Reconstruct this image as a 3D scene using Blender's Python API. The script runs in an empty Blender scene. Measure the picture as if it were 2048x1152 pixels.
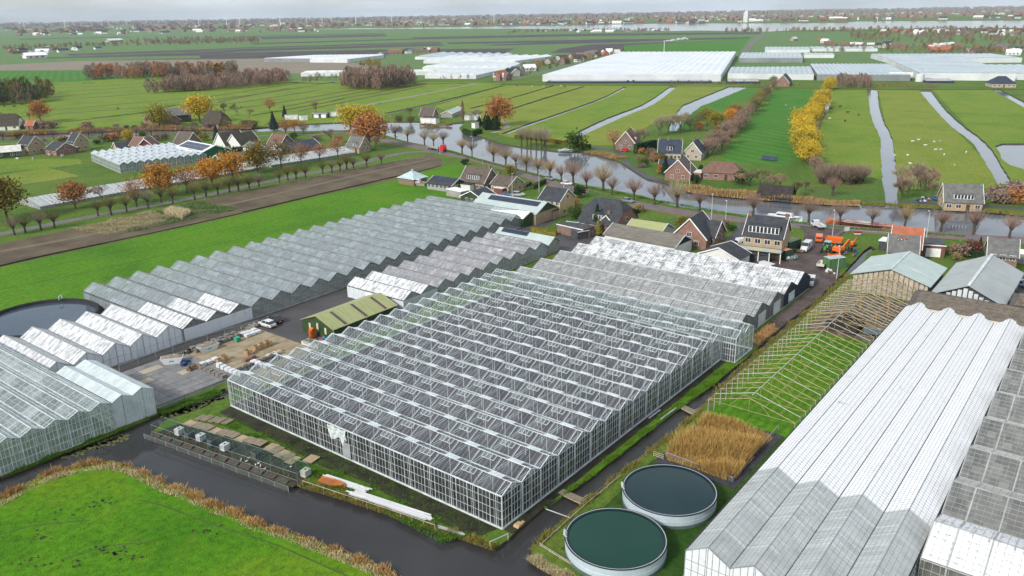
import bpy, math, random
import numpy as np
from mathutils import Vector, Matrix
from mathutils.geometry import delaunay_2d_cdt
random.seed(7); RNG = np.random.default_rng(7)
R = math.radians
SC = bpy.context.scene
COL = SC.collection
# ---------------------------------------------------------------- camera
# world axes follow the plots: X runs along the ditch, Y across it, Z up; metres
CAM_H, FPX, PITCH, ROLL, GRID = 60.7, 1630.4445, R(18.700933), -.016474333, R(51.9553)
_ca, _sa = math.cos(GRID), math.sin(GRID)
def _rot(v): return Vector((v[0]*_ca + v[1]*_sa, -v[0]*_sa + v[1]*_ca, v[2]))
_f = Vector((0, math.cos(PITCH), -math.sin(PITCH))); _r = Vector((1, 0, 0)); _u = _r.cross(_f)
_r, _u = _r*math.cos(ROLL) + _u*math.sin(ROLL), -_r*math.sin(ROLL) + _u*math.cos(ROLL)
CR, CU, CF = _rot(_r), _rot(_u), _rot(_f)
_o = _rot((-1.68217781, 86.10056171, 0)); CX, CY = -_o.x, -_o.y
def P(px, py, z=0.0):
    """photo pixel (2048 x 1152) -> ground position at height z"""
    d = CF + CR*((px-1024)/FPX) - CU*((py-576)/FPX)
    t = (z-CAM_H)/d.z
    return Vector((CX + d.x*t, CY + d.y*t, z))
cam = bpy.data.cameras.new('camera'); co = bpy.data.objects.new('camera', cam); COL.objects.link(co)
cam.sensor_width = 36.0; cam.lens = FPX/2048*36.0; cam.clip_start = 1.0; cam.clip_end = 60000
co.matrix_world = Matrix(((CR.x, CU.x, -CF.x, CX), (CR.y, CU.y, -CF.y, CY), (CR.z, CU.z, -CF.z, CAM_H), (0, 0, 0, 1)))
SC.camera = co
# ---------------------------------------------------------------- sky, sun, exposure
SUN_EL, SUN_AZ = R(36), R(172)          # azimuth of the sun in world XY (from +X, counter-clockwise)
w = bpy.data.worlds.new('World'); SC.world = w; w.use_nodes = True
nt = w.node_tree; nt.nodes.clear()
def N(t, typ, **kw):
    n = t.nodes.new(typ)
    for k, v in kw.items(): setattr(n, k, v)
    return n
out = N(nt, 'ShaderNodeOutputWorld'); bg = N(nt, 'ShaderNodeBackground')
sky = N(nt, 'ShaderNodeTexSky', sky_type='NISHITA', sun_disc=False, sun_elevation=SUN_EL, sun_rotation=math.pi/2-SUN_AZ)
sky.air_density = 1.0; sky.dust_density = 1.5; sky.ozone_density = 1.0
tc = N(nt, 'ShaderNodeTexCoord'); mp = N(nt, 'ShaderNodeMapping'); mp.inputs['Scale'].default_value = (1, 1, 4.5)
mp.inputs['Location'].default_value = (.35, .1, .0)
nz = N(nt, 'ShaderNodeTexNoise'); nz.inputs['Scale'].default_value = 3.2; nz.inputs['Detail'].default_value = 6; nz.inputs['Roughness'].default_value = .55
rmp = N(nt, 'ShaderNodeValToRGB'); rmp.color_ramp.elements[0].position = .33; rmp.color_ramp.elements[1].position = .62
rmp.color_ramp.elements[0].color = (.3, .3, .3, 1); rmp.color_ramp.elements[1].color = (1, 1, 1, 1)
mx = N(nt, 'ShaderNodeMix', data_type='RGBA'); mx.inputs[7].default_value = (5.7, 6.25, 6.7, 1)
L = nt.links.new
L(tc.outputs['Generated'], mp.inputs[0]); L(mp.outputs[0], nz.inputs['Vector']); L(nz.outputs['Fac'], rmp.inputs[0])
L(rmp.outputs[0], mx.inputs[0]); L(sky.outputs[0], mx.inputs[6]); L(mx.outputs[2], bg.inputs[0]); L(bg.outputs[0], out.inputs[0])
bg.inputs[1].default_value = .06
sun = bpy.data.lights.new('sun', 'SUN'); sun.energy = 1.5; sun.angle = R(10); sun.color = (1, .96, .9)
so = bpy.data.objects.new('sun', sun); COL.objects.link(so)
so.rotation_euler = Vector((math.cos(SUN_AZ)*math.cos(SUN_EL), math.sin(SUN_AZ)*math.cos(SUN_EL), math.sin(SUN_EL))).to_track_quat('Z', 'Y').to_euler()
vs = SC.view_settings; vs.view_transform = 'Standard'; vs.look = 'None'; vs.exposure = 1.42; vs.gamma = 1
SC.cycles.max_bounces = 6; SC.cycles.diffuse_bounces = 2; SC.cycles.glossy_bounces = 3; SC.cycles.transmission_bounces = 2
SC.cycles.transparent_max_bounces = 14; SC.cycles.volume_bounces = 0; SC.cycles.caustics_reflective = False; SC.cycles.caustics_refractive = False
# ---------------------------------------------------------------- materials
MATS = {}
def _pos(t, scale=None, obj=False):
    g = N(t, 'ShaderNodeTexCoord') if obj else N(t, 'ShaderNodeNewGeometry')
    o = g.outputs['Object'] if obj else g.outputs['Position']
    if scale:
        m = N(t, 'ShaderNodeMapping'); m.inputs['Scale'].default_value = scale; t.links.new(o, m.inputs[0]); o = m.outputs[0]
    return o
def noise(t, vec, scale, detail=3, rough=.6):
    n = N(t, 'ShaderNodeTexNoise'); n.inputs['Scale'].default_value = scale; n.inputs['Detail'].default_value = detail
    n.inputs['Roughness'].default_value = rough; t.links.new(vec, n.inputs['Vector']); return n.outputs['Fac']
def ramp(t, fac, stops):
    r = N(t, 'ShaderNodeValToRGB'); e = r.color_ramp.elements
    while len(e) < len(stops): e.new(.5)
    for k, (p, c) in enumerate(stops): e[k].position = p; e[k].color = (*c, 1)
    t.links.new(fac, r.inputs[0]); return r.outputs[0]
def mixc(t, fac, a, b, mode='MIX'):
    m = N(t, 'ShaderNodeMix', data_type='RGBA', blend_type=mode)
    for s, v in ((0, fac), (6, a), (7, b)):
        if isinstance(v, (int, float)): m.inputs[s].default_value = v
        elif isinstance(v, tuple): m.inputs[s].default_value = (*v, 1)
        else: t.links.new(v, m.inputs[s])
    return m.outputs[2]
def mth(t, op, a, b=0.0):
    m = N(t, 'ShaderNodeMath', operation=op)
    for s, v in ((0, a), (1, b)):
        if isinstance(v, (int, float)): m.inputs[s].default_value = v
        else: t.links.new(v, m.inputs[s])
    return m.outputs[0]
def newmat(name):
    m = bpy.data.materials.new(name); m.use_nodes = True; t = m.node_tree
    return m, t, t.nodes['Principled BSDF']
def mat(name, c1, c2=None, scale=.6, rough=.85, bump=0, bscale=6, metal=0, fine=.25, fscale=8, stretch=None, obj=False, spec=.3, emis=0):
    """two tones mixed by broad noise, modulated by a finer one; optional bump"""
    if name in MATS: return MATS[name]
    m, t, b = newmat(name)
    if c2 is None: c2 = tuple(min(1, x*1.18+.004) for x in c1); c1 = tuple(x*.84 for x in c1)
    v = _pos(t, stretch, obj)
    c = ramp(t, noise(t, v, scale), [(.35, c1), (.65, c2)])
    if fine:
        f = noise(t, v, fscale, 2)
        c = mixc(t, 1.0, c, ramp(t, f, [(.3, (1-fine,)*3), (.7, (1+fine*.0,)*3)]), 'MULTIPLY')
    t.links.new(c, b.inputs['Base Color'])
    b.inputs['Roughness'].default_value = rough; b.inputs['Metallic'].default_value = metal
    b.inputs['Specular IOR Level'].default_value = spec
    if bump:
        bn = N(t, 'ShaderNodeBump'); bn.inputs['Strength'].default_value = min(1, bump); bn.inputs['Distance'].default_value = .15
        t.links.new(noise(t, v, bscale, 3), bn.inputs['Height']); t.links.new(bn.outputs[0], b.inputs['Normal'])
    MATS[name] = m; return m
def flat(name, c, rough=.6, metal=0, spec=.4):
    return mat(name, c, fine=.12, fscale=3, rough=rough, metal=metal, spec=spec)
def grassmat(name, c1, c2, c3, rows=0, ang=0, bump=.8):
    """meadow: three greens in patches, fine tufts, optional mowing rows"""
    if name in MATS: return MATS[name]
    m, t, b = newmat(name); v = _pos(t)
    c = ramp(t, noise(t, v, .045, 4, .65), [(.32, c1), (.5, c2), (.68, c3)])
    f = noise(t, v, .9, 5, .75)
    c = mixc(t, 1.0, c, ramp(t, f, [(.28, (.5,)*3), (.62, (1.16,)*3)]), 'MULTIPLY')
    y_ = noise(t, v, .22, 3, .6)
    c = mixc(t, ramp(t, y_, [(.55, (0,)*3), (.75, (.3,)*3)]), c, tuple(min(1, a*b) for a, b in zip(c3, (1.35, 1.08, 1.3))))
    s = noise(t, v, 5.5, 2, .7)
    c = mixc(t, 1.0, c, ramp(t, s, [(.25, (.7,)*3), (.6, (1.1,)*3)]), 'MULTIPLY')
    if rows:
        mp = N(t, 'ShaderNodeMapping'); mp.inputs['Rotation'].default_value = (0, 0, ang); t.links.new(v, mp.inputs[0])
        wv = N(t, 'ShaderNodeTexWave'); wv.inputs['Scale'].default_value = rows; wv.inputs['Distortion'].default_value = 1.2
        wv.inputs['Detail'].default_value = 2; t.links.new(mp.outputs[0], wv.inputs[0])
        c = mixc(t, 1.0, c, ramp(t, wv.outputs['Fac'], [(.2, (.86,)*3), (.7, (1.03,)*3)]), 'MULTIPLY')
    t.links.new(c, b.inputs['Base Color']); b.inputs['Roughness'].default_value = .9; b.inputs['Specular IOR Level'].default_value = .15
    bn = N(t, 'ShaderNodeBump'); bn.inputs['Strength'].default_value = bump; bn.inputs['Distance'].default_value = .25
    t.links.new(s, bn.inputs['Height']); t.links.new(bn.outputs[0], b.inputs['Normal'])
    MATS[name] = m; return m
def glassmat(name, tint=(.86, .92, .9), dirt_glare=.12, dcol=(.62, .68, .66), refl=1.0, cell=None, cvar=.1, whitewash=None, wcol=(.78, .8, .8)):
    """thin glazing: see-through + Fresnel mirror + a film of dirt; whitewash = (lo, hi, scale): chalk paint in noise patches"""
    if name in MATS: return MATS[name]
    m = bpy.data.materials.new(name); m.use_nodes = True; t = m.node_tree; t.nodes.clear()
    o = N(t, 'ShaderNodeOutputMaterial'); tr = N(t, 'ShaderNodeBsdfTransparent'); tr.inputs[0].default_value = (*tint, 1)
    gl = N(t, 'ShaderNodeBsdfGlossy'); gl.inputs['Roughness'].default_value = .08; gl.inputs[0].default_value = (.95, .98, 1, 1)
    df = N(t, 'ShaderNodeBsdfDiffuse'); df.inputs[0].default_value = (*dcol, 1)
    v = _pos(t, None, True)
    ge = N(t, 'ShaderNodeNewGeometry'); dt = N(t, 'ShaderNodeVectorMath', operation='DOT_PRODUCT'); t.links.new(ge.outputs['Normal'], dt.inputs[0]); t.links.new(ge.outputs['Incoming'], dt.inputs[1])
    ca = mth(t, 'ABSOLUTE', dt.outputs['Value']); f5 = mth(t, 'POWER', mth(t, 'SUBTRACT', 1.0, ca), 5.0)      # Schlick, both faces of the pane
    fr = mth(t, 'MINIMUM', mth(t, 'MULTIPLY', mth(t, 'ADD', mth(t, 'MULTIPLY', f5, .8), .06), refl), .92)
    d = mth(t, 'MULTIPLY', ramp(t, noise(t, v, .5, 4), [(.3, (.82,)*3), (.7, (1.18,)*3)]), dirt_glare)
    if cell:
        sn = N(t, 'ShaderNodeVectorMath', operation='SNAP'); sn.inputs[1].default_value = cell; t.links.new(v, sn.inputs[0])
        wn = N(t, 'ShaderNodeTexWhiteNoise', noise_dimensions='3D'); t.links.new(sn.outputs[0], wn.inputs['Vector'])
        d = mth(t, 'ADD', d, mth(t, 'MULTIPLY', mth(t, 'POWER', wn.outputs['Value'], 2.5), cvar))
    m1 = N(t, 'ShaderNodeMixShader'); t.links.new(fr, m1.inputs[0]); t.links.new(tr.outputs[0], m1.inputs[1]); t.links.new(gl.outputs[0], m1.inputs[2])
    m2 = N(t, 'ShaderNodeMixShader'); t.links.new(d, m2.inputs[0]); t.links.new(m1.outputs[0], m2.inputs[1]); t.links.new(df.outputs[0], m2.inputs[2])
    last = m2
    if whitewash:
        lo, hi, sc, stre = whitewash
        mp = N(t, 'ShaderNodeMapping'); mp.inputs['Scale'].default_value = stre; t.links.new(v, mp.inputs[0])
        f = ramp(t, noise(t, mp.outputs[0], sc, 5, .7), [(lo, (0,)*3), (hi, (1,)*3)])
        wd = N(t, 'ShaderNodeBsdfDiffuse')
        t.links.new(ramp(t, noise(t, v, 2.5, 3), [(.3, tuple(x*.86 for x in wcol)), (.7, wcol)]), wd.inputs[0])
        tl = N(t, 'ShaderNodeBsdfTranslucent'); tl.inputs[0].default_value = (.7, .72, .72, 1)
        a = N(t, 'ShaderNodeMixShader'); a.inputs[0].default_value = .12; t.links.new(wd.outputs[0], a.inputs[1]); t.links.new(tl.outputs[0], a.inputs[2])
        m3 = N(t, 'ShaderNodeMixShader'); t.links.new(f, m3.inputs[0]); t.links.new(m2.outputs[0], m3.inputs[1]); t.links.new(a.outputs[0], m3.inputs[2]); last = m3
    t.links.new(last.outputs[0], o.inputs[0]); MATS[name] = m; return m
def watermat(name, deep, rip=.25, rs=1.2, rough=.04):
    if name in MATS: return MATS[name]
    m, t, b = newmat(name); v = _pos(t)
    t.links.new(ramp(t, noise(t, v, .08, 3), [(.3, deep), (.7, tuple(x*1.35 for x in deep))]), b.inputs['Base Color'])
    b.inputs['Roughness'].default_value = rough; b.inputs['IOR'].default_value = 1.333; b.inputs['Specular IOR Level'].default_value = .5
    bn = N(t, 'ShaderNodeBump'); bn.inputs['Strength'].default_value = rip; bn.inputs['Distance'].default_value = .05
    t.links.new(noise(t, v, rs, 3), bn.inputs['Height']); t.links.new(bn.outputs[0], b.inputs['Normal'])
    MATS[name] = m; return m
# ---------------------------------------------------------------- mesh tools
class MB:
    def __init__(s): s.v = []; s.f = []; s.m = []
    def poly(s, pts, mi=0):
        n = len(s.v); s.v += [tuple(p) for p in pts]; s.f.append(tuple(range(n, n+len(pts)))); s.m.append(mi)
    def faces(s, vs, fs, mi=0):
        n = len(s.v); s.v += [tuple(p) for p in vs]
        for f in fs: s.f.append(tuple(n+i for i in f)); s.m.append(mi)
    def box(s, x0, y0, z0, x1, y1, z1, mi=0):
        s.faces([(x0,y0,z0),(x1,y0,z0),(x1,y1,z0),(x0,y1,z0),(x0,y0,z1),(x1,y0,z1),(x1,y1,z1),(x0,y1,z1)],
                [(0,3,2,1),(4,5,6,7),(0,1,5,4),(1,2,6,5),(2,3,7,6),(3,0,4,7)], mi)
    def bar(s, p0, p1, w, h=None, mi=0, up=(0,0,1), caps=True):
        p0, p1 = Vector(p0), Vector(p1); d = (p1-p0).normalized(); u = Vector(up)
        if abs(d.dot(u)) > .98: u = Vector((1,0,0))
        r = d.cross(u).normalized()*(w/2); q = r.cross(d).normalized()*((h or w)/2)
        c = [-r-q, r-q, r+q, -r+q]
        s.faces([p0+x for x in c]+[p1+x for x in c], [(0,1,5,4),(1,2,6,5),(2,3,7,6),(3,0,4,7)]+([(3,2,1,0),(4,5,6,7)] if caps else []), mi)
    def tube(s, p0, p1, r0, r1=None, n=6, mi=0, caps=True):
        p0, p1 = Vector(p0), Vector(p1); r1 = r0 if r1 is None else r1; d = (p1-p0).normalized()
        u = Vector((0,0,1)) if abs(d.z) < .9 else Vector((1,0,0)); a = d.cross(u).normalized(); b = a.cross(d)
        vs = [p0+(a*math.cos(k*2*math.pi/n)+b*math.sin(k*2*math.pi/n))*r0 for k in range(n)]
        vs += [p1+(a*math.cos(k*2*math.pi/n)+b*math.sin(k*2*math.pi/n))*r1 for k in range(n)]
        fs = [(k, (k+1)%n, n+(k+1)%n, n+k) for k in range(n)]
        if caps: fs += [tuple(range(n-1,-1,-1)), tuple(range(n,2*n))]
        s.faces(vs, fs, mi)
    def lathe(s, prof, n=24, mi=0, cx=0, cy=0):
        vs = []; m = len(prof)
        for k in range(n):
            a = k*2*math.pi/n
            vs += [(cx+r*math.cos(a), cy+r*math.sin(a), z) for r, z in prof]
        fs = [(k*m+j, ((k+1)%n)*m+j, ((k+1)%n)*m+j+1, k*m+j+1) for k in range(n) for j in range(m-1)]
        s.faces(vs, fs, mi)
    def prism(s, outline, y0, y1, mi=0):
        """outline (x,z) extruded along y"""
        n = len(outline); vs = [(x, y0, z) for x, z in outline]+[(x, y1, z) for x, z in outline]
        s.faces(vs, [(k, (k+1)%n, n+(k+1)%n, n+k) for k in range(n)]+[tuple(range(n-1,-1,-1)), tuple(range(n,2*n))], mi)
    def mesh(s, name, mats, smooth=False):
        me = bpy.data.meshes.new(name); me.from_pydata(s.v, [], s.f)
        for m in (mats if isinstance(mats, (list, tuple)) else [mats]): me.materials.append(m)
        if len(me.materials) > 1: me.polygons.foreach_set('material_index', s.m)
        if smooth: me.polygons.foreach_set('use_smooth', [True]*len(me.polygons))
        me.update(); return me
    def build(s, name, mats, parent=None, loc=None, rz=0, smooth=False):
        return put(name, s.mesh(name, mats, smooth), parent, loc, rz)
def put(name, me, parent=None, loc=None, rz=0, sc=None):
    o = bpy.data.objects.new(name, me); COL.objects.link(o)
    if parent: o.parent = parent
    if loc is not None: o.location = loc
    if rz: o.rotation_euler[2] = rz
    if sc is not None: o.scale = sc if isinstance(sc, (tuple, list)) else (sc,)*3
    return o
def tag(o, label=None, cat=None, group=None, kind=None):
    if label: o['label'] = label
    if cat: o['category'] = cat
    if group: o['group'] = group
    if kind: o['kind'] = kind
    return o
def thing(name, label, cat, loc=(0,0,0), rz=0, group=None):
    o = bpy.data.objects.new(name, None); COL.objects.link(o); o.empty_display_size = .3
    o.location = loc; o.rotation_euler[2] = rz
    return tag(o, label, cat, group)
def copy_tree(o, loc=None, rz=None, sc=None, label=None, group=None, parent=None):
    c = o.copy(); COL.objects.link(c)
    if parent: c.parent = parent
    if loc is not None: c.location = loc
    if rz is not None: c.rotation_euler[2] = rz
    if sc is not None: c.scale = (sc,)*3
    if label: c['label'] = label
    if group: c['group'] = group
    for ch in (KIDS[o.name] if o.name in KIDS else [k for k in bpy.data.objects if k.parent == o]): copy_tree(ch, parent=c)
    return c
KIDS = {}
def remember(o):
    ks = [k for k in bpy.data.objects if k.parent == o]; KIDS[o.name] = ks
    for k in ks: remember(k)
    return o
# ---------------------------------------------------------------- ground: one planar partition of land, roads and water
G_BASE = grassmat('mat_grass', (.06,.125,.016), (.09,.16,.02), (.125,.17,.028))
G_LUSH = grassmat('mat_grass_lush', (.06,.17,.006), (.085,.22,.008), (.11,.23,.01), rows=.22, ang=R(90))
G_FRONT = grassmat('mat_grass_front', (.045,.155,.004), (.075,.21,.005), (.13,.22,.009))
G_MEAD = grassmat('mat_grass_meadow', (.11,.19,.018), (.15,.23,.024), (.19,.235,.03), rows=0)
G_MEAD2 = grassmat('mat_grass_pale', (.14,.2,.022), (.185,.235,.03), (.22,.24,.04), rows=0)
G_MOWN = grassmat('mat_grass_mown', (.05,.17,.015), (.06,.19,.02), (.085,.19,.025), rows=.04, ang=R(25))
G_GARD = grassmat('mat_grass_garden', (.06,.13,.02), (.08,.15,.025), (.11,.13,.04))
G_DARK = grassmat('mat_grass_dark', (.02,.06,.008), (.03,.08,.01), (.05,.09,.015))  # deeper green than the other grasses
G_ROUGH = grassmat('mat_grass_rough', (.08,.1,.02), (.13,.13,.035), (.07,.14,.015))
G_FAR = grassmat('mat_grass_far', (.085,.17,.05), (.11,.19,.06), (.13,.19,.07))
SOIL = mat('mat_ploughed_soil', (.085,.058,.04), (.15,.118,.065), scale=.09, fine=.4, fscale=2.5, bump=.6, bscale=3)
SOILD = mat('mat_dark_soil', (.045,.036,.036), (.075,.06,.06), scale=.02, fine=.3, fscale=.3)
TAN = mat('mat_stubble', (.19,.15,.11), (.25,.205,.15), scale=.02, fine=.2, fscale=.2, stretch=(1,6,1))
MUCK = mat('mat_bare_soil', (.02,.016,.012), (.05,.052,.02), scale=.5, fine=.5, fscale=3, bump=.8, bscale=5)
ASPH = mat('mat_asphalt', (.06,.055,.056), (.085,.078,.078), scale=.15, fine=.2, fscale=6, rough=.6)
ROAD = mat('mat_road', (.13,.115,.115), (.17,.15,.15), scale=.3, fine=.2, fscale=4)
REDB = mat('mat_red_brick_lane', (.2,.1,.09), (.25,.13,.11), scale=.4, fine=.3, fscale=6)
MUD = mat('mat_mud_yard', (.065,.045,.042), (.13,.095,.085), scale=.22, fine=.45, fscale=1.6, bump=.7, bscale=2.5, rough=.7)
GRAV = mat('mat_gravel', (.22,.19,.16), (.3,.27,.23), scale=.5, fine=.3)
PAVE = mat('mat_garden_paving', (.2,.16,.14), (.27,.22,.19), scale=.5, fine=.3)
W_NEAR = watermat('mat_canal_water', (.027,.026,.026), rip=.12, rs=1.6, rough=.07)
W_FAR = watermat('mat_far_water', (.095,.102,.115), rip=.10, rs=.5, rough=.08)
BANK = mat('mat_bank_earth', (.05,.04,.02), (.1,.085,.04), scale=1.2, fine=.4)
REG = []      # (name, polygon xy, material, is_water)
def reg(name, pts, m, water=False, world=False, z=0):
    q = [(p[0], p[1]) for p in pts] if world else [tuple(P(x, y, z)[:2]) for x, y in pts]
    REG.append((name, q, m, water))
def ribbon(pts, w, world=False, z=0, jit=0):
    q = [Vector(p) for p in pts] if world else [P(x, y, z).to_2d() for x, y in pts]
    ws = w if isinstance(w, (list, tuple)) else [w]*len(q)
    l, r = [], []
    for i, p in enumerate(q):
        d = (q[min(i+1, len(q)-1)]-q[max(i-1, 0)]).normalized(); n = Vector((-d.y, d.x))
        l.append(p+n*(ws[i]/2)); r.append(p-n*(ws[i]/2))
    return [tuple(p) for p in l+r[::-1]]
def strip(name, pts, w, m, water=False, world=False, z=0): reg(name, ribbon(pts, w, world, z), m, water, True)
def rect(name, x0, y0, x1, y1, m): reg(name, [(x0,y0),(x1,y0),(x1,y1),(x0,y1)], m, False, True)
def smooth(pts, n=4):
    """Catmull-Rom through pixel points"""
    q = [Vector(p) for p in pts]; o = []
    for i in range(len(q)-1):
        a, b, c, d = q[max(i-1,0)], q[i], q[i+1], q[min(i+2,len(q)-1)]
        for k in range(n):
            t = k/n
            o.append(.5*((2*b)+(c-a)*t+(2*a-5*b+4*c-d)*t*t+(3*b-a-3*c+d)*t**3))
    o.append(q[-1]); return [tuple(p) for p in o]
# far arable land (stripes) ------------------------------------------------------
reg('far_grassland', [(-700,118),(-300,60),(300,57),(1000,58),(1500,64),(1700,64),(2400,58),(2900,150),(1900,160),(1100,150),(600,166),(150,150)], G_FAR)
for k, (pp, mm) in enumerate([
    ([(-200,139),(160,122),(400,119),(640,116),(760,133),(700,147),(520,147),(400,138),(180,140),(-200,142)], TAN),
    ([(150,121),(260,113),(480,105),(780,99),(1030,97),(1010,107),(860,104),(640,115),(400,118.5)], SOILD),
    ([(8,118),(400,104),(480,98),(880,87),(890,91),(480,103.5),(400,109),(10,123)], SOILD),
    ([(130,108),(400,99),(480,95),(880,83.5),(885,86),(480,97),(400,103),(140,111.5)], SOILD),
    ([(500,86.5),(830,77),(832,79),(505,89)], SOILD),
    ([(520,74),(770,68.5),(775,72.5),(525,78.5)], SOILD),
    ([(480,72.5),(770,66),(770,67.2),(480,74)], SOILD),
    ([(825,74.5),(1180,67.3),(1520,64.5),(1522,68),(1180,72),(830,79)], SOILD),
    ([(890,85),(1190,79),(1500,76),(1500,78),(1180,83.5),(900,88)], SOILD),
    ([(960,90),(1180,81),(1500,74),(1500,76),(1200,86),(1000,91)], SOILD),
    ([(1120,98),(1180,89),(1330,84),(1500,80),(1330,100),(1240,104),(1100,106)], SOILD),
    ([(0,116.5),(60,117.5),(400,111),(400,116),(160,121),(0,126)], G_FAR),
    ([(40,77.5),(260,73),(262,74.5),(40,79.5)], SOILD)]):
    reg('arable_field', pp, mm)
reg('far_meadow', [(-300,143),(180,140.5),(300,140),(330,157),(120,165),(-300,168)], G_MOWN)
reg('mown_field', [(1250,91),(1500,76),(1480,103),(1240,104)], G_MOWN)
# meadows beyond the canal
reg('meadow', [(-300,168),(120,165),(260,156),(700,163),(1000,166),(1010,172),(890,203),(770,229),(740,243),(560,252),(430,250),(240,256),(0,264),(-300,270)], G_MEAD)
reg('meadow', [(1010,171),(1480,171),(1480,180),(1390,215),(1300,250),(1230,290),(1100,290),(1000,270),(960,240),(900,225),(870,212)], G_MEAD2)
reg('meadow', [(1250,174),(1347,173),(1230,236),(1155,270),(1020,267),(1066,246),(1193,202)], G_MEAD)
reg('mown_meadow', [(1478,178),(1525,178),(1400,250),(1370,260),(1360,240),(1400,210)], G_MOWN)
reg('mown_meadow', [(1556,178),(1645,180),(1640,230),(1600,270),(1600,318),(1560,332),(1440,322),(1480,270),(1520,225)], G_MOWN)
reg('meadow', [(1664,181),(1743,180),(1750,240),(1768,300),(1776,362),(1630,335),(1640,260)], G_MEAD)
reg('meadow', [(1756,180),(1845,181),(1905,255),(1960,310),(2005,375),(1790,380),(1786,310)], G_MEAD2)
reg('meadow', [(1866,180),(1985,180),(2100,240),(2300,330),(2300,430),(2030,375),(1950,270)], G_MEAD)
# plots on this side of the canal
reg('soil_plot', [(-60,500),(136,460),(400,402),(560,369),(700,340),(800,322),(862,309),(884,318),(886,330),(800,356),(620,394),(480,428),(205,489),(-60,546)], SOIL)
reg('green_field', [(-60,548),(205,493),(480,432),(620,398),(800,360),(850,344),(900,330),(935,330),(930,345),(905,400),(860,395),(160,580),(190,610),(190,640),(-80,640)], G_LUSH)
reg('meadow', [(-60,318),(160,318),(165,328),(-60,352)], G_MEAD)
reg('meadow', [(-60,360),(95,335),(160,352),(-60,384)], G_MEAD2)
reg('front_meadow', [(-400,1030),(0,996),(55,966),(110,942),(169,928),(220,924),(255,932),(290,948),(333,971),(373,983),(416,1006),(459,1020),(510,1045),(565,1061),(620,1081),(700,1112),(760,1138),(860,1190),(500,1500),(-400,1400)], G_FRONT)
DRN = mat('mat_drain_line', (.045,.1,.008), (.08,.15,.015), scale=.8, fine=.4)
strip('drain_line', [(-30,585),(120,556),(240,530),(360,503),(480,478),(600,452),(720,427),(800,408)], .55, DRN)
strip('wheel_track', [(-60,565),(150,522),(360,478),(600,428),(800,385)], 1.1, grassmat('mat_grass_track', (.05,.14,.006), (.07,.18,.008), (.1,.19,.015)))
for q in ([(280,1000),(330,1012),(430,1050),(560,1092),(690,1150),(760,1190)], [(-40,1080),(60,1052),(180,1040)], [(120,1120),(220,1090),(300,1085)]): strip('drain_line', q, .3, DRN)
# roads, lanes, yards ---------------------------------------------------------
RD = smooth([(640,267),(700,266),(759,279),(834,293),(892,306),(988,327),(1090,362),(1160,381),(1263,406),(1380,427),(1500,441),(1621,452),(1792,464.5),(2048,481),(2300,500)])
strip('red_cycle_lane', RD, 7.4, REDB)
strip('canal_road', RD, 4.6, ROAD)
strip('dyke_path', [(-60,289),(130,283),(300,277),(480,273),(640,268)], 4, ROAD)
strip('side_road', smooth([(900,308),(850,303),(783,310),(680,336),(556,358),(410,391),(274,416),(137,441.5),(-60,480)]), 4.2, ROAD)
strip('farm_track', [(860,318),(760,340),(620,372),(480,404),(400,420),(260,452),(137,478),(-60,514)], 1.6, mat('mat_dry_track', (.17,.13,.09), (.22,.18,.12), scale=.3, fine=.4))
strip('far_shore_road', smooth([(1150,285),(1200,297),(1240,305),(1262,330),(1290,350),(1330,366),(1372,380)]), 4.5, ASPH)
strip('far_shore_path', [(1720,398),(1800,404),(1930,410),(2100,420)], 4, ASPH)
strip('far_shore_path', [(985,266),(1015,255),(1012,245),(995,240)], 3, GRAV)
strip('meadow_track', [(640,231),(680,219),(817,194),(954,167)], 4, GRAV)
strip('polder_road', [(1488,104),(1505,85),(1530,66)], 9, ROAD)
strip('polder_road', [(1020,160),(1090,143),(1140,130),(1260,106)], 6, ROAD)
reg('asphalt_yard', [(-9,84.6),(24.2,84.6),(24.2,66),(28,62),(50,62),(50,83),(128,83),(140,84),(166,84),(168,88),(140,90),(127,88.2),(52,88.2),(-9,88.2)], ASPH, False, True)
reg('asphalt_lane', [(104,57),(128,57),(128,83),(104,83)], ASPH, False, True)
reg('driveway', [(1392,545),(1432,510),(1460,470),(1480,445),(1500,443),(1494,470),(1480,505),(1430,560)], ASPH)
reg('mud_yard', [(74,-.4),(113,.2),(119,3),(120,27),(128,27),(139,12.5),(151,15),(161,18),(168,22),(171,9),(160,8),(150,8),(141,2),(126,-2.4),(106,-3.4),(74,-3.3)], MUD, False, True)
reg('barn_forecourt', [(138,-39),(150,-22),(150,-37),(165,-40),(150,-60),(138,-50)], ASPH, False, True)
reg('barn_forecourt', [(133,-24),(152,-22),(152,-45),(140,-60),(133,-60)], ASPH, False, True)
reg('bare_soil_strip', [(-3.4,1.5),(-.2,.5),(-.2,57),(-2.6,56.5),(-3.0,40),(-3.6,30),(-2.7,22),(-3.6,10)], MUCK, False, True)
reg('bare_soil_strip', [(0,-.1),(64,-.1),(64,-1.3),(40,-1.4),(20,-1.3),(0,-1.6)], MUCK, False, True)
reg('ditch_verge', [(4,-1.7),(64,-1.4),(64,-4.2),(40,-3.4),(16,-3.0),(6,-2.6)], G_LUSH, False, True)
reg('dark_lawn', [(5,-19.5),(43,-19.5),(43,-21.6),(5,-21.6)], G_DARK, False, True)
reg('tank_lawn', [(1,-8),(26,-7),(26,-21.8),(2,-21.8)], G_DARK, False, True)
reg('frame_lawn', [(43,-7),(88,-7),(88,-21.6),(43,-21.6)], G_LUSH, False, True)
reg('frame_floor', [(88,-7),(116,-7.2),(116,-23),(102,-23),(102,-21.7),(88,-21.7)], mat('mat_rubble_floor', (.1,.085,.065), (.22,.18,.14), scale=.3, fine=.5, fscale=1.5), False, True)
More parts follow.
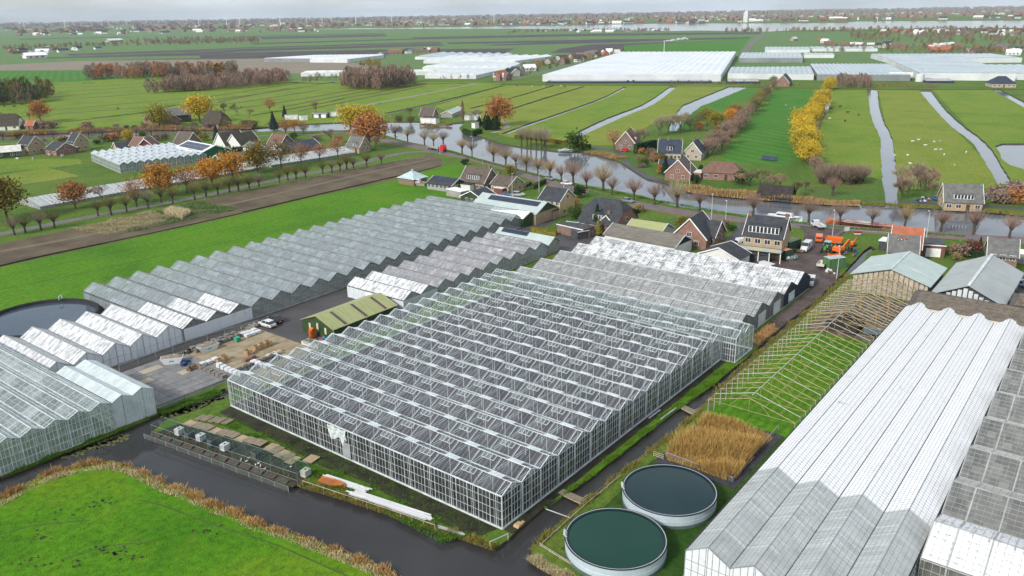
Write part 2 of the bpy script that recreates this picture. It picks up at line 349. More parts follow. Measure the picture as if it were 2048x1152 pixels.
for pp in ([(1180,380),(1240,396),(1290,430),(1230,446),(1180,440),(1120,470),(1080,462),(1130,430)], [(1300,440),(1380,432),(1398,440),(1380,470),(1340,462)],
           [(1240,300),(1380,310),(1400,360),(1300,352),(1262,330)], [(1395,362),(1500,378),(1498,390),(1390,376)], [(1600,372),(1780,378),(1775,402),(1610,398)]):
    reg('garden_lawn', pp, G_GARD)
# water ------------------------------------------------------------------
WZ = -.45
canal = [(-300,1075),(-60,985),(0,960),(67,935),(135,906),(205,879),(256,860),(296,841),(317,833),(326,824),(404,800),(450,781),(462,784),(456,800),(431,808),(412,818),(385,829),(330,846),(303,871),(400,903),(500,937),(585,967),(600,975),(690,1002),(780,1032),(870,1064),(937,1085),(991,1103),(1018,1083),
         (1060,1044),(1100,1012),(1144,985),(1187,955),(1228,923),(1264,894),(1306,857),(1347,829),(1391,796),(1436,767),(1462,744),(1483,728),(1500,713),(1513,702),(1532,685),(1580,643),(1639,597),(1681,555),(1707,526),(1724,508),(1741,495),(1753,502),(1736,509),(1721,533),(1704,546),(1656,591),(1608,632),(1567,669),(1517,710),(1494,733),(1459,764),(1440,777),(1418,806),(1380,842),(1354,864),(1323,888),(1297,909),(1254,942),(1229,960),(1192,996),(1155,1022),(1122,1051),(1100,1068),(1061,1104),(1066,1120),(1118,1150),(1200,1200),(1150,1500),
         (900,1220),(800,1175),(760,1142),(700,1116),(620,1084),(565,1065),(510,1049),(459,1024),(416,1010),(373,986),(333,975),(290,951),(255,935),(220,927),(169,931),(110,947),(55,971),(0,1002),(-60,1030),(-300,1150)]
def wobble(pts, step, amp):
    o = []
    n = len(pts)
    for i in range(n):
        a, b = Vector(pts[i]), Vector(pts[(i+1)%n]); k = max(1, int((b-a).length/step))
        d = (b-a); nn = Vector((-d.y, d.x)).normalized()
        for j in range(k):
            q = a+d*(j/k); o.append(tuple(q + nn*(random.uniform(-amp, amp) if j else 0)))
    return o
cw = [tuple(P(x, y, WZ)[:2]) for x, y in canal]
reg('canal_water', wobble(cw, 1.6, .16), W_NEAR, True, True)
river = [(-300,283),(0,271),(69,270),(117,267),(179,266),(260,260.5),(387,260),(505,258.5),(615,249),(689,246),(766,244.5),(841,244.5),(872,253),(899,248),(930,246),(919,256.5),(926,267),(960,274),(1005,289),(1049,297),(1118,304),(1176,306),(1180,310),(1206,314),(1226,320),(1244,327),(1256,336),(1272,346),(1295,360),(1323,367),(1348,375),(1368,382),(1450,392),(1519,397.5),(1587,403),(1656,408),(1721,409.5),(1793,413),(1929,420),(2048,432),(2300,455),
         (2300,498),(2048,477.5),(1929,470.5),(1793,462),(1690,454),(1587,445),(1498,433),(1416,424),(1348,414.5),(1282,393),(1227,382),(1159,370),(1090,354),(1022,335.5),(954,318),(899,301.5),(824,287),(770,272),(730,258),(690,262),(595,263.5),(470,265.5),(396,269.5),(265,272),(187,275),(133,276),(83,278),(0,280),(-300,294)]
reg('river_water', wobble([tuple(P(x, y, WZ)[:2]) for x, y in river], 6, .35), W_FAR, True, True)
for pts, wd in [([(1008,268),(1066,246),(1193,202),(1251,174)], [4,4,3,3]), ([(1155,270),(1227,236),(1296,208.6),(1347,173)], [6,8,7,6]),
    ([(1000,225),(1015,220.6),(1090,196.6),(1169,172.7)], 2.6), ([(940,217),(954,213.7),(1039,191.5),(1107.5,171)], 2.4), ([(772,227),(885,202),(1008,171)], [4,4,3]),
    ([(990,169.5),(1240,171),(1480,173)], 4), ([(1478,174),(1800,179),(2100,179)], 4), ([(660,166),(827,167.6),(935,167)], 5),
    ([(1478,173),(1400,205),(1382,213),(1356,240),(1345,262)], [16,14,12,7,4]), ([(1661,181),(1652,222),(1632,256),(1628,318)], 2.6),
    ([(1744,178),(1748,205),(1755,239),(1772,274),(1775,308),(1780.5,362),(1782,385),(1785,412)], [8,6,6,5.5,5.5,5.5,4,4]),
    ([(1850,181),(1881,219),(1916,253),(1957,284),(1981,318),(2011,368)], [8,6,6.5,6,5.5,5]), ([(1990,178),(2060,215),(2200,290)], 6),
    ([(113,246),(270,227),(352,210)], 2.2), ([(505,231),(640,207.5),(690,196)], 2.2), ([(585,165),(640,167),(672,164)], 6), ([(85,169.5),(120,168)], 6), ([(166,166),(190,166)], 6),
    ([(-60,546),(72,515),(140,500.5),(215,485)], 1.8), ([(215,485),(350,456),(485,426)], 1.2), ([(485,425),(620,393),(680,379),(800,351),(842,342),(882,331)], [1.8,1.8,1.8,1.2,1.2,1])]:
    reg('ditch_water', wobble(ribbon(smooth(pts, 3), [np.interp(i/(3*(len(pts)-1)), np.linspace(0,1,len(pts)), wd if isinstance(wd, list) else [wd]*len(pts)) for i in range(3*(len(pts)-1)+1)]), 5, .3), W_FAR, True, True)
for pts in ([(-60,216),(120,200),(290,187),(440,177)], [(70,223),(300,203),(420,193),(600,166)], [(352,210),(560,182),(660,165)], [(690,196),(860,167)], [(430,205),(580,176)], [(260,160),(440,157),(500,160)], [(110,176),(240,170),(330,165)], [(115,185),(300,172)],
            [(-60,205),(150,190),(280,181)], [(560,215),(700,188),(800,170)], [(-60,160),(100,151),(180,147)], [(-60,240),(110,228),(300,214),(352,209)], [(180,236),(330,222),(480,205),(640,180)], [(420,225),(560,205),(720,178)], [(460,168),(600,157),(640,153)], [(600,222),(760,190),(850,172)]):
    strip('meadow_ditch', pts, 4.2, mat('mat_dry_ditch', (.06,.05,.015), (.12,.085,.035), scale=.3, fine=.4))
reg('meadow_pond', [(1990,292),(2005,287),(2048,287),(2080,295),(2080,330),(2048,338),(2020,330),(2003,318),(2000,306)], W_FAR, True)
reg('lake_water', [(600,58.5),(680,56.3),(800,55),(1040,52),(1340,46.5),(1500,46.5),(1680,45.3),(1715,42.5),(2048,40.5),(2500,36),(2500,53),(2048,55.5),(1800,57),(1700,59),(1600,60),(1540,63),(1480,62.5),(1400,61),(1340,62),(1180,59.5),(1020,57.3),(680,58.5)], W_FAR, True)
reg('pond_water', [(1130,162),(1250,129),(1247,134),(1160,165)], W_FAR, True)
# triangulate ------------------------------------------------------------
E16 = 15000
def make_ground():
    verts = [(-E16,-E16),(E16,-E16),(E16,E16),(-E16,E16)]; faces = [[0,1,2,3]]
    for _, q, _, _ in REG:
        n = len(verts); verts += q; ar = sum(a[0]*b[1]-b[0]*a[1] for a, b in zip(q, q[1:]+q[:1]))
        fc = list(range(n, n+len(q))); faces.append(fc if ar > 0 else fc[::-1])
    V, Ed, F, _, _, of = delaunay_2d_cdt([Vector(v) for v in verts], [], faces, 0, 1e-3)
    cls = [max(o) if o else 0 for o in of]
    for i, o in enumerate(of):      # a lowland lake or ditch always cuts through whatever lies above it
        ws = [k for k in o if k and REG[k-1][3]]
        if ws: cls[i] = max(ws)
    byname = {}
    for f, c in zip(F, cls):
        key = ('ground', G_BASE, False) if c == 0 else (REG[c-1][0], REG[c-1][2], REG[c-1][3])
        byname.setdefault(key, []).append(f)
    for (name, m, wat), fs in byname.items():
        ids = sorted({i for f in fs for i in f}); ix = {v: k for k, v in enumerate(ids)}
        me = bpy.data.meshes.new(name); z = WZ if wat else 0
        me.from_pydata([(V[i].x, V[i].y, z) for i in ids], [], [[ix[i] for i in f] for f in fs]); me.materials.append(m); me.update()
        tag(put(name, me), kind='structure')
    wl = [c and REG[c-1][3] for c in cls]; em = {}
    for f, wt in zip(F, wl):
        for a, b in zip(f, list(f[1:])+[f[0]]): em.setdefault((min(a,b), max(a,b)), []).append(bool(wt))
    mb = MB()
    for (a, b), l in em.items():
        if len(l) == 2 and l[0] != l[1]:
            p, q = V[a], V[b]; mb.poly([(p.x,p.y,0),(q.x,q.y,0),(q.x,q.y,-.9),(p.x,p.y,-.9)])
    tag(mb.build('bank', BANK), kind='structure')
make_ground()
# ---------------------------------------------------------------- glasshouses
WHITE = flat('mat_white_aluminium', (.58,.61,.62), rough=.45)
GALV = flat('mat_galvanised', (.42,.45,.46), rough=.45, metal=.3)
OLDFR = mat('mat_weathered_frame', (.36,.37,.35), (.5,.51,.49), scale=1.5)
DKBAR = mat('mat_dull_bar', (.24,.25,.24), (.36,.37,.36), scale=1.5)
DKBAR2 = mat('mat_lead_bar', (.11,.11,.1), (.18,.18,.17), scale=1.5)
DARKGUT = flat('mat_dark_gutter', (.07,.07,.065))
CONC = mat('mat_concrete', (.34,.33,.31), (.46,.45,.42), scale=.8, fine=.3)
CLOTH = mat('mat_ground_cloth', (.075,.062,.074), (.098,.083,.098), scale=.4, fine=.25, fscale=2)
BENCH = mat('mat_bench_floor', (.2,.19,.19), (.33,.31,.31), scale=.25, fine=.4, fscale=1.2, stretch=(1,4,1))
EARTHF = mat('mat_earth_floor', (.2,.17,.15), (.3,.26,.22), scale=.3, fine=.4, fscale=1.5)
GL_CLEAR = glassmat('mat_glass_clear', (.92,.95,.95), dirt_glare=.02, cell=(4,.744,9), cvar=.07, refl=.8)
GL_WALL = glassmat('mat_glass_wall', (.82,.88,.86), dirt_glare=.015, cell=(.75,.75,1.2), cvar=.05)
GL_OLD = glassmat('mat_glass_old', (.72,.78,.78), dirt_glare=.3, dcol=(.47,.54,.57), cell=(.9,1.5,9), cvar=.18)
GL_GREY = glassmat('mat_glass_grey', (.66,.68,.68), dirt_glare=.5, dcol=(.44,.45,.45), cell=(.75,.62,9), cvar=.3)
GL_PURP = glassmat('mat_glass_mid', (.74,.73,.77), dirt_glare=.34, dcol=(.5,.5,.53), cell=(.9,.75,9), cvar=.25, whitewash=(.6,.74,.3,(1,1,1)), wcol=(.58,.6,.62))
GL_LEFT = glassmat('mat_glass_left', (.88,.93,.91), dirt_glare=.13, dcol=(.6,.66,.66), cell=(1.65,1.6,9), cvar=.25)
GL_MILK = glassmat('mat_glass_milky', (.7,.78,.78), dirt_glare=.6, dcol=(.66,.73,.73), cell=(9,.7,9), cvar=.15)
WW_OLD = glassmat('mat_whitewash_worn', (.75,.78,.78), dirt_glare=.4, dcol=(.5,.52,.53), whitewash=(.36,.56,.8,(.45,2.2,1)), wcol=(.8,.81,.83))
WW_WALL = glassmat('mat_whitewash_wall', (.7,.74,.76), dirt_glare=.5, whitewash=(.2,.45,.6,(1,1,.4)), wcol=(.76,.78,.82))
WW_SPOT = glassmat('mat_whitewash_spotted', (.6,.62,.62), dirt_glare=.5, dcol=(.42,.43,.43), cell=(1.4,.62,9), cvar=.3, whitewash=(.40,.6,.55,(1,1,1)), wcol=(.8,.81,.83))
WW_FULL = glassmat('mat_whitewash_full', (.8,.8,.8), dirt_glare=.5, whitewash=(.22,.37,.5,(1,.6,1)), wcol=(.9,.905,.92))
WW_NONE = glassmat('mat_glass_chalky', (.72,.76,.75), dirt_glare=.6, dcol=(.56,.59,.58), cell=(9,.5,9), cvar=.2)
def tent(mb, a, b, w, h, up, mi=0):
    a, b, up = Vector(a), Vector(b), Vector(up); s = (b-a).cross(up).normalized()*(w/2); t = up.normalized()*h
    mb.faces([a-s, a+t, a+s, b-s, b+t, b+s], [(0,1,4,3),(1,2,5,4)], mi)
def gh_wall(root, name, p0, p1, hfun, sp, gm, fm, rails=(), bw=.05, pl=.25, plm=None, inward=None, post=None):
    """glazed wall from p0 to p1 (xy); hfun(t) height at fraction t; vertical bars every sp, rails at heights"""
    p0, p1 = Vector((*p0,0)), Vector((*p1,0)); Lg = (p1-p0).length; d = (p1-p0)/Lg; n = Vector((d.y,-d.x,0))
    if inward is not None and n.dot(inward) > 0: n = -n
    ks = sorted(set([0,1]+[k/Lg for k in np.arange(sp, Lg-.01, sp)]+[x for x in getattr(hfun, 'knots', [])]))
    mb = MB(); top = [p0+d*(Lg*t)+Vector((0,0,hfun(t))) for t in ks]
    base = [p0+Vector((0,0,pl)), p1+Vector((0,0,pl))]
    for i in range(len(ks)-1):
        a, b = p0+d*(Lg*ks[i]), p0+d*(Lg*ks[i+1]); mb.poly([a+Vector((0,0,pl)), b+Vector((0,0,pl)), top[i+1], top[i]])
    wo = mb.build(name, gm, root)
    fb = MB()
    for i, t in enumerate(ks):
        fb.bar(p0+d*(Lg*t)+Vector((0,0,pl))+n*.02, top[i]+n*.02, bw, bw*1.2, up=n, caps=False)
    for i in range(len(ks)-1):
        fb.bar(top[i]+n*.03, top[i+1]+n*.03, bw*1.6, bw*1.6, caps=False)
    for z in rails: fb.bar(p0+Vector((0,0,z))+n*.02, p1+Vector((0,0,z))+n*.02, bw, bw, caps=False)
    if post:
        for s in np.arange(0, Lg+.01, post): fb.bar(p0+d*s+n*.05, p0+d*s+Vector((0,0,hfun(s/Lg)))+n*.05, bw*2.2, bw*2.2, up=n)
    fb.build('wall_frame', fm, wo)
    if pl > .02:
        pb = MB(); pb.bar(p0+Vector((0,0,pl/2))+n*.03, p1+Vector((0,0,pl/2))+n*.03, .18, pl); pb.build('plinth', plm or CONC, root)
    return wo
def zig(nb, rise, eave):
    def h(t):
        x = (t*nb) % 1.0
        if t*nb > nb-1e-6: x = 0
        return eave+rise*(1-abs(2*x-1))
    h.knots = [k/(2*nb) for k in range(2*nb+1)]; return h
def greenhouse(name, label, x0, y0, nb, bw, Lg, eave, rise, rz=0, glass=GL_CLEAR, wall=GL_WALL, frame=WHITE, sp=.75, barw=.05, floor=CLOTH,
               mats=None, truss=None, vents=None, walls='ewsn', rails=(), ridgew=.12, gutw=.22, gutm=None, wsp=.75, pl=.25, cat='greenhouse', group=None, ridgem=None, purlin=0, post=None, gablem=None, trussw=.07, rails_sn=None, plm=None, bwall=.05):
    """bays side by side along local x, ridges along local y; walls: w/e eave walls, s/n gable walls"""
    root = thing(name, label, cat, (x0, y0, 0), rz, group); Wd = nb*bw
    nrm = math.hypot(bw/2, rise); upL = Vector((-rise, 0, bw/2))/nrm; upR = Vector((rise, 0, bw/2))/nrm
    for k in range(nb):
        xa, xm, xb = k*bw, k*bw+bw/2, (k+1)*bw
        segs = (mats(k) if mats else None) or [(0, Lg, glass)]
        for a, b, up in ((xa, xm, upL), (xb, xm, upR)):
            mb = MB(); ml = []
            for ya, yb, gm in segs:
                if gm not in ml: ml.append(gm)
                mb.poly([(a, ya, eave), (b, ya, eave+rise), (b, yb, eave+rise), (a, yb, eave)], ml.index(gm))
            so_ = mb.build('roof_slope', ml, root)
            fb = MB(); y = 0
            for y in np.arange(sp/2, Lg, sp): tent(fb, (a, y, eave), (b, y, eave+rise), barw, barw*.8, up)
            for q in range(1, purlin+1):
                u_ = q/(purlin+1); p_ = (a+(b-a)*u_, eave+rise*u_); tent(fb, (p_[0], 0, p_[1]), (p_[0], Lg, p_[1]), barw*.8, barw*.7, up)
            for y in (0, Lg): fb.bar((a, y, eave), (b, y, eave+rise), .1, .1)
            fb.build('glazing_grid', frame, so_)
        mb = MB(); mb.bar((xm, 0, eave+rise+.02), (xm, Lg, eave+rise+.02), ridgew, .08); mb.build('ridge', ridgem or frame, root)
    for k in range(nb+1):
        mb = MB(); mb.bar((k*bw, -.05, eave-.02), (k*bw, Lg+.05, eave-.02), gutw, .12); mb.build('gutter', gutm or frame, root)
    if truss:
        for y in np.arange(truss*.25, Lg, truss):
            mb = MB(); zt = eave-.45
            mb.bar((0, y, eave-.12), (Wd, y, eave-.12), trussw, trussw, caps=False); mb.bar((0, y, zt), (Wd, y, zt), trussw, trussw, caps=False)
            for k in range(nb):
                mb.bar((k*bw, y, 0), (k*bw, y, eave), trussw*1.4, trussw*1.4, caps=False)
                mb.bar((k*bw+bw/2, y, zt), (k*bw+bw/2, y, eave-.12), .035, .035, caps=False)
                mb.bar((k*bw, y, eave), (k*bw+bw/2, y, eave+rise-.03), trussw*1.3, trussw, caps=False); mb.bar((k*bw+bw/2, y, eave+rise-.03), ((k+1)*bw, y, eave), trussw*1.3, trussw, caps=False)
            mb.build('truss', frame, root)
    inw = Vector((Wd/2, Lg/2, 0))
    hz_ = zig(nb, rise, eave); cst = lambda t: eave
    if 'w' in walls: gh_wall(root, 'side_wall', (0, 0), (0, Lg), cst, wsp, wall, frame, rails, pl=pl, bw=bwall, inward=Vector((1,0,0)), post=post, plm=plm)
    if 'e' in walls: gh_wall(root, 'side_wall', (Wd, 0), (Wd, Lg), cst, wsp, wall, frame, rails, pl=pl, bw=bwall, inward=Vector((-1,0,0)), post=post, plm=plm)
    if 's' in walls: gh_wall(root, 'gable_wall', (0, 0), (Wd, 0), hz_, wsp, gablem or wall, frame, rails_sn or rails, pl=pl, bw=bwall, inward=Vector((0,1,0)), post=bw if post else None, plm=plm)
    if 'n' in walls: gh_wall(root, 'gable_wall', (0, Lg), (Wd, Lg), hz_, wsp, gablem or wall, frame, rails_sn or rails, pl=pl, bw=bwall, inward=Vector((0,-1,0)), post=bw if post else None, plm=plm)
    if floor:
        mb = MB(); mb.poly([(.15,.15,.03),(Wd-.15,.15,.03),(Wd-.15,Lg-.15,.03),(.15,Lg-.15,.03)]); mb.build('floor', floor, root)
    if vents: vents(root, nb, bw, Lg, eave, rise)
    return root
def vent_mesh(w, l, frame, gm):
    mb = MB(); mb.poly([(0,0,0),(l,0,0),(l,w,0),(0,w,0)], 0)
    for a, b in (((0,0,0),(l,0,0)),((l,0,0),(l,w,0)),((l,w,0),(0,w,0)),((0,w,0),(0,0,0)),((0,w/3,0),(l,w/3,0)),((0,2*w/3,0),(l,2*w/3,0))): mb.bar(a, b, .06, .05, 1)
    return mb.mesh('vent', [gm, frame])
GL_VENT_GLARE = glassmat('mat_glass_vent_glare', (.8,.86,.86), dirt_glare=.7, dcol=(.74,.8,.82))  # sky glare on the tilted vents, painted in as a pale film
def main_vents(root, nb, bw, Lg, eave, rise):
    l = math.hypot(bw/2, rise)*.42; w = 2.1; me = vent_mesh(w, l, WHITE, GL_VENT_GLARE); me2 = vent_mesh(w, l, WHITE, GL_CLEAR); sl = math.atan2(rise, bw/2)
    n = int(Lg/3.72)
    for k in range(nb):
        xm = k*bw+bw/2
        for j in range(n):
            y = .93+3.72*j+.75
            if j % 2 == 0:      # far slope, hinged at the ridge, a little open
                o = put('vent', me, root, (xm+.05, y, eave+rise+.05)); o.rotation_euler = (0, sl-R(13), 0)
            else:
                o = put('vent', me2, root, (xm-.05, y, eave+rise+.06)); o.rotation_euler = (0, math.pi-sl+R(1.5), 0); o.location.y += w; o.rotation_euler[0] = 0; o.scale = (1,-1,1)
m_ = greenhouse('glasshouse', 'wide clear glasshouse with white bars, dark floor and torn white sheet on its long wall', 0, 0, 16, 4, 57, 4.7, .95, floor=CLOTH, truss=3.72, vents=main_vents, walls='wsn',
    rails=(1.35, 2.55, 3.7), rails_sn=(1.35, 2.55, 3.7, 4.65), wsp=.62, purlin=0, post=1.86, sp=.744, barw=.027, trussw=.055, bwall=.034, gutw=.15, ridgew=.08, plm=WHITE, pl=.2)
# two deeper bays belong to the same house
def ext_parts():
    r = greenhouse('tmp', 'x', 0, 0, 2, 4, 59.7, 4.7, .95, floor=CLOTH, truss=3.72, vents=main_vents, walls='esn', rails=(1.35, 2.55, 3.7), wsp=.62, post=1.86, sp=.744, barw=.027, trussw=.055, bwall=.034, gutw=.15, ridgew=.08, plm=WHITE, pl=.2)
    gh_wall(r, 'side_wall', (0, 0), (0, 2.7), lambda t: 4.7, .45, GL_WALL, WHITE, (1.35, 2.55, 3.7), pl=.2, inward=Vector((1,0,0)))
    for o in [o for o in bpy.data.objects if o.parent == r]: o.parent = m_; o.location = Vector(o.location)+Vector((64.06, -2.7, 0))
    bpy.data.objects.remove(r)
ext_parts()
mb = MB()      # downpipes on the gable wall
for k in range(1, 17): mb = MB(); mb.tube((k*4, -.16, 0), (k*4, -.16, 4.6), .05, n=6); mb.build('downpipe', WHITE, m_)
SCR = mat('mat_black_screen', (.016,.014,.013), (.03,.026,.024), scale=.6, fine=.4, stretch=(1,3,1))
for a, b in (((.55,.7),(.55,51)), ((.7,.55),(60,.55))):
    mb = MB(); mb.poly([(*a,.1),(*b,.1),(*b,4.1),(*a,4.1)]); mb.build('dark_screen', SCR, m_)  # black-brown sheets added inside the walls so the interior reads dark
TARP = mat('mat_white_sheet', (.5,.56,.55), (.62,.67,.66), scale=1.2, bump=.5, bscale=3)
mb = MB()      # torn sheet hanging on the long wall
nx, nz_ = 14, 6
vv = [[(-.12-.1*math.sin(i*1.3+j)-.05*(j%2), 32.2-3.9*i/nx, 4.55-(1.9+.35*math.sin(i*.55)+(.5 if i > 9 else 0))*(j/nz_)*(1 if 1 < i < 13 else .6)) for i in range(nx+1)] for j in range(nz_+1)]
for j in range(nz_):
    for i in range(nx): mb.poly([vv[j][i], vv[j][i+1], vv[j+1][i+1], vv[j+1][i]])
mb.build('sheet', TARP, m_)
mb = MB(); mb.box(-.14,27.6,.2,-.08,29.3,2.6); mb.build('door', mat('mat_gh_door', (.3,.33,.33)), m_)
# long wide-span house beside the green field
def g2m(k):
    if k < 3: return [(0, 17-k*2.4, WW_OLD), (17-k*2.4, 40.2, GL_OLD)]
greenhouse('glasshouse', 'long many-gabled old glasshouse along the bright green field', 10.7, 88.4, 22, 5.25, 40.2, 2.8, 1.5, glass=GL_OLD, wall=GL_OLD, frame=DKBAR, mats=g2m, floor=BENCH, truss=3.0, walls='wesn', rails=(1.0, 2.0), gutm=DARKGUT, gutw=.34, ridgew=.16, ridgem=DKBAR2, purlin=2, sp=1.5, barw=.07, trussw=.08, gablem=glassmat('mat_glass_gable', (.7,.74,.72), dirt_glare=.15))
mb = MB()
greenhouse('glasshouse', 'short whitewashed glasshouse row between the round basin and the slab yard', -15.6, 88.5, 5, 5.24, 21.6, 2.8, 1.55, glass=WW_OLD, wall=WW_WALL, frame=OLDFR, floor=BENCH, walls='wsn', rails=(1.6,), gutm=DARKGUT, gutw=.16, purlin=3, sp=.75, barw=.04, wsp=1.3)
mb = MB(); mb.faces([(10.9,88.34,.2),(26.6,88.34,.2),(26.6,88.34,2.75),(10.9,88.34,2.75)], [(0,1,2,3)]); o_ = mb.build('whitewashed_panel', WW_WALL); tag(o_, 'whitewashed lower wall panels across the first gables of the long glasshouse', 'wall panel')
def g4m(k):
    if k < 2: return [(0, 17.8, WW_OLD)]
greenhouse('glasshouse', 'old hazy glasshouse behind the green shed with two whitewashed bays', 47.9, 64.8, 10, 5.28, 17.8, 2.8, 1.45, glass=GL_PURP, wall=GL_OLD, frame=OLDFR, mats=g4m, floor=EARTHF, truss=3, walls='esn', rails=(1.0, 2.0), gutm=DARKGUT, gutw=.3, ridgem=DKBAR2, ridgew=.16, purlin=1, sp=1.5, barw=.07, trussw=.08)
mb = MB(); mb.poly([(47.85,64.8,.1),(47.85,82.6,.1),(47.85,82.6,2.75),(47.85,64.8,2.75)]); mb.poly([(47.88,64.77,.1),(58.4,64.77,.1),(58.4,64.77,2.75),(47.88,64.77,2.75)])
o_ = mb.build('whitewashed_wall', mat('mat_white_boards', (.6,.65,.68), (.74,.78,.8), scale=1.2, stretch=(3,3,.3), fine=.3, fscale=6)); tag(o_, 'white boarded end wall with a door beside the asphalt yard', 'wall')
mb = MB(); mb.box(47.72,74.2,.05,47.8,76.4,2.4); o2 = mb.build('door', flat('mat_bright_white', (.85,.86,.86)), o_)
# big house on the left bank: clear bays plus two milky ones
def g5m(k): return None
G5_LEAF = mat('mat_crop_floor', (.05,.1,.04), (.2,.22,.2), scale=.35, fine=.4, stretch=(1,5,1))
greenhouse('glasshouse', 'tall clear glasshouse with white wall posts on the left canal bank', -48.6, 64.6, 10, 3.31, 60, 4.5, .75, glass=GL_LEFT, wall=glassmat('mat_glass_leftwall', (.8,.9,.84), dirt_glare=.1, cell=(.55,.55,1.1), cvar=.12), frame=WHITE, floor=G5_LEAF, truss=3.3, walls='esn', rails=(1.2, 2.4, 3.6), sp=1.65, barw=.05, purlin=1, wsp=.55, post=3.31, pl=.12, trussw=.08)
greenhouse('glasshouse', 'two milky glasshouse bays at the corner of the slab yard', -15.44, 64.6, 2, 3.31, 18.6, 4.5, .75, glass=GL_MILK, wall=GL_MILK, frame=WHITE, floor=BENCH, walls='esn', rails=(1.5, 3.0), sp=.7, barw=.04, wsp=.55, post=3.31, pl=.12)
# grey and whitewashed houses behind the main one
def g6m(k): return [(0, 54.6, WW_SPOT)] if k >= 3 else None
greenhouse('glasshouse', 'grey weathered glasshouse bays, the rear two spotted with whitewash', 72.4, .6, 5, 8.15, 54.6, 3.0, 1.9, glass=GL_GREY, wall=GL_GREY, frame=DKBAR2, mats=g6m, floor=BENCH, truss=3.6, walls='ewsn', rails=(1.5,), gutm=DARKGUT, gutw=.3, ridgem=WHITE, purlin=5, sp=.62, barw=.05, wsp=.5, trussw=.09, gablem=glassmat('mat_glass_greygable', (.5,.52,.52), dirt_glare=.6, dcol=(.3,.31,.31), cell=(.5,.5,9), cvar=.3))
NAVY = mat('mat_navy_boards', (.012,.022,.04), (.02,.035,.06), scale=.8, rough=.6)
mb = MB()
for a, b in ((96.85, 105), (105, 113.15)): mb.poly([(a,.5,0),(b,.5,0),(b,.5,3),((a+b)/2,.5,4.9),(a,.5,3)])
mb.box(113.2,.5,0,113.32,55.2,2.95)
o_ = mb.build('navy_end_wall', NAVY); tag(o_, 'dark navy boarded gable wall with a white window beside the muddy track', 'wall')
mb = MB(); mb.box(99.5,.36,.6,103,.44,2.6); mb.build('window', flat('mat_pale_pane', (.6,.65,.66)), o_)
for k in (1, 2):
    mb = MB(); mb.box(72.4+8.15*k+2.2,.42,.2,72.4+8.15*k+6,.5,2.9)
    tag(mb.build('loading_door', flat('mat_pale_door', (.55,.58,.58))), 'pale double door in the grey glasshouse gable', 'door', 'pale glasshouse gable doors')
# whitewashed house bottom right: ridges along X
def g7m(k): return [(0, 20.6, WW_NONE), (20.6, 97.3, WW_FULL)]
G7 = greenhouse('glasshouse', 'long white chalked glasshouse with a grey unpainted end beside the tanks', 5.3, -22, 4, 5.22, 97.3, 3.5, 1.5, rz=R(-90), glass=WW_FULL, wall=WW_WALL, frame=flat('mat_white_grey_bar', (.25,.26,.27)), mats=g7m, floor=CONC, walls='wesn', rails=(1.2, 2.4), gutm=DARKGUT, gutw=.24, purlin=4, sp=.62, barw=.045, wsp=.8, ridgew=.1, pl=.1)
# grey gridded house at the right edge, first bay whitewashed
def g8m(k): return [(0, 34, glassmat('mat_whitewash_streaky', (.7,.72,.72), dirt_glare=.5, dcol=(.45,.46,.47), whitewash=(.34,.52,1.1,(.35,2.0,1)), wcol=(.84,.85,.87)))] if k == 0 else None
GL_GRID = glassmat('mat_glass_grid', (.8,.82,.81), dirt_glare=.2, dcol=(.42,.42,.4), cell=(1.2,1.1,9), cvar=.2)
G8 = greenhouse('glasshouse', 'grey gridded glasshouse with bare interior against the white chalked one', 19.1, -77.2, 8, 10.2, 34, 3.6, 1.95, glass=GL_GRID, wall=GL_GRID, frame=flat('mat_grey_bar', (.33,.34,.33)), mats=g8m, floor=EARTHF, truss=3.4, walls='wsn', rails=(1.2, 2.4), gutm=OLDFR, gutw=.3, purlin=6, sp=.8, barw=.05, wsp=.8, trussw=.13, ridgew=.14)
# pane-by-pane roof on the whitewashed near slope
pm = MB(); pm.poly([(0,0,0),(.78,0,0),(.78,.8,0),(0,.8,0)]); pane = pm.mesh('roof_pane', glassmat('mat_whitewash_pane', (.7,.72,.72), dirt_glare=.6, dcol=(.5,.51,.52), cell=(.35,.05,9), cvar=.35, whitewash=(.25,.5,2.2,(.5,6,1)), wcol=(.85,.86,.88)))
sl_ = math.atan2(1.95, 5.1)
for i in range(6):
    for j in range(34):
        o = put('roof_pane', pane, G8, (.08+i*.83*math.cos(sl_), 33.1-j*.82, 3.66+i*.83*math.sin(sl_))); o.rotation_euler = (0, -sl_+R(2.5), 0)
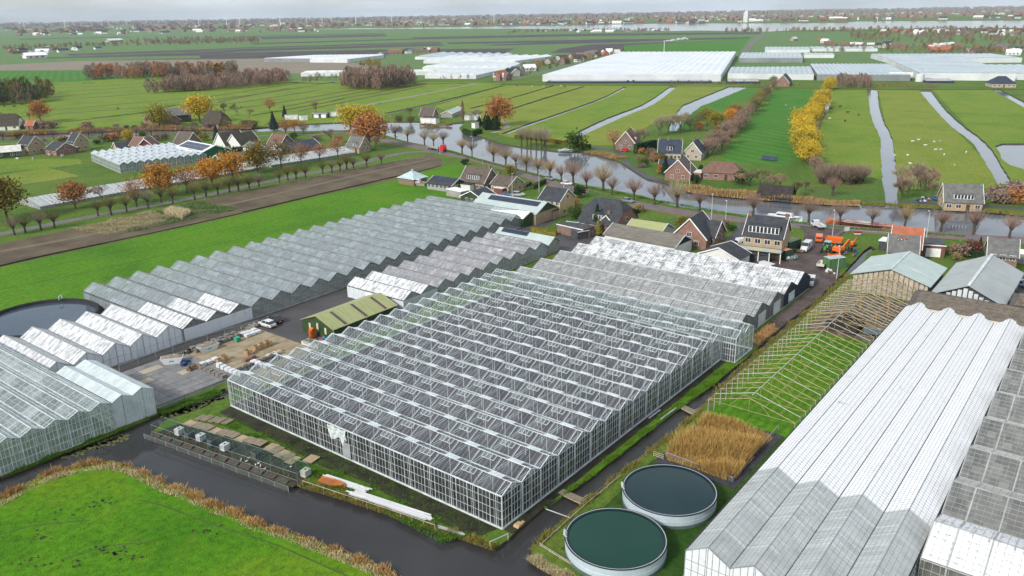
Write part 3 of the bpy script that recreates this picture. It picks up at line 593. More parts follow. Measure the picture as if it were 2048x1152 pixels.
# tiled sheds behind the white house ------------------------------------------
TILE = mat('mat_brown_cement_tile', (.14,.115,.09), (.22,.185,.145), scale=.9, fine=.35, fscale=4, bump=.5, bscale=9)
CREAM = mat('mat_cream_board', (.5,.46,.38), (.6,.56,.47), scale=.6)
def sheet_roof(name, label, x0, x1, z0, z1, ya, yb, rows, w, extra=True):
    """low shed roof of lapped cement sheets climbing from x0 to x1, ridge along Y"""
    r = thing(name, label, 'shed', (x0, yb, 0)); Ln = ya-yb; dx = x1-x0
    mb = MB(); mb.box(.25,.1,0, dx*2-.25,Ln-.1,z0-.25); mb.build('wall', CREAM, r)
    mb = MB(); mb.prism([(0,z0-.12),(dx,z1-.12),(dx*2,z0-.12)], 0, Ln); mb.build('roof', mat('mat_roof_deck', (.1,.09,.08)), r)
    sl = math.atan2(z1-z0, dx); ln = math.hypot(dx, z1-z0)/rows*1.12
    m = MB(); n = 6
    for a in range(n):
        q0, q1 = a/n*w, (a+1)/n*w; h0, h1 = .06*(a % 2), .06*((a+1) % 2)
        m.poly([(0,q0,h0),(ln,q0,h0),(ln,q1,h1),(0,q1,h1)])
    m.poly([(0,0,-.16),(0,w,-.16),(0,w,.05),(0,0,.05)])
    me = m.mesh('roof_sheet', TILE)
    for i in range(rows):
        for j in range(int(Ln/w)):
            t = i/rows; o = put('roof_sheet', me, r, (dx*t-.1, j*w, z0+(z1-z0)*t+.06)); o.rotation_euler = (0, -sl+R(4.0+random.uniform(-.9,.9)), 0)
    return r
sheet_roof('tiled_shed', 'low shed with lapped brown cement sheets behind the white chalked glasshouse', 102, 107.6, 4.3, 5.7, -22.4, -58, 5, 1.15)
sheet_roof('tiled_shed', 'second brown sheeted shed roof beside the tall grey barn', 113.4, 117.6, 4.3, 5.6, -38.6, -58, 4, 1.15)
# barns ------------------------------------------------------------
def gable(mb, x0, x1, y0, y1, ze, zr, axis='x', mi=0):
    """box with gable top; axis = ridge direction"""
    if axis == 'x':
        ym = (y0+y1)/2
        vs = [(x0,y0,0),(x1,y0,0),(x1,y1,0),(x0,y1,0),(x0,y0,ze),(x1,y0,ze),(x1,y1,ze),(x0,y1,ze),(x0,ym,zr),(x1,ym,zr)]
        mb.faces(vs, [(0,1,5,4),(2,3,7,6),(3,0,4,8,7),(1,2,6,9,5),(4,5,9,8),(6,7,8,9)], mi)
def slab_roof(mb, x0, x1, y0, y1, ze, zr, oh=.35, th=.12, mi=0):
    """two sloping slabs, ridge along x"""
    ym = (y0+y1)/2; k = (zr-ze)/(ym-y0)
    for s, yo in ((1, y0), (-1, y1)):
        a = (yo-s*oh, ze-k*oh)
        q = [(x0-oh,a[0],a[1]),(x1+oh,a[0],a[1]),(x1+oh,ym,zr),(x0-oh,ym,zr)]
        if s < 0: q = q[::-1]
        up = [(x,y,z+th) for x,y,z in q]
        mb.faces(q+up, [(0,3,2,1),(4,5,6,7),(0,1,5,4),(1,2,6,5),(2,3,7,6),(3,0,4,7)], mi)
GREENM = mat('mat_pale_green_metal', (.36,.43,.41), (.42,.49,.46), scale=.4, rough=.45, fine=.1)
GREYM = mat('mat_grey_metal', (.3,.32,.31), (.36,.38,.37), scale=.3, rough=.45, fine=.1)
OLDWOOD = mat('mat_pale_old_wood', (.42,.36,.26), (.6,.53,.42), scale=.7, fine=.4, fscale=3)
DKWALL = mat('mat_dark_wall', (.05,.055,.06), (.08,.085,.09))
t_ = thing('barn', 'barn with pale green metal roof and stripped open gable behind the bare frames', 'barn', (117,-23.3,0))
mb = MB(); gable(mb, .3, 15.7, .3, 15.6, 3.8, 6.3); mb.build('wall', OLDWOOD, t_)
mb = MB(); slab_roof(mb, 0, 16, 0, 15.9, 4.0, 6.5); mb.build('roof', GREENM, t_)
mb = MB(); mb.bar((-.35,7.95,6.66),(16.3,7.95,6.66),.5,.08); mb.bar((5.5,-.3,4.06),(5.5,7.9,6.66),.1,.08); mb.bar((5.5,16.2,4.06),(5.5,8,6.66),.1,.08); mb.build('ridge_cap', flat('mat_pale_green_trim', (.45,.52,.5)), t_)
for k in range(14):
    y = 1+k*1.05; zt = 3.8+2.5*(1-abs(y-7.95)/7.65); mb = MB(); mb.bar((.2,y,0),(.2,y,zt),.12,.12); mb.bar((.18,y,zt*.55),(.18,min(y+1.05,15.4),zt*.75),.08,.08); mb.build('stud', mat('mat_brown_stud', (.14,.09,.06)), t_)
t_ = thing('barn', 'tall grey metal roofed barn beside the brown sheeted sheds', 'barn', (112.4,-37.7,0))
mb = MB(); gable(mb, .3, 26, .3, 12.7, 3.9, 6.8); mb.build('wall', DKWALL, t_)
mb = MB(); slab_roof(mb, 0, 26.3, 0, 13, 4.0, 7.0); mb.build('roof', GREYM, t_)
mb = MB(); mb.bar((-.35,6.5,7.16),(26.6,6.5,7.16),.6,.1); mb.build('ridge_cap', flat('mat_pale_trim', (.55,.57,.56)), t_)
for k in range(8):
    y = 2.6+k*1.0; zt = 3.9+2.9*(1-abs(y-6.5)/6.2); mb = MB(); mb.box(.16,y,2.6,.24,y+.75,zt-.5); mb.build('gable_panel', flat('mat_pale_panel', (.55,.58,.58)), t_)
for k in range(5): mb = MB(); mb.box(3+k*4.6,.16,1.2,5.4+k*4.6,.26,2.6); mb.build('window', flat('mat_barn_pane', (.5,.55,.58), rough=.2), t_)
# skeleton of a stripped greenhouse ---------------------------------------
RAFT = mat('mat_bleached_timber', (.33,.25,.12), (.47,.38,.22), scale=2, fine=.3)
RAFT2 = mat('mat_pale_rafter', (.4,.38,.33), (.54,.52,.46), scale=2, fine=.3)
t_ = thing('greenhouse_frame', 'bare timber rafters of a stripped greenhouse over bright lawn beside the ditch', 'frame', (42.6,-21.3,0))
ye, ym, yw = 13.8, 7.3, .2
for k in range(21):
    x = k*2.28; mt = RAFT2 if k % 4 == 1 else RAFT; dz = random.uniform(-.05,.05)
    mb = MB(); mb.bar((x,ye,2.95),(x+dz,ym,4.95),.07,.1); mb.bar((x+dz,ym,4.95),(x,yw,2.95),.07,.1); mb.build('rafter', mt, t_)
    mb = MB(); mb.bar((x,ye,0),(x,ye,2.95),.09,.09); mb.bar((x,yw,0),(x,yw,2.95),.09,.09); mb.build('post', GALV, t_)
    if k % 2 == 0:
        mb = MB(); mb.bar((x,ye,2.85),(x,yw,2.85),.05,.05); mb.bar((x,10.5,2.85),(x,9,4.4),.05,.05); mb.bar((x,4,2.85),(x,5.6,4.4),.05,.05); mb.bar((x,ym,2.85),(x,ym,4.9),.05,.05); mb.build('tie', RAFT, t_)
mb = MB(); mb.bar((1,ym,5.05),(45.8,ym,5.05),.1,.1); mb.build('ridge_beam', RAFT2, t_)
for yy, zz in ((10.6,3.95),(9,4.45),(4.9,4.25),(2.6,3.6),(ye,3.0),(yw,3.0)):
    mb = MB(); mb.bar((.5,yy,zz-.12),(45.6,yy,zz-.12),.045,.045); mb.build('purlin', RAFT, t_)
t_ = thing('greenhouse_frame', 'dense tangle of bleached rafters before the pale green barn', 'frame', (88.6,-23,0))
for k in range(19):
    x = k*1.45; mb = MB(); h = 5.2+.5*(k/19)
    mb.bar((x,15.8,3.1),(x+random.uniform(-.2,.2),8,h),.08,.1); mb.bar((x,8,h),(x+random.uniform(-.3,.3),.4,3.1),.08,.1); mb.build('rafter', RAFT2 if k % 2 else RAFT, t_)
    if k % 2 == 0: mb = MB(); mb.bar((x,15.8,0),(x,15.8,3.1),.1,.1); mb.bar((x,.4,0),(x,.4,3.1),.1,.1); mb.bar((x,15.8,3),(x,.4,3),.07,.07); mb.bar((x,11,3),(x,8,5),.06,.06); mb.bar((x,5,3),(x,8,5),.06,.06); mb.build('post', RAFT, t_)
for yy, zz in ((13.6,3.7),(11.5,4.3),(9.5,4.9),(8,5.4),(6,4.7),(4,4.1),(2,3.6)):
    mb = MB(); mb.bar((0,yy,zz),(27,yy,zz+.35),.08,.08); mb.build('purlin', RAFT, t_)
ORW = mat('mat_orange_post', (.4,.2,.06))
for x, y in ((9,5),(9,11),(16,4.5),(16,10),(22,6)): mb = MB(); mb.bar((x,y,0),(x,y,3.2),.22,.22); mb.build('timber_column', ORW, t_)
# low dark shed under the rafters and a trampoline
t_ = thing('dark_shelter', 'low dark gabled shelter under the bleached rafters', 'shelter', (90,-16.5,0)); mb = MB(); mb.prism([(0,0),(0,1.6),(3,2.7),(6,1.6),(6,0)], 0, 5); o_ = mb.build('canopy', mat('mat_dark_canvas', (.035,.03,.035)), t_, rz=R(90)); o_.location = (5,0,0)
t_ = thing('trampoline', 'round blue trampoline under the bare rafters beside the white glasshouse', 'trampoline', (92.5,-19,0))
mb = MB(); mb.lathe([(1.5,.8),(1.9,.84),(1.9,.76),(1.5,.74)], 24); mb.build('rim', flat('mat_tramp_blue', (.1,.2,.28)), t_)
mb = MB(); mb.lathe([(0,.76),(1.55,.78)], 24); mb.build('bed', flat('mat_tramp_bed', (.1,.13,.14)), t_)
for k in range(6): mb = MB(); mb.tube((1.7*math.cos(k*1.047),1.7*math.sin(k*1.047),0),(1.7*math.cos(k*1.047),1.7*math.sin(k*1.047),.8),.04); mb.build('leg', GALV, t_)
# tanks ------------------------------------------------------------
TANKW = mat('mat_tank_steel', (.42,.5,.55), (.5,.58,.62), scale=.5, rough=.4, fine=.15)
def tank(cx, cy, r, h, label, wat):
    t_ = thing('water_tank', label, 'tank', (cx, cy, 0), 0, 'round steel rainwater tanks')
    mb = MB(); mb.lathe([(r,0),(r,h*.48),(r+.03,h*.5),(r,h*.52),(r,h),(r-.12,h),(r-.12,.3)], 56); mb.build('shell', TANKW, t_)
    mb = MB(); mb.lathe([(r+.05,0),(r+.05,.42),(r+.02,.45)], 56); mb.build('base_band', mat('mat_tank_base', (.1,.14,.13)), t_)
    mb = MB(); mb.lathe([(r-.35,h-.06),(r+.05,h+.02),(r+.08,h-.1)], 56); mb.build('liner_edge', flat('mat_black_liner', (.012,.012,.015)), t_)
    mb = MB(); mb.lathe([(0,h-.16),(r-.15,h-.16)], 56); mb.build('water', wat, t_)
    for k in range(3):
        a = 2.05+k*.07; mb = MB(); mb.tube((math.cos(a)*(r-.3),math.sin(a)*(r-.3),h-.3),(math.cos(a)*(r+.15),math.sin(a)*(r+.15),h+.35),.12,n=8); mb.build('inlet_pipe', WHITE, t_)
    return t_
tank(4.65, -13.4, 5.95, 1.95, 'round steel tank of deep green water at the ditch corner', watermat('mat_green_tank', (.006,.034,.023), .05, 2))
tank(17.6, -13.7, 6.0, 1.95, 'round steel tank of dark blue water beside the reed bed', watermat('mat_blue_tank', (.007,.022,.025), .05, 2))
t_ = thing('water_basin', 'black lined round rain basin beside the whitewashed glasshouses', 'basin', (-.6,124.6,0))
mb = MB(); mb.lathe([(12.4,0),(11.6,1.0),(11.2,1.25),(10.9,1.15),(10.5,.2)], 64); mb.build('liner', mat('mat_black_liner2', (.016,.016,.018), (.03,.03,.034), scale=2, bump=.6, bscale=3), t_)
mb = MB(); mb.lathe([(0,.55),(10.7,.55)], 64); mb.build('water', watermat('mat_basin_water', (.04,.055,.075), .1, 2), t_)
mb = MB(); mb.tube((8.2,8,0),(8.2,8,2),.09); mb.tube((8.2,8,2),(7.2,7.2,2),.09); mb.tube((7.2,7.2,2),(7.2,7.2,1.2),.09); mb.build('inlet_pipe', WHITE, t_)
# olive green shed ----------------------------------------------------
OLIVE = mat('mat_olive_metal', (.28,.3,.13), (.35,.36,.17), scale=.5, rough=.5, fine=.12, stretch=(4,.6,1))
DKGRN = mat('mat_dark_green_metal', (.03,.06,.025), (.05,.085,.035), scale=.6, rough=.5)
t_ = thing('storage_shed', 'dark green metal shed with olive roof and three brown skylight strips', 'shed', (28.5,64.7,0))
mb = MB(); gable(mb, .15, 17.2, .15, 9.75, 2.3, 4.05); mb.build('wall', DKGRN, t_)
rf = MB(); slab_roof(rf, 0, 17.35, 0, 9.9, 2.4, 4.2, oh=.15, th=.08); rf = rf.build('roof', OLIVE, t_)
for x in (3.1, 8.6, 14):
    mb = MB(); mb.faces([(x,.1,2.56),(x+.7,.1,2.56),(x+.7,4.6,4.2),(x,4.6,4.2)], [(0,1,2,3)]); mb.build('skylight', flat('mat_brown_strip', (.09,.06,.055)), t_)
for k in range(24): mb = MB(); mb.bar((.1+k*.73,.0,2.47),(.1+k*.73,4.95,4.29),.05,.05); mb.build('roof_seam', OLIVE, rf)
for y in (2.2, 4.6, 7): mb = MB(); mb.box(.05,y,.9,.14,y+.55,2.2+(.5 if y == 4.6 else 0)); mb.build('shutter', flat('mat_cream_shutter', (.55,.53,.35)), t_)
for x in (.1, 8.7, 17.2): mb = MB(); mb.tube((x,.02,0),(x,.02,2.4),.06); mb.build('downpipe', WHITE, t_)
# far glasshouse group uses plain roofs with shallow folds -------------------
FARW = mat('mat_far_white_roof', (.62,.65,.67), (.74,.76,.77), scale=.03, fine=.1, fscale=.3, rough=.4)
FARB = mat('mat_far_glass_roof', (.3,.36,.38), (.4,.46,.48), scale=.03, fine=.12, fscale=.3, rough=.25, spec=.6)
FARWALL = mat('mat_far_white_wall', (.6,.62,.62), (.72,.74,.74), scale=.05)
FARDK = mat('mat_far_dark_wall', (.2,.22,.22), (.28,.3,.3), scale=.05)
def fold_house(name, label, a, b, c, h, nf, rise, rm, wm, group=None, cat='greenhouse', d=None):
    """a,b near ground corners (px), c far-right roof corner px at height h; folds run from near to far"""
    A, B, Cc = P(*a), P(*b), P(*c, h); Cc.z = 0
    Dd = P(*d, h) if d else A+(Cc-B); Dd.z = 0
    r = thing(name, label, cat, A, 0, group); mb = MB(); up = Vector((0,0,h)); A0 = A.copy()
    A, B, Cc, Dd = A-A0, B-A0, Cc-A0, Dd-A0
    for p, q in ((A,B),(B,Cc),(Cc,Dd),(Dd,A)): mb.poly([p, q, q+up, p+up])
    mb.build('wall', wm, r); mb = MB()
    for k in range(nf):
        p0, p1, q0, q1 = A.lerp(B,k/nf), A.lerp(B,(k+1)/nf), Dd.lerp(Cc,k/nf), Dd.lerp(Cc,(k+1)/nf); pm_, qm = (p0+p1)/2, (q0+q1)/2; top = up+Vector((0,0,rise))
        mb.poly([p0+up,pm_+top,qm+top,q0+up]); mb.poly([pm_+top,p1+up,q1+up,qm+top]); mb.poly([p0+up,p1+up,pm_+top]); mb.poly([q1+up,q0+up,qm+top])
    mb.build('roof', rm, r)
    mb = MB()
    for k in range(nf+1): p0, q0 = A.lerp(B,k/nf), Dd.lerp(Cc,k/nf); mb.bar(p0+up+Vector((0,0,.02)), q0+up+Vector((0,0,.02)), .25, .12)
    mb.build('gutter_run', FARDK if rm is FARB else FARWALL, r)
    return r
fold_house('far_glasshouse', 'huge white roofed glasshouse across the meadows with basins before it', (1085,163), (1441,163), (1472,103.5), 6, 22, .7, FARW, FARWALL, d=(1242,104))
fold_house('far_glasshouse', 'pale glasshouse with a long white packing hall front and brick gable porch', (1455,158), (1627,160), (1621,133.5), 5, 16, .6, FARB, FARWALL, d=(1462,134.5))
fold_house('far_glasshouse', 'dull glasshouse behind a strip of bare frames', (1477,125), (1605,125), (1601,105), 5, 14, .6, FARB, FARDK, d=(1484,105.5))
fold_house('far_glasshouse', 'small glasshouse with white front rails beyond the dark plant beds', (1608,116), (1668,116), (1667,106.5), 4, 6, .6, FARB, FARWALL, d=(1607,106))
fold_house('far_glasshouse', 'blue-grey glasshouse with a white eave strip beside the cylinder tank', (1634,161), (1820,162), (1775,128), 5, 18, .6, FARB, FARDK, d=(1620.5,128))
fold_house('far_glasshouse', 'white walled glasshouse with stepped left edge and steaming chimney', (1838,160), (2030,162), (1932,116.5), 6, 16, .6, FARB, FARWALL, d=(1776,117))
fold_house('far_glasshouse', 'long flat glasshouse before the distant village', (1779,127.5), (2043,125), (1985,107.5), 5, 22, .6, FARB, FARWALL, d=(1742,108))
fold_house('far_glasshouse', 'pale glasshouse behind the steaming one', (2028,160), (2200,160), (2200,129), 5, 12, .6, FARB, FARWALL, d=(1972,129.5))
fold_house('far_glasshouse', 'low glasshouse before the polder road', (1530,105), (1620,105), (1618,94), 4, 10, .6, FARB, FARWALL, d=(1530,94))
fold_house('far_glasshouse', 'wide low glasshouse left of the dark red beech', (1625,103), (1755,103), (1745,93), 4, 12, .6, FARB, FARWALL, d=(1618,93.5))
fold_house('far_glasshouse', 'flat white glasshouse on the brown fields with dark end wall', (528,124), (692,125), (770,108.5), 5, 14, .6, FARW, FARDK, d=(625,110.5))
fold_house('far_glasshouse', 'low flat greenhouse roof reaching to the brick barns', (620,125), (695,125.5), (768,110), 4.5, 8, .6, FARW, FARWALL, d=(690,112))
for lab, a, b, c, d, n, m1 in [('white gabled greenhouse row with six bright gables at the canal houses', (850,157), (952,158), (1000,140), (895,139), 6, FARW), ('white greenhouse roofs behind the gabled row', (845,141), (1020,142), (1040,127), (905,127), 9, FARW),
    ('white greenhouse range with seven gables beyond the willow hedge', (847,127), (1030,128), (1105,112), (905,112), 10, FARW), ('grey flat greenhouse roof range beside the poplar clump', (830,119), (1020,121), (1025,108), (880,106), 8, FARB), ('low greenhouse strip behind the bare wood', (602,153), (860,150), (872,143), (640,145), 12, FARW)]:
    fold_house('far_glasshouse', lab, a, b, c, 3.5, n, 2.2, m1, FARWALL, d=d)
# ---------------------------------------------------------------- houses
def tilemat(name, c1, c2): return mat(name, c1, c2, scale=.8, fine=.35, fscale=5, bump=.4, bscale=8, rough=.75)
RF = dict(slate=tilemat('roof_slate', (.035,.038,.045), (.06,.063,.072)), blue=tilemat('roof_blue_slate', (.03,.04,.065), (.05,.062,.095)), brown=tilemat('roof_brown', (.09,.07,.055), (.14,.11,.09)),
    red=tilemat('roof_red', (.33,.1,.05), (.45,.15,.08)), dred=tilemat('roof_dull_red', (.16,.085,.065), (.22,.12,.09)), thatch=mat('roof_thatch', (.05,.042,.03), (.1,.085,.06), scale=1.2, fine=.5, fscale=6, bump=.8), grey=tilemat('roof_grey', (.12,.12,.115), (.18,.18,.17)),
    asb=mat('roof_corrugated', (.15,.135,.115), (.22,.2,.17), scale=.8, fine=.4, fscale=5, stretch=(3,.5,1)), white=flat('roof_white', (.78,.79,.79)), cream=flat('roof_cream', (.6,.58,.52)), pale=GREENM, olive=OLIVE, tar=mat('roof_tar', (.05,.05,.055), (.09,.09,.1)), moss=mat('roof_moss', (.025,.02,.018), (.06,.05,.045), scale=1, fine=.5))
WL = dict(brick=mat('wall_brick', (.24,.13,.1), (.32,.18,.14), scale=1, fine=.3, fscale=9), brown=mat('wall_brown_brick', (.2,.13,.1), (.27,.19,.15), scale=1, fine=.3, fscale=9), tan=mat('wall_tan_brick', (.38,.28,.17), (.46,.35,.22), scale=1, fine=.25, fscale=9),
    yellow=mat('wall_yellow', (.5,.36,.2), (.57,.42,.24), scale=.6, fine=.15), beige=mat('wall_beige', (.4,.33,.26), (.48,.41,.33), scale=.8, fine=.25), white=mat('wall_white', (.66,.66,.62), (.76,.76,.72), scale=.6, fine=.15), green=DKGRN, teal=mat('wall_teal_green', (.01,.13,.06), (.015,.16,.075), scale=.6),
    navy=NAVY, grey=mat('wall_grey', (.3,.29,.27), (.42,.4,.37), scale=.8, fine=.35), red=mat('wall_dark_red', (.16,.02,.02), (.2,.03,.03), scale=.6), dark=DKWALL, maroon=mat('wall_maroon', (.16,.06,.05), (.22,.09,.07)), wood=mat('wall_wood', (.2,.14,.09), (.28,.2,.13), scale=1.5, stretch=(1,1,5)))
TRIM = flat('mat_white_trim', (.78,.78,.76)); PANE = mat('mat_dark_pane', (.03,.035,.04), (.06,.07,.08), rough=.12, spec=.6, scale=.5)
DOORM = flat('mat_door_dark', (.05,.045,.04)); BRICKC = WL['brown']
def window(root, c, wx, wz, axis, s, m=None, name='window'):
    """axis 'x': window lies in a wall running along local x, outward = s*y; 'y' likewise"""
    mb = MB(); x, y, z = c; d = .05
    if axis == 'x': mb.box(x-wx/2, y-d, z, x+wx/2, y+d, z+wz)
    else: mb.box(x-d, y-wx/2, z, x+d, y+wx/2, z+wz)
    o = mb.build(name, TRIM, root); mb = MB(); n = max(1, round(wx/.7)); g = .08; q = (wx-g)/n
    for k in range(n):
        a = -wx/2+g+k*q; b = a+q-g
        if axis == 'x': mb.poly([(x+a,y+s*(d+.012),z+g),(x+b,y+s*(d+.012),z+g),(x+b,y+s*(d+.012),z+wz-g),(x+a,y+s*(d+.012),z+wz-g)])
        else: mb.poly([(x+s*(d+.012),y+a,z+g),(x+s*(d+.012),y+b,z+g),(x+s*(d+.012),y+b,z+wz-g),(x+s*(d+.012),y+a,z+wz-g)])
    mb.build('pane', m or PANE, o); return o
def house(label, r1, r2, zr, w, ze, roof='slate', wall='brick', kind='gable', name='house', cat='house', group=None, win=3, chim=(), dorm=None, door=True, oh=.35, ext=None, ridge_world=None, trim=True, gwin=True, floors=None, gwall=None, solar=None, hipk=.5, minlen=None):
    """r1,r2: ridge ends in photo pixels at height zr; w width, ze eave height"""
    A, B = ridge_world or (P(*r1, zr), P(*r2, zr)); A, B = Vector(A), Vector(B)
    if minlen and (B-A).length < minlen: mdir = (B-A).normalized(); B = A+mdir*minlen
    d = B-A; d.z = 0; ln = d.length; c = (A+B)/2; c.z = 0; rz = math.atan2(d.y, d.x)
    r = thing(name, label, cat, c, rz, group); h = ln/2
    tocam = Vector((CX, CY, 0))-c; lx = tocam.x*math.cos(rz)+tocam.y*math.sin(rz); ly = -tocam.x*math.sin(rz)+tocam.y*math.cos(rz)
    sy = 1 if ly > 0 else -1; sx = 1 if lx > 0 else -1; y = w/2; wm = WL[wall]; rm = RF[roof]
    hx = h
    if kind == 'hip': hx = h+w*.35
    elif kind == 'half': hx = h+w*.16
    mb = MB()
    if kind == 'gable': gable(mb, -h, h, -y, y, ze, zr-.12)
    elif kind == 'half':
        zk = ze+(zr-ze)*.55; yk = y*.45
        for s in (-1, 1):
            mb.poly([(s*hx,-y,0),(s*hx,y,0),(s*hx,y,ze),(s*hx,yk,zk-.1),(s*hx,-yk,zk-.1),(s*hx,-y,ze)]); mb.poly([(-hx,s*y,0),(hx,s*y,0),(hx,s*y,ze),(-hx,s*y,ze)])
    else: mb.box(-hx, -y, 0, hx, y, ze)
    mb.build('wall', wm, r)
    if gwall:
        for s in (-1, 1): mb = MB(); mb.poly([(s*(h+.02),-y,ze),(s*(h+.02),y,ze),(s*(h+.02),0,zr-.12)]); mb.build('gable_board', WL[gwall], r)
    mb = MB()
    if kind == 'gable': slab_roof(mb, -h, h, -y, y, ze, zr, oh)
    else:
        k = (zr-ze)/y; e = ze-k*oh; X, Y = hx+oh, y+oh
        if kind == 'hip': mb.faces([(-X,-Y,e),(X,-Y,e),(X,Y,e),(-X,Y,e),(-h,0,zr),(h,0,zr)], [(0,1,5,4),(2,3,4,5),(1,2,5),(3,0,4),(3,2,1,0)])
        else:
            zk = ze+(zr-ze)*.55; yk = y*.45
            for s in (-1, 1):
                mb.poly([(-X,s*Y,e),(X,s*Y,e),(X,s*yk,zk),(h,0,zr),(-h,0,zr),(-X,s*yk,zk)]); mb.poly([(s*X,-yk,zk),(s*X,yk,zk),(s*h,0,zr)])
    ro = mb.build('roof', rm, r)
    if trim and kind == 'gable':
        for s in (-1, 1):
            mb = MB()
            for q in (-1, 1): mb.bar((s*(h+oh), q*(y+oh), ze-(zr-ze)/y*oh+.06), (s*(h+oh), 0, zr+.08), .1, .28)
            mb.build('bargeboard', TRIM, r)
    for cx_ in chim:
        mb = MB(); mb.box(cx_*h-.4,-.4,zr-.8,cx_*h+.4,.4,zr+.9); mb.box(cx_*h-.48,-.48,zr+.9,cx_*h+.48,.48,zr+1.05); mb.build('chimney', BRICKC, ro)
    nf = floors if floors else (2 if ze > 4.6 else 1)
    for s in ((sy,) if win < 6 else (sy,)):
        for f in range(nf):
            for k in range(win):
                xx = -hx+(k+.5)*2*hx/win
                if door and f == 0 and k == win//2:
                    mb = MB(); mb.box(xx-.5,s*y-.06,0,xx+.5,s*y+.06,2.15); mb.build('door', DOORM if wall != 'maroon' else WL['red'], r); continue
                window(r, (xx, s*(y+.0), .9+f*2.75), min(1.5, 1.3*hx/max(win,1)), 1.25, 'x', s)
    if gwin and kind != 'hip' and zr-ze > 1.8:
        window(r, (sx*(hx+.02), 0, ze+.15 if ze > 2.6 else .9), 1.3, 1.2, 'y', sx)
        for q in (-1, 1): window(r, (sx*(hx+.02), q*w*.22, .9), 1.2, 1.3, 'y', sx)
    if dorm:
        dx, dw, dh, style = dorm; f_ = .42; yy = sy*y*(1-f_+.28); zb = ze+(zr-ze)*(1-abs(yy)/y); dr = MB()
        dr.box(dx*h-dw/2, min(yy, 0 if sy > 0 else 0), zb-.1, dx*h+dw/2, max(yy, 0), zb+dh) if sy > 0 else dr.box(dx*h-dw/2, yy, zb-.1, dx*h+dw/2, 0, zb+dh)
        do = dr.build('dormer', TRIM, r); mb = MB()
        if style == 'flat': mb.box(dx*h-dw/2-.2, min(yy+sy*.25,0), zb+dh, dx*h+dw/2+.2, max(yy+sy*.25,0), zb+dh+.14)
        else: mb.faces([(dx*h-dw/2-.2,yy+sy*.2,zb+dh),(dx*h+dw/2+.2,yy+sy*.2,zb+dh),(dx*h,yy+sy*.2,zb+dh+dw*.3),(dx*h-dw/2-.2,0,zb+dh),(dx*h+dw/2+.2,0,zb+dh),(dx*h,0,zb+dh+dw*.3)], [(0,1,2),(0,2,5,3),(1,4,5,2)])
        mb.build('dormer_roof', rm, do)
        n = max(1, round(dw/1.0)); q = dw/n; mb = MB()
        for k in range(n):
            a = dx*h-dw/2+k*q+.13; b = a+q-.26; yf = yy+sy*.02; mb.poly([(a,yf,zb+.2),(b,yf,zb+.2),(b,yf,zb+dh-.2),(a,yf,zb+dh-.2)])
        mb.build('dormer_pane', PANE, do)
    if solar:
        nx, ny, x0, u0, u1 = solar; sp = 2*h/nx*.9
        SM = mat('mat_solar', (.012,.016,.045), (.02,.028,.07), rough=.2, spec=.6); k = (zr-ze)/y; pmn = MB(); pw = 2*h*.9*abs(1-x0)/nx; pv_ = (u1-u0)*math.hypot(y, zr-ze)/ny
        sl = math.atan2(zr-ze, y); pmn.box(0, 0, 0, pw*.93, pv_*.93, .05, 0); pme = pmn.mesh('solar_panel', SM)
        for i in range(nx):
            for j in range(ny):
                u = u0+(u1-u0)*j/ny; o = put('solar_panel', pme, r, (-h*.92+x0*2*h*.9+i*pw, -y*(1-u) if sy < 0 else y*(1-u)-0, ze+(zr-ze)*u+.2)); o.rotation_euler = (sl, 0, 0) if sy < 0 else (math.pi-sl, 0, 0)
                if sy > 0: o.location.z += .05
    if ext:
        ex0, ex1, ed, eh, em, ew = ext; mb = MB(); a, b = sorted((sy*y, sy*(y+ed))); mb.box(ex0*h, a, 0, ex1*h, b, eh); eo = mb.build('annex', WL[ew], r)
        mb = MB(); mb.box(ex0*h-.2, a-.2, eh, ex1*h+.2, b+.2, eh+.18); mb.build('annex_roof', RF[em] if em in RF else em, eo)
    return r
def flatbox(label, a, b, dep, h, wall, roof, name='shed', cat='shed', rim=True, doors=0, group=None):
    """flat-roofed block: a,b ground pixels of its near edge, dep metres away from the camera"""
    A, B = P(*a), P(*b); d = B-A; rz = math.atan2(d.y, d.x); ln = d.length; r = thing(name, label, cat, A, rz, group)
    n = Vector((-d.y, d.x, 0)); s = 1 if n.dot(A-Vector((CX,CY,0))) > 0 else -1; y0, y1 = sorted((0, s*dep))
    mb = MB(); mb.box(0,y0,0,ln,y1,h); mb.build('wall', WL[wall], r); mb = MB(); mb.box(-.15,y0-.15,h,ln+.15,y1+.15,h+.2); mb.build('roof', RF[roof], r)
    if rim: mb = MB(); mb.box(-.18,y0-.18,h+.02,ln+.18,y0-.1,h+.26); mb.build('fascia', TRIM, r)
    for k in range(doors):
        x = (k+.5)*ln/doors; yy = 0 if s > 0 else 0; mb = MB(); mb.box(x-ln/doors*.32, -.06, .1, x+ln/doors*.32, .06, h*.78); mb.build('door', TRIM, r)
    return r
# --- along the canal road, left to right
t_ = thing('round_pavilion', 'square barn with pale pyramid metal roof at the end of the green field', 'barn', (150.2,162.2,0))
mb = MB(); mb.box(-3.4,-4,0,3.6,4,2.5); mb.build('wall', WL['wood'], t_)
mb = MB(); mb.faces([(-3.9,-4.5,2.4),(4.1,-4.5,2.4),(4.1,4.5,2.4),(-3.9,4.5,2.4),(.2,0,5)], [(0,1,4),(1,2,4),(2,3,4),(3,0,4)]); mb.build('roof', flat('mat_pale_blue_metal', (.4,.5,.53)), t_)
mb = MB(); mb.tube((.2,0,4.7),(.2,0,5.4),.5,.5,10); mb.build('vent_cap', GALV, t_)
house('shed with dark solar roof and white eaves beside the pale pyramid barn', (869,351.3), (917,357.5), 4.2, 8.5, 2.3, 'slate', 'grey', name='shed', cat='shed', win=6, door=False, gwall='green', solar=(7,2,0,.45,.97))
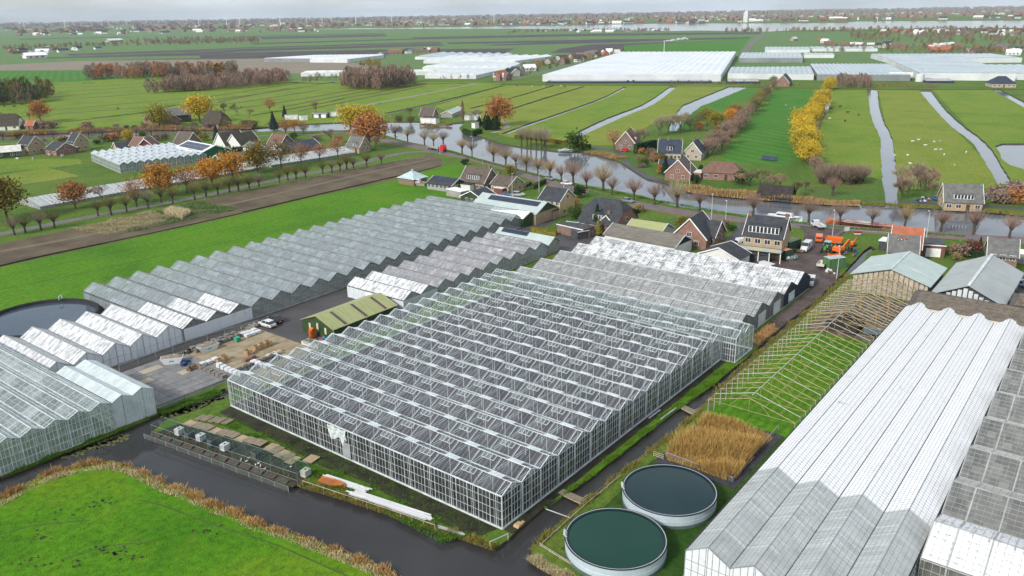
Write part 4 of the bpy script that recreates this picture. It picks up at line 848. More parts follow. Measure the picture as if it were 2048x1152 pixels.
house('brown tiled house with a long white dormer beside the canal road', (934,331.7), (982,337), 7.6, 9, 3.1, 'brown', 'brown', dorm=(0,5.5,1.7,'flat'), win=5, chim=(.9,), ext=(-.6,.2,2.6,2.4,'slate','white'))
flatbox('grey flat roofed store below the brown tiled house', (930,372), (965,377), 5, 2.9, 'grey', 'tar')
house('tan bungalow with brown roof and lean-to porch beside parked cars', (997,349), (1032,353.6), 5.6, 9, 3.0, 'brown', 'tan', win=3, chim=(-.95,), ext=(-.2,.75,2.2,2.3,'cream','maroon'))
house('dark green gabled shed with white striped grey roof', (942.5,382.5), (971,374.5), 4.6, 9.5, 2.4, 'slate', 'green', name='shed', cat='shed', win=2, door=False, gwin=True)
flatbox('low lean-to with white roof against the dark green shed', (893,391), (922,397), 4, 2.2, 'grey', 'white')
house('pale green roofed workshop with two rows of solar panels', (968,385.6), (1093,404), 6.0, 11.5, 3.4, 'pale', 'tan', name='workshop', cat='workshop', win=0, gwall='green', solar=(22,2,.12,.52,.9), gwin=False)
house('small shed with bright white roof and garage door', (993,412), (1059,424), 4.2, 6.2, 2.9, 'white', 'green', name='shed', cat='shed', win=0, gwin=False)
W_ = P(1043,437)
house('yellow brick house with plain grey roof by the lane', (1093.6,373), (1135,378.4), 8.2, 8.6, 5.2, 'slate', 'yellow', win=4, ext=(-.9,.9,3,2.6,'tar','tan'))
house('large dark slate house with white dormer and half hips', (1193,393.6), (1241,399.8), 8.8, 13.5, 2.7, 'slate', 'brick', kind='half', dorm=(-.1,2.8,1.6,'gable'), win=4)
house('slate roofed wing with brick chimney on the large dark house', (1213,431), (1231,424.5), 5.0, 5, 2.7, 'slate', 'brick', name='house_wing', cat='house', win=2, chim=(-.4,), kind='gable', door=False)
house('olive metal roofed shed behind the brown corrugated one', (1266,438), (1334,447.5), 4.6, 9, 2.6, 'olive', 'white', name='shed', cat='shed', win=0, gwin=False)
house('long brown corrugated shed with navy gable and white door', (1228,446.7), (1368,471), 5.0, 9, 2.9, 'asb', 'white', name='shed', cat='shed', win=0, gwall='navy', gwin=False)
flatbox('row of flat brick garages beside the yellow hedge', (1114,466), (1166,478), 5, 2.5, 'brown', 'tar', name='garage', cat='garage', doors=0)
flatbox('dark timber annex at the end of the brick garages', (1155,480), (1177,476), 3.2, 2.1, 'dark', 'tar')
house('tiny green roofed garden shed by the dark spruce', (1136,443), (1155,445), 2.7, 3, 1.9, 'pale', 'dark', name='garden_shed', cat='shed', win=1)
house('brick gable house with white windows and dark roof', (1380,437.5), (1404,422), 8.0, 9.5, 3.0, 'slate', 'brick', win=0, door=False)
house('brick garage wing with dark roof joined to the gable house', (1400,437.5), (1442,443), 6.2, 8, 2.7, 'slate', 'brick', name='house_wing', cat='house', win=3)
t16 = house('tan three storey house with long white dormer and car deck', (1499,429), (1576,436.7), 9.8, 9.5, 5.6, 'slate', 'tan', win=4, floors=2, chim=(-.95,.95), dorm=(-.02,7.6,1.9,'flat'), door=False)
mb = MB(); mb.box(-5.6,-8.6,2.6,5.6,-4.8,2.8); mb.build('balcony_deck', flat('mat_deck_green', (.05,.08,.07)), t16)
mb = MB(); mb.box(-5.6,-8.6,2.8,5.6,-8.52,3.7); mb.box(-5.6,-8.6,2.8,-5.52,-4.8,3.7); mb.build('balcony_panel', mat('mat_balcony_mural', (.3,.42,.5), (.55,.45,.25), scale=.5), t16)
for k in range(5): mb = MB(); mb.box(-5.5+k*2.7,-8.5,0,-5.3+k*2.7,-8.3,2.6); mb.build('deck_post', TRIM, t16)
house('white gabled garage with charcoal roof by the spotted glasshouse', (1438,495.6), (1458,485), 4.6, 10.5, 2.4, 'slate', 'white', name='garage', cat='garage', win=0, gwin=False, minlen=7)
house('low black timber shed behind the green container', (1500,494), (1541,497), 2.9, 4.5, 1.9, 'tar', 'dark', name='shed', cat='shed', win=0, gwin=False, trim=False)
house('house with bright orange tiled roof and two dormers by the road', (1787.7,452), (1846.6,457), 8.4, 8, 4.2, 'red', 'brick', dorm=(-.35,1.6,1.5,'flat'), win=3)
house('grey corrugated brick house before the orange roofed one', (1780,468.5), (1838.6,473), 6.8, 7.5, 3.4, 'grey', 'brown', win=3)
flatbox('maroon flat roofed annex with white glazed door', (1842,513), (1888,516), 7, 3, 'maroon', 'tar', name='annex', cat='annex', doors=1)
flatbox('white roofed open carport at the ditch end', (1756,500), (1776,503), 4, 2.5, 'dark', 'white', name='carport', cat='carport')
house('brown brick house with grey roof and white shutters at the right edge', (1979,475), (2037,480), 7.8, 8, 4.6, 'grey', 'brown', win=3, floors=2)
flatbox('white corrugated lean-to beside the brown brick house', (2025,525), (2075,532), 4, 2.4, 'grey', 'white')
# --- far bank
house('grey roofed house with wide white dormer beside the blue car', (1888,366.7), (1963.6,369.4), 7.6, 9.5, 2.9, 'grey', 'tan', win=4, dorm=(0,5.6,1.6,'flat'))
house('brick house with steep brown gable beside the tall hedge', (1251.7,263), (1262,255), 8.4, 9, 3, 'dred', 'brown', win=2, minlen=10, dorm=(0,1.8,1.5,'flat'))
house('blue slate country house with white dormer and dark shutters', (1318.6,278.7), (1364,279.5), 8.2, 9, 3.5, 'blue', 'beige', win=6, chim=(-.2,.98,-.98), dorm=(0,2.4,1.8,'gable'))
house('small beige gabled coach house with blue slate roof', (1386,284.4), (1396,276.5), 7.6, 7.5, 3.2, 'blue', 'beige', win=2, chim=(-.9,.9), minlen=9)
house('red brick gable house with yellow balcony among gardens', (1356.5,320), (1369,311.5), 7.8, 9.5, 3, 'brown', 'brick', win=3, minlen=10, ext=(-.2,.95,3,2.7,'cream','brick'))
house('blue tiled garden shed beside the red brick house', (1320,319), (1352,320), 3.4, 4, 2.1, 'blue', 'red', name='garden_shed', cat='shed', win=2)
house('hipped brown bungalow with white doors on the far bank', (1424,322.4), (1467,324), 6.2, 9.5, 2.9, 'dred', 'brick', kind='hip', win=4)
house('collapsing black mossy barn in the reeds', (1522,368.4), (1587,373.5), 4.4, 9, 1.2, 'moss', 'dark', name='barn', cat='barn', win=0, gwin=False, trim=False)
house('dark roofed farmhouse by the meadow ditch', (844,215.5), (870,216), 7, 9, 2.8, 'brown', 'brick', win=3)
flatbox('white houseboat-like cabin at the water edge', (841,247), (872,248), 5, 3, 'white', 'tar', name='cabin', cat='cabin', doors=3)
flatbox('white low cabin beside tall conifers', (930,241), (961,240), 5, 3, 'white', 'tar', name='cabin', cat='cabin', doors=2)
flatbox('tiny white summer hut in the conifer garden', (950,257), (958,256), 3, 3, 'white', 'tar', name='hut', cat='hut')
house('green roofed low shed beside the dark farmhouse', (893,222), (915,213), 4, 7, 2.4, 'pale', 'grey', name='shed', cat='shed', win=0, gwin=False)
# --- village at the left
house('thatched farmhouse with white chimney at the left edge', (-6,228), (31,226.5), 9, 11, 2.8, 'thatch', 'white', kind='half', win=3, chim=(-.6,))
house('tiny red roofed shed beside the thatched farmhouse', (55,241), (70,241), 5, 6, 2.4, 'red', 'brick', name='shed', cat='shed', win=1)
house('low glasshouse bay closed with grey sheets and a block of solar panels', None, None, 4.3, 5.2, 2.8, 'pale', 'grey', name='shed', cat='shed', ridge_world=((104,64.9,4.3),(104,82.8,4.3)), win=0, gwin=False, trim=False, solar=(8,2,.45,.45,.95))
house('tan gabled house with grey roof on the left canal road', (48,271), (69,272.5), 8.4, 9, 4.4, 'slate', 'tan', win=3, floors=2, ext=(-.9,.5,3,2.6,'cream','tan'))
house('low brick bungalow with white eaves and grey roof', (108,283), (130,285.5), 5.6, 10, 2.8, 'slate', 'brick', win=3)
house('tan house standing over a white carport', (145,265), (159,266), 8.6, 8, 4.4, 'slate', 'tan', win=2, floors=2, ext=(-1.5,1.9,5,2.6,'white','dark'))
house('long cream roofed stable at the left edge', (-30,295), (39,289.6), 5, 9, 2.8, 'cream', 'green', name='stable', cat='stable', win=6, gwin=False)
house('grey roofed long shed beside the dark red houses', (228,285.4), (266,281.5), 4.8, 8, 2.4, 'slate', 'tan', name='shed', cat='shed', win=4, gwin=False)
house('dark red timber house with white edged gable', (288,278), (297,274), 7.2, 9, 3, 'dred', 'red', win=2, minlen=9)
house('dull red roofed house beside the dark red timber one', (270,272), (288,273.5), 7.4, 8, 3.4, 'dred', 'brick', win=2)
house('brown gabled house on the bend of the left canal road', (360,262.5), (374,264), 8, 9, 3, 'brown', 'brown', win=2, minlen=10)
house('large white roofed barn with emerald green walls and solar patch', (377,281), (430,291), 6.5, 14, 4, 'white', 'teal', name='barn', cat='barn', win=0, gwin=False, solar=(4,2,0,.2,.9))
house('low emerald barn with grey roof and four skylights', (432,310.5), (521,298.6), 4.8, 9.5, 2.5, 'grey', 'teal', name='barn', cat='barn', win=0, gwin=False)
house('white gabled thatched house beside the emerald barn', (436,266), (478,260.5), 8, 10, 2.6, 'thatch', 'white', win=2, door=False)
house('second thatched roof with white gable and skylight', (464,269), (503.5,262), 7.5, 10, 2.4, 'thatch', 'white', win=2, door=False)
house('grey metal shed behind the autumn hedge', (500,283), (535,289), 4.6, 8, 2.6, 'grey', 'white', name='shed', cat='shed', win=0, gwin=False)
house('brown tiled house with white dormer among bare trees', (546,267.5), (572,269), 7.2, 10, 3, 'dred', 'brown', win=3, dorm=(-.3,2,1.4,'flat'))
house('long bungalow with dark blue roof and white gable', (552,289), (626.6,277.5), 5.2, 9.5, 2.7, 'blue', 'brick', win=6, gwall='white')
house('small grey tiled house beside the great orange tree', (702.7,272.5), (728,274), 7, 9, 2.8, 'grey', 'tan', win=2, dorm=(.1,1.8,1.3,'flat'))
house('thatched brick farmhouse with white windows by the canal', (418.5,220.5), (441,221), 9.5, 12, 2.8, 'thatch', 'brick', kind='half', win=3, chim=(-.9,))
house('open fronted hay barn with grey roof', (331,217.7), (373,214.6), 8, 16, 4.4, 'grey', 'dark', name='barn', cat='barn', win=0, gwin=False)
house('low brick barn behind the weeping willow', (300,226), (345,230), 6, 10, 2.8, 'brown', 'brick', name='barn', cat='barn', win=2)
for k, (a, b, lab) in enumerate([((570,240),(596,239),'white summer cabin beside the blue spruce'), ((602,241),(616,240),'white caravan-like cabin on the canal bank'), ((662,233),(688,232),'white chalet with dark lean-to on the canal bank'), ((625,236),(655,236),'long dark boathouse beside the white chalet')]):
    flatbox(lab, a, b, 4, 2.8, 'white' if k != 3 else 'dark', 'tar', name='cabin', cat='cabin', doors=2)
# long low propagation houses and the older glasshouse
for a, b, lab in (((54,396), (228,366.5), 'long low glasshouse row with tattered white end'), ((230,366.5), (500,321), 'middle length of the long low glasshouse row'), ((520,317), (688,292.5), 'low glasshouse row end beside the small grey house')):
    A, B = P(*a, 2.9), P(*b, 2.9); d = B-A; d.z = 0; rz = math.atan2(d.y, d.x)
    r = thing('low_glasshouse', lab, 'greenhouse', A*1.0-Vector((0,0,2.9)), rz)
    mb = MB(); mb.prism([(-9,0),(-9,1.0),(0,2.75),(9,1.0),(9,0)], 0, d.length); o_ = mb.build('glazed_body', GL_GREY, r, rz=R(-90))
    mb = MB(); n = int(d.length/1.6)
    for s in (-1, 1): mb.poly([(s*9.2,0,1.05),(0,0,2.9),(0,d.length,2.9),(s*9.2,d.length,1.05)])
    o2 = mb.build('roof', WW_NONE, r, rz=R(-90)); mb = MB()
    for k in range(n):
        for s in (-1, 1): mb.bar((s*9.2,k*1.6,1.09),(0,k*1.6,2.94),.3,.05)
    mb.build('roof_battens', flat('mat_batten', (.3,.31,.3)), o2)
A, B, C_ = P(242,347), P(415,325), P(160,325); d = B-A; rz = math.atan2(d.y, d.x)
VM = MB(); VM.box(-.7,0,0,.7,2,.12); VM = VM.mesh('vent', flat('mat_vent_white', (.6,.65,.68)))
greenhouse('glasshouse', 'pale many-vented glasshouse in the left village', A.x, A.y, 11, d.length/11, (C_-A).length, 3.6, 1.0, rz=rz, glass=glassmat('mat_glass_blue', (.75,.8,.82), dirt_glare=.6, dcol=(.5,.56,.6)), wall=glassmat('mat_glass_vill', (.6,.7,.62), dirt_glare=.25), frame=WHITE, floor=G5_LEAF, walls='ewsn', rails=(1.8,), sp=1.6, barw=.08, wsp=1.1, gutw=.25,
    vents=lambda root, nb, bw, Lg, eave, rise: [put('vent', VM, root, (k*bw+bw/2+(.5 if j % 2 else -.5), 3+j*5.2, eave+rise-.1)) for k in range(nb) for j in range(int(Lg/5.2)-1)])
# ---------------------------------------------------------------- vegetation
def leafmat(name, c1, c2, scale=1.6, rough=.8, trans=.25):
    if name in MATS: return MATS[name]
    m, t, b = newmat(name); v = _pos(t)
    oi = N(t, 'ShaderNodeObjectInfo')
    c = ramp(t, noise(t, v, scale, 3, .7), [(.3, c1), (.7, c2)])
    c = mixc(t, 1.0, c, ramp(t, oi.outputs['Random'], [(0, (.82,.86,.85)), (1, (1.15,1.08,1.0))]), 'MULTIPLY')
    t.links.new(c, b.inputs['Base Color']); b.inputs['Roughness'].default_value = rough; b.inputs['Specular IOR Level'].default_value = .1
    MATS[name] = m; return m
BARK = mat('mat_bark', (.06,.05,.035), (.11,.09,.065), scale=2, fine=.4)
def cardmesh(name, ctr, right, up, m, w2=1.0):
    """quads centred at ctr spanned by right/up (N,3 arrays); w2 tapers the top edge"""
    n = len(ctr); v = np.empty((n,4,3)); v[:,0] = ctr-right-up; v[:,1] = ctr+right-up; v[:,2] = ctr+right*w2+up; v[:,3] = ctr-right*w2+up
    me = bpy.data.meshes.new(name); me.vertices.add(n*4); me.loops.add(n*4); me.polygons.add(n)
    me.vertices.foreach_set('co', v.ravel().astype('f')); me.loops.foreach_set('vertex_index', np.arange(n*4, dtype='i'))
    me.polygons.foreach_set('loop_start', np.arange(0, n*4, 4, dtype='i'))
    me.materials.append(m); me.update(); me.validate(); return me
def runit(n, rng):
    a = rng.normal(size=(n,3)); return a/np.linalg.norm(a, axis=1)[:,None]
def leafy_crown(seed, h, w, base, nl, size, m, clumps=34, flatb=.35):
    rng = np.random.default_rng(seed); hc = (h-base)/2; cz = base+hc
    u = runit(clumps, rng); rad = rng.uniform(.45,.95,clumps)[:,None]; cc = u*rad*np.array([w/2, w/2, hc]); cc[:,2] = np.where(cc[:,2] < 0, cc[:,2]*(1-flatb*.5), cc[:,2])
    k = rng.integers(0, clumps, nl); sg = rng.uniform(.11,.2,clumps)[k][:,None]*w
    p = cc[k]+rng.normal(size=(nl,3))*sg*np.array([1,1,.75]); p[:,2] += cz
    p[:,2] = np.maximum(p[:,2], base*.8)
    a = runit(nl, rng); b = np.cross(a, runit(nl, rng)); b /= np.linalg.norm(b, axis=1)[:,None]
    s = rng.uniform(.6,1.25,nl)[:,None]*size
    return cardmesh('crown', p, a*s*.5, b*s*.5, m), cc+np.array([0,0,cz])
def leafy_trunk(seed, h, base, tips, r=.2):
    mb = MB(); top = Vector((0,0,base+(h-base)*.35)); mb.tube((0,0,-.1), (0,0,base), r*1.25, r, 7, caps=False); mb.tube((0,0,base), top, r, r*.5, 6, caps=False)
    rng = random.Random(seed)
    for t in list(tips)[:14]:
        s = Vector((0,0,base+rng.uniform(-.1,.6)*(h-base)*.4)); mb.tube(s, Vector(t)*.97, r*.4, r*.1, 4, caps=False)
    return mb.mesh('trunk', BARK)
def bare_tree(seed, h, w, m, twigs=900, lean=.35):
    rng = random.Random(seed); mb = MB(); tips = []
    def grow(p, d, ln, r, lvl):
        q = p+d*ln; mb.tube(p, q, r, r*.6, 5 if lvl < 2 else 3, caps=False)
        if lvl >= 3: tips.append((q, d)); return
        for k in range(3 if lvl else 5):
            a = rng.uniform(0, 6.28); s = rng.uniform(.35,.85)*(w/h)*1.3
            nd = (d+Vector((math.cos(a)*s, math.sin(a)*s, rng.uniform(-.05,.3)))).normalized()
            grow(p+d*ln*rng.uniform(.6,1), nd, ln*rng.uniform(.6,.8), r*.55, lvl+1)
    grow(Vector((0,0,-.1)), Vector((0,0,1)), h*.32, h*.016, 0)
    tr = mb.mesh('trunk', BARK); g = np.random.default_rng(seed); n = twigs
    k = g.integers(0, len(tips), n); P0 = np.array([tips[i][0] for i in k]); D = np.array([tips[i][1] for i in k])+g.normal(size=(n,3))*.55; D[:,2] += .15; D /= np.linalg.norm(D, axis=1)[:,None]
    ln = g.uniform(.05,.13,n)[:,None]*h; sd = np.cross(D, runit(n, g)); sd /= np.linalg.norm(sd, axis=1)[:,None]
    return cardmesh('crown', P0+D*ln*.5+g.normal(size=(n,3))*h*.02, sd*.03*h/9, D*ln*.5, m, .35), tr
def pollard(seed, m, n=190, ht=2.3, ln=3.1, spread=.95):
    rng = random.Random(seed); g = np.random.default_rng(seed); mb = MB(); p = Vector((0,0,-.15)); r = .34
    for k in range(4):
        q = p+Vector((rng.uniform(-.12,.12), rng.uniform(-.12,.12), ht/4)); mb.tube(p, q, r, r*.9, 7, caps=False); p, r = q, r*.92
    mb.tube(p-Vector((0,0,.1)), p+Vector((0,0,.35)), .42, .5, 8); hd = np.array(p)+[0,0,.25]
    for k in range(6):
        a = k*1.05; mb.tube(p, p+Vector((math.cos(a)*.55, math.sin(a)*.55, .55)), .2, .14, 5)
    th = g.uniform(0, 2*np.pi, n); ph = np.arccos(g.uniform(.05,1,n))*spread; D = np.stack([np.sin(ph)*np.cos(th), np.sin(ph)*np.sin(th), np.cos(ph)+.3], 1); D /= np.linalg.norm(D, axis=1)[:,None]
    L_ = g.uniform(.65,1.08,n)[:,None]*ln; S = hd+D*.5; sd = np.cross(D, runit(n, g)); sd /= np.linalg.norm(sd, axis=1)[:,None]
    mid = S+D*L_*.5; D2 = D+np.array([0,0,.55]); D2 /= np.linalg.norm(D2, axis=1)[:,None]
    c = np.concatenate([S+D*L_*.25, mid+D2*L_*.25, mid+D2*L_*.22+g.normal(size=(n,3))*.15]); rt = np.concatenate([sd*.026, sd*.02, sd*.014]); up = np.concatenate([D*L_*.25, D2*L_*.27, (D2+g.normal(size=(n,3))*.25)*L_*.25])
    return cardmesh('crown', c, rt, up, m, .6), mb.mesh('trunk', BARK)
def conifer(seed, h, w, m):
    g = np.random.default_rng(seed); n = 1100; z = g.uniform(.06,1,n)**.8; r = (1-z)*w/2*g.uniform(.55,1.08,n); a = g.uniform(0,6.283,n)
    p = np.stack([r*np.cos(a), r*np.sin(a), z*h], 1); D = np.stack([np.cos(a), np.sin(a), np.full(n,-.35)], 1); sd = np.stack([-np.sin(a), np.cos(a), g.uniform(-.4,.4,n)], 1)
    s = (.35+(1-z)*.6)[:,None]*w*.13; mb = MB(); mb.tube((0,0,-.1),(0,0,h*.9),w*.05,.03,6,caps=False)
    return cardmesh('crown', p, sd*s, D*s*1.2, m), mb.mesh('trunk', BARK)
def poplar(seed, h, m):
    g = np.random.default_rng(seed); n = 800; z = g.uniform(.12,1,n); r = np.sin(np.clip(z,0,1)**.8*np.pi)**.6*h*.1*g.uniform(.1,1,n); a = g.uniform(0,6.283,n)
    p = np.stack([r*np.cos(a), r*np.sin(a), z*h], 1); D = np.stack([np.cos(a)*.22, np.sin(a)*.22, np.ones(n)], 1)+g.normal(size=(n,3))*.12; sd = np.cross(D, runit(n, g)); sd /= np.linalg.norm(sd, axis=1)[:,None]
    mb = MB(); mb.tube((0,0,-.1),(0,0,h*.95),h*.018,.03,6,caps=False)
    for k in range(12): aa = k*2.4; mb.tube((0,0,h*(.1+.05*k)),(math.cos(aa)*h*.06,math.sin(aa)*h*.06,h*(.3+.05*k)),h*.007,.02,4,caps=False)
    return cardmesh('crown', p, sd*.045*h/10, D*h*.05, m, .4), mb.mesh('trunk', BARK)
LM = dict(orange=leafmat('leaf_orange', (.36,.15,.02), (.56,.27,.04)), rust=leafmat('leaf_rust', (.26,.11,.04), (.4,.19,.07)), pink=leafmat('leaf_pinkish', (.27,.14,.08), (.36,.2,.12)), yellow=leafmat('leaf_yellow', (.38,.27,.02), (.54,.39,.04)),
    ygreen=leafmat('leaf_yellow_green', (.16,.15,.02), (.26,.22,.04)), olive=leafmat('leaf_olive', (.1,.085,.015), (.2,.15,.03)), green=leafmat('leaf_green', (.03,.065,.012), (.06,.1,.02)), ever=leafmat('leaf_evergreen', (.012,.035,.012), (.025,.06,.02)), spruce=leafmat('leaf_blue_spruce', (.03,.05,.045), (.05,.075,.07)),
    twig=leafmat('twig_brown', (.17,.13,.1), (.27,.21,.165)), twigr=leafmat('twig_red', (.21,.135,.11), (.31,.21,.17)), twigy=leafmat('twig_yellow', (.25,.18,.09), (.34,.26,.13)), twigg=leafmat('twig_green', (.12,.11,.045), (.18,.16,.07)), twigp=leafmat('twig_pale', (.27,.24,.15), (.36,.32,.21)), lilac=leafmat('twig_lilac', (.2,.15,.15), (.28,.21,.2)), beech=leafmat('leaf_dark_red', (.09,.04,.035), (.14,.06,.05)))
PROTO = {}
def proto(kind, col, seed):
    key = (kind, col, seed)
    if key not in PROTO:
        m = LM[col]
        if kind == 'pollard': c, t = pollard(seed, m)
        elif kind == 'bare': c, t = bare_tree(seed, 9, 8, m)
        elif kind == 'conifer': c, t = conifer(seed, 9, 4, m)
        elif kind == 'poplar': c, t = poplar(seed, 12, m)
        elif kind == 'weeping': c, tp = leafy_crown(seed, 9, 8.5, 1.0, 3200, .34, m, 50); t = leafy_trunk(seed, 9, 2.5, tp, .3)
        elif kind == 'sparse': c, tp = leafy_crown(seed, 10, 7.5, 2.2, 1300, .3, m, 40); t = leafy_trunk(seed, 10, 2.2, tp, .2)
        elif kind == 'shrub': c, tp = leafy_crown(seed, 2.2, 2.6, .15, 700, .2, m, 16); t = leafy_trunk(seed, 2.2, .2, tp, .05)
        elif kind == 'brush':
            c, t = pollard(seed, m, 260, .25, 2.2, .8)
        else: c, tp = leafy_crown(seed, 10, 8.5, 1.9, 3000, .36, m); t = leafy_trunk(seed, 10, 1.9, tp, .24)
        PROTO[key] = (c, t)
    return PROTO[key]
HREF = dict(pollard=5.6, bare=9, conifer=9, poplar=12, weeping=9, sparse=10, shrub=2.2, brush=2.4, leaf=10)
def tree(name, label, kind, col, px, py, h, wk=1.0, group=None, cat='tree', world=None, seeds=4):
    p = world or P(px, py); c, t = proto(kind, col, random.randrange(seeds)); s = h/HREF[kind]
    o = bpy.data.objects.new(name, None); COL.objects.link(o); o.location = p; o.scale = (s*wk, s*wk, s); o.rotation_euler[2] = random.uniform(0,6.28); tag(o, label, cat, group)
    put('trunk', t, o); put('crown', c, o); return o
# pollard willows along the canal road
for x, y, c, h in [(770,274,'twig',6),(791,277,'twig',7),(815,282,'twigp',6.5),(849,290,'twigp',7),(867,291,'twigy',6),(886.6,291,'twig',7),(924,307.6,'twigy',7),(944.6,312,'twig',7),(987,322,'twigy',7),(1012,331,'twigy',7.2),(1032,334,'twigr',6),(1053,341,'twigy',6.8),(1076,348,'twigy',6.2),(1099,356,'twigy',7),(1123,363,'twigr',6),(1147,368,'twigr',8.2),(1172.5,377,'twigr',6.6),(1207,382,'twigy',9),(1224,390.6,'twigr',6.4),(1268,401,'twigr',7.8),(1308.6,409.4,'twigr',6.8),(1353.7,414.6,'twigp',8.4),(1399,421.4,'twigr',6.6),(1507,432,'twigr',6.8),(1616.5,443.6,'twigr',6.8),(1680,447,'twigr',6.2),(1743,453,'twig',6),(1809.7,453,'twigy',6),(1881.5,464,'twigr',6.4),(1946.5,469,'twigr',7.4),(2018,476,'twigr',6.4)]:
    tree('pollard_willow', 'bare pollard willow with knobbly trunk between the canal road and the water', 'pollard', c, x, y, h, 1.0, 'pollard willows on the canal bank')
for x, y in [(29,469),(51,465),(82,459),(110,455),(196,431),(222,430),(254,422),(273,413),(297,416),(323,404),(346,406),(390,398),(413,393),(436,388),(459,385),(478,382),(499,379),(519,375),(559,366),(576,360),(593,358),(612,356),(646,347),(664,344),(681,341),(694,338),(708,339),(734,333),(763,327)]:
    tree('pollard_willow', 'green-tinged pollard willow along the side road and bare soil plot', 'pollard', random.choice(['twigg','twigg','twig']), x, y+1, random.uniform(5,6.6), 1.0, 'pollard willows on the side road')
for x, y in [(7,281),(42,279),(108,278),(178,276),(206,275),(242,274),(273,273),(303,272),(365,270),(390,270)]:
    tree('pollard_willow', 'small pollard willow before the bright water of the left canal', 'pollard', 'twig', x, y, 5.5, 1.0, 'pollard willows on the left canal')
for x, y in [(1043,297),(1054,298),(1062,299),(1073,301),(1083,302),(1089,297),(1092,303)]:
    tree('pollard_willow', 'tall pale pollard in the row on the lawn across the canal', 'pollard', 'twigp', x, y-4, 9.5, .75, 'pale pollards on the far lawn')
# autumn trees
AT = [(15,440,14,'leaf','olive','tall olive-gold tree at the tattered end of the low glasshouse'),(151,417,9.5,'leaf','rust','rust brown oak leaning over the low glasshouse row'),(206,408,9,'bare','twigr','bare red-twigged tree before the low glasshouse'),(271,408,9,'sparse','pink','half bare pinkish tree before the low glasshouse'),(322,394,12,'leaf','orange','large orange oak beside the vented glasshouse'),(375,386,10,'sparse','rust','thin rust coloured tree beside the large orange oak'),
    (425,373,11,'leaf','orange','round orange tree near the emerald barn'),(467,366,12,'leaf','orange','bright orange tree beside the emerald barn'),(515,346,12.5,'leaf','olive','olive green tree on the side road verge'),(563,339,12,'sparse','olive','open olive tree with dark limbs on the verge'),(603,329,9.5,'sparse','pink','pink-orange half bare tree on the verge'),(640,323,8,'sparse','pink','small thin pink-brown tree on the verge'),(676,316,9,'sparse','pink','thin pink tree beside the small grey house'),
    (740,297,17,'leaf','rust','great rust orange tree on the bend of the canal road'),(702,264,14,'weeping','yellow','yellow weeping willow at the canal bend'),(733,262,14,'weeping','yellow','second yellow willow behind the great rust tree'),(752,300,8,'bare','twigr','bare brown bush-like tree under the great rust tree'),(664,287,10,'bare','lilac','spreading lilac-grey bare tree behind the blue roof'),(572,270,9,'sparse','rust','red-brown tree beside the blue spruce'),(590,270,8.5,'sparse','rust','dark red tree row by the canal cabin'),(608,269,7.5,'sparse','pink','smaller reddish tree by the canal water'),
    (400,246,17,'leaf','yellow','big golden round tree behind the thatched farmhouse'),(320,256,13,'weeping','ygreen','yellow-green weeping willow before the brick barn'),(82,245,13,'leaf','rust','round rust tree behind the tiny red roofed shed'),(60,243,8,'bare','twig','grey bare tree beside the round rust tree'),(256,282,6,'leaf','yellow','small yellow bush tree by the left canal road'),
    (1000,251,16,'leaf','rust','broad rust brown tree standing over the conifer garden'),(955,245,11,'bare','twigp','pale bare tree behind the white cabin'),(926,243,12,'poplar','twigr','slim bare birch beside the white cabin'),(820,236,9,'bare','twig','large grey bare tree in the farmhouse garden'),(798,247,5,'leaf','twigg','small round willow on the water meadow'),(822,249,5,'leaf','twigg','second small round willow on the water meadow'),
    (632,228,11,'bare','twig','grey bare tree at the meadow ditch'),(570,236,8,'conifer','spruce','pale conifer by the canal cabins'),(548,262,11,'conifer','spruce','blue spruce by the canal road'),(540,225,9,'sparse','rust','reddish thin tree beside the far bank cabins'),(450,232,12,'bare','twigg','tall grey-green bare trees right of the thatched farmhouse'),(475,232,11,'bare','twigg','bare tree cluster on the meadow edge'),(500,236,8,'bare','twig','low bare bush tree on the far bank'),(434,283,9,'conifer','spruce','blue-grey spruce before the white gable'),
    (1172,308,1,'shrub','twigr','tiny shrub by the slip'),(1282,298,13,'bare','twig','dark spreading bare tree behind the tall hedge'),(1228,297,9,'sparse','pink','brown half bare tree beside the steep gabled house'),(1150,302,8,'shrub','green','dark bush at the end of the far lawn hedge')]
for x, y, h, k, c, lab in AT:
    if h > 3: tree('tree', lab, k, c, x, y, h)
for k in range(12):
    t = k/11; tree('bare_poplar', 'tall pale leafless poplar behind the blue slate house', 'bare', 'twigp', 1318+52*t+random.uniform(-4,4), 272-12*t+random.uniform(-4,4), 13, .7, 'leafless poplars behind the country house')
for k in range(22):      # golden willow row on the narrow ditch
    t = k/21; x = np.interp(t, [0,.3,.6,.85,1], [1616,1603,1604,1640,1652]); y = np.interp(t, [0,.3,.6,.85,1], [330,296,258,222,206])
    tree('golden_willow', 'golden leaved willow in the dense row beside the narrow meadow ditch', 'leaf', 'yellow' if random.random() < .8 else 'ygreen', x+random.uniform(-7,7), y+random.uniform(-2,2), random.uniform(8,11), 1.0, 'golden willow row')
for k in range(20):
    t = k/19; tree('ditch_shrub_tree', 'brown-gold scrub tree in the row across the mown meadow', 'sparse', random.choice(['twigg','ygreen','twig']), 1500+50*t+random.uniform(-6,6), 232-60*t+random.uniform(-3,3), random.uniform(6,9), 1.0, 'scrub trees between the meadows')
for k in range(36):
    t = k/35; x = np.interp(t, [0,.4,.7,1], [1420,1448,1476,1495]); y = np.interp(t, [0,.4,.7,1], [315,290,262,244])
    tree('scrub_tree', 'brown twiggy tree in the thicket beside the mown field', random.choice(['bare','sparse']), random.choice(['twig','twigr','twig','rust'] if t > .75 else ['twig','twigr']), x+random.uniform(-14,12), y+random.uniform(-6,6), random.uniform(6,10), 1.0, 'thicket trees beside the mown field')
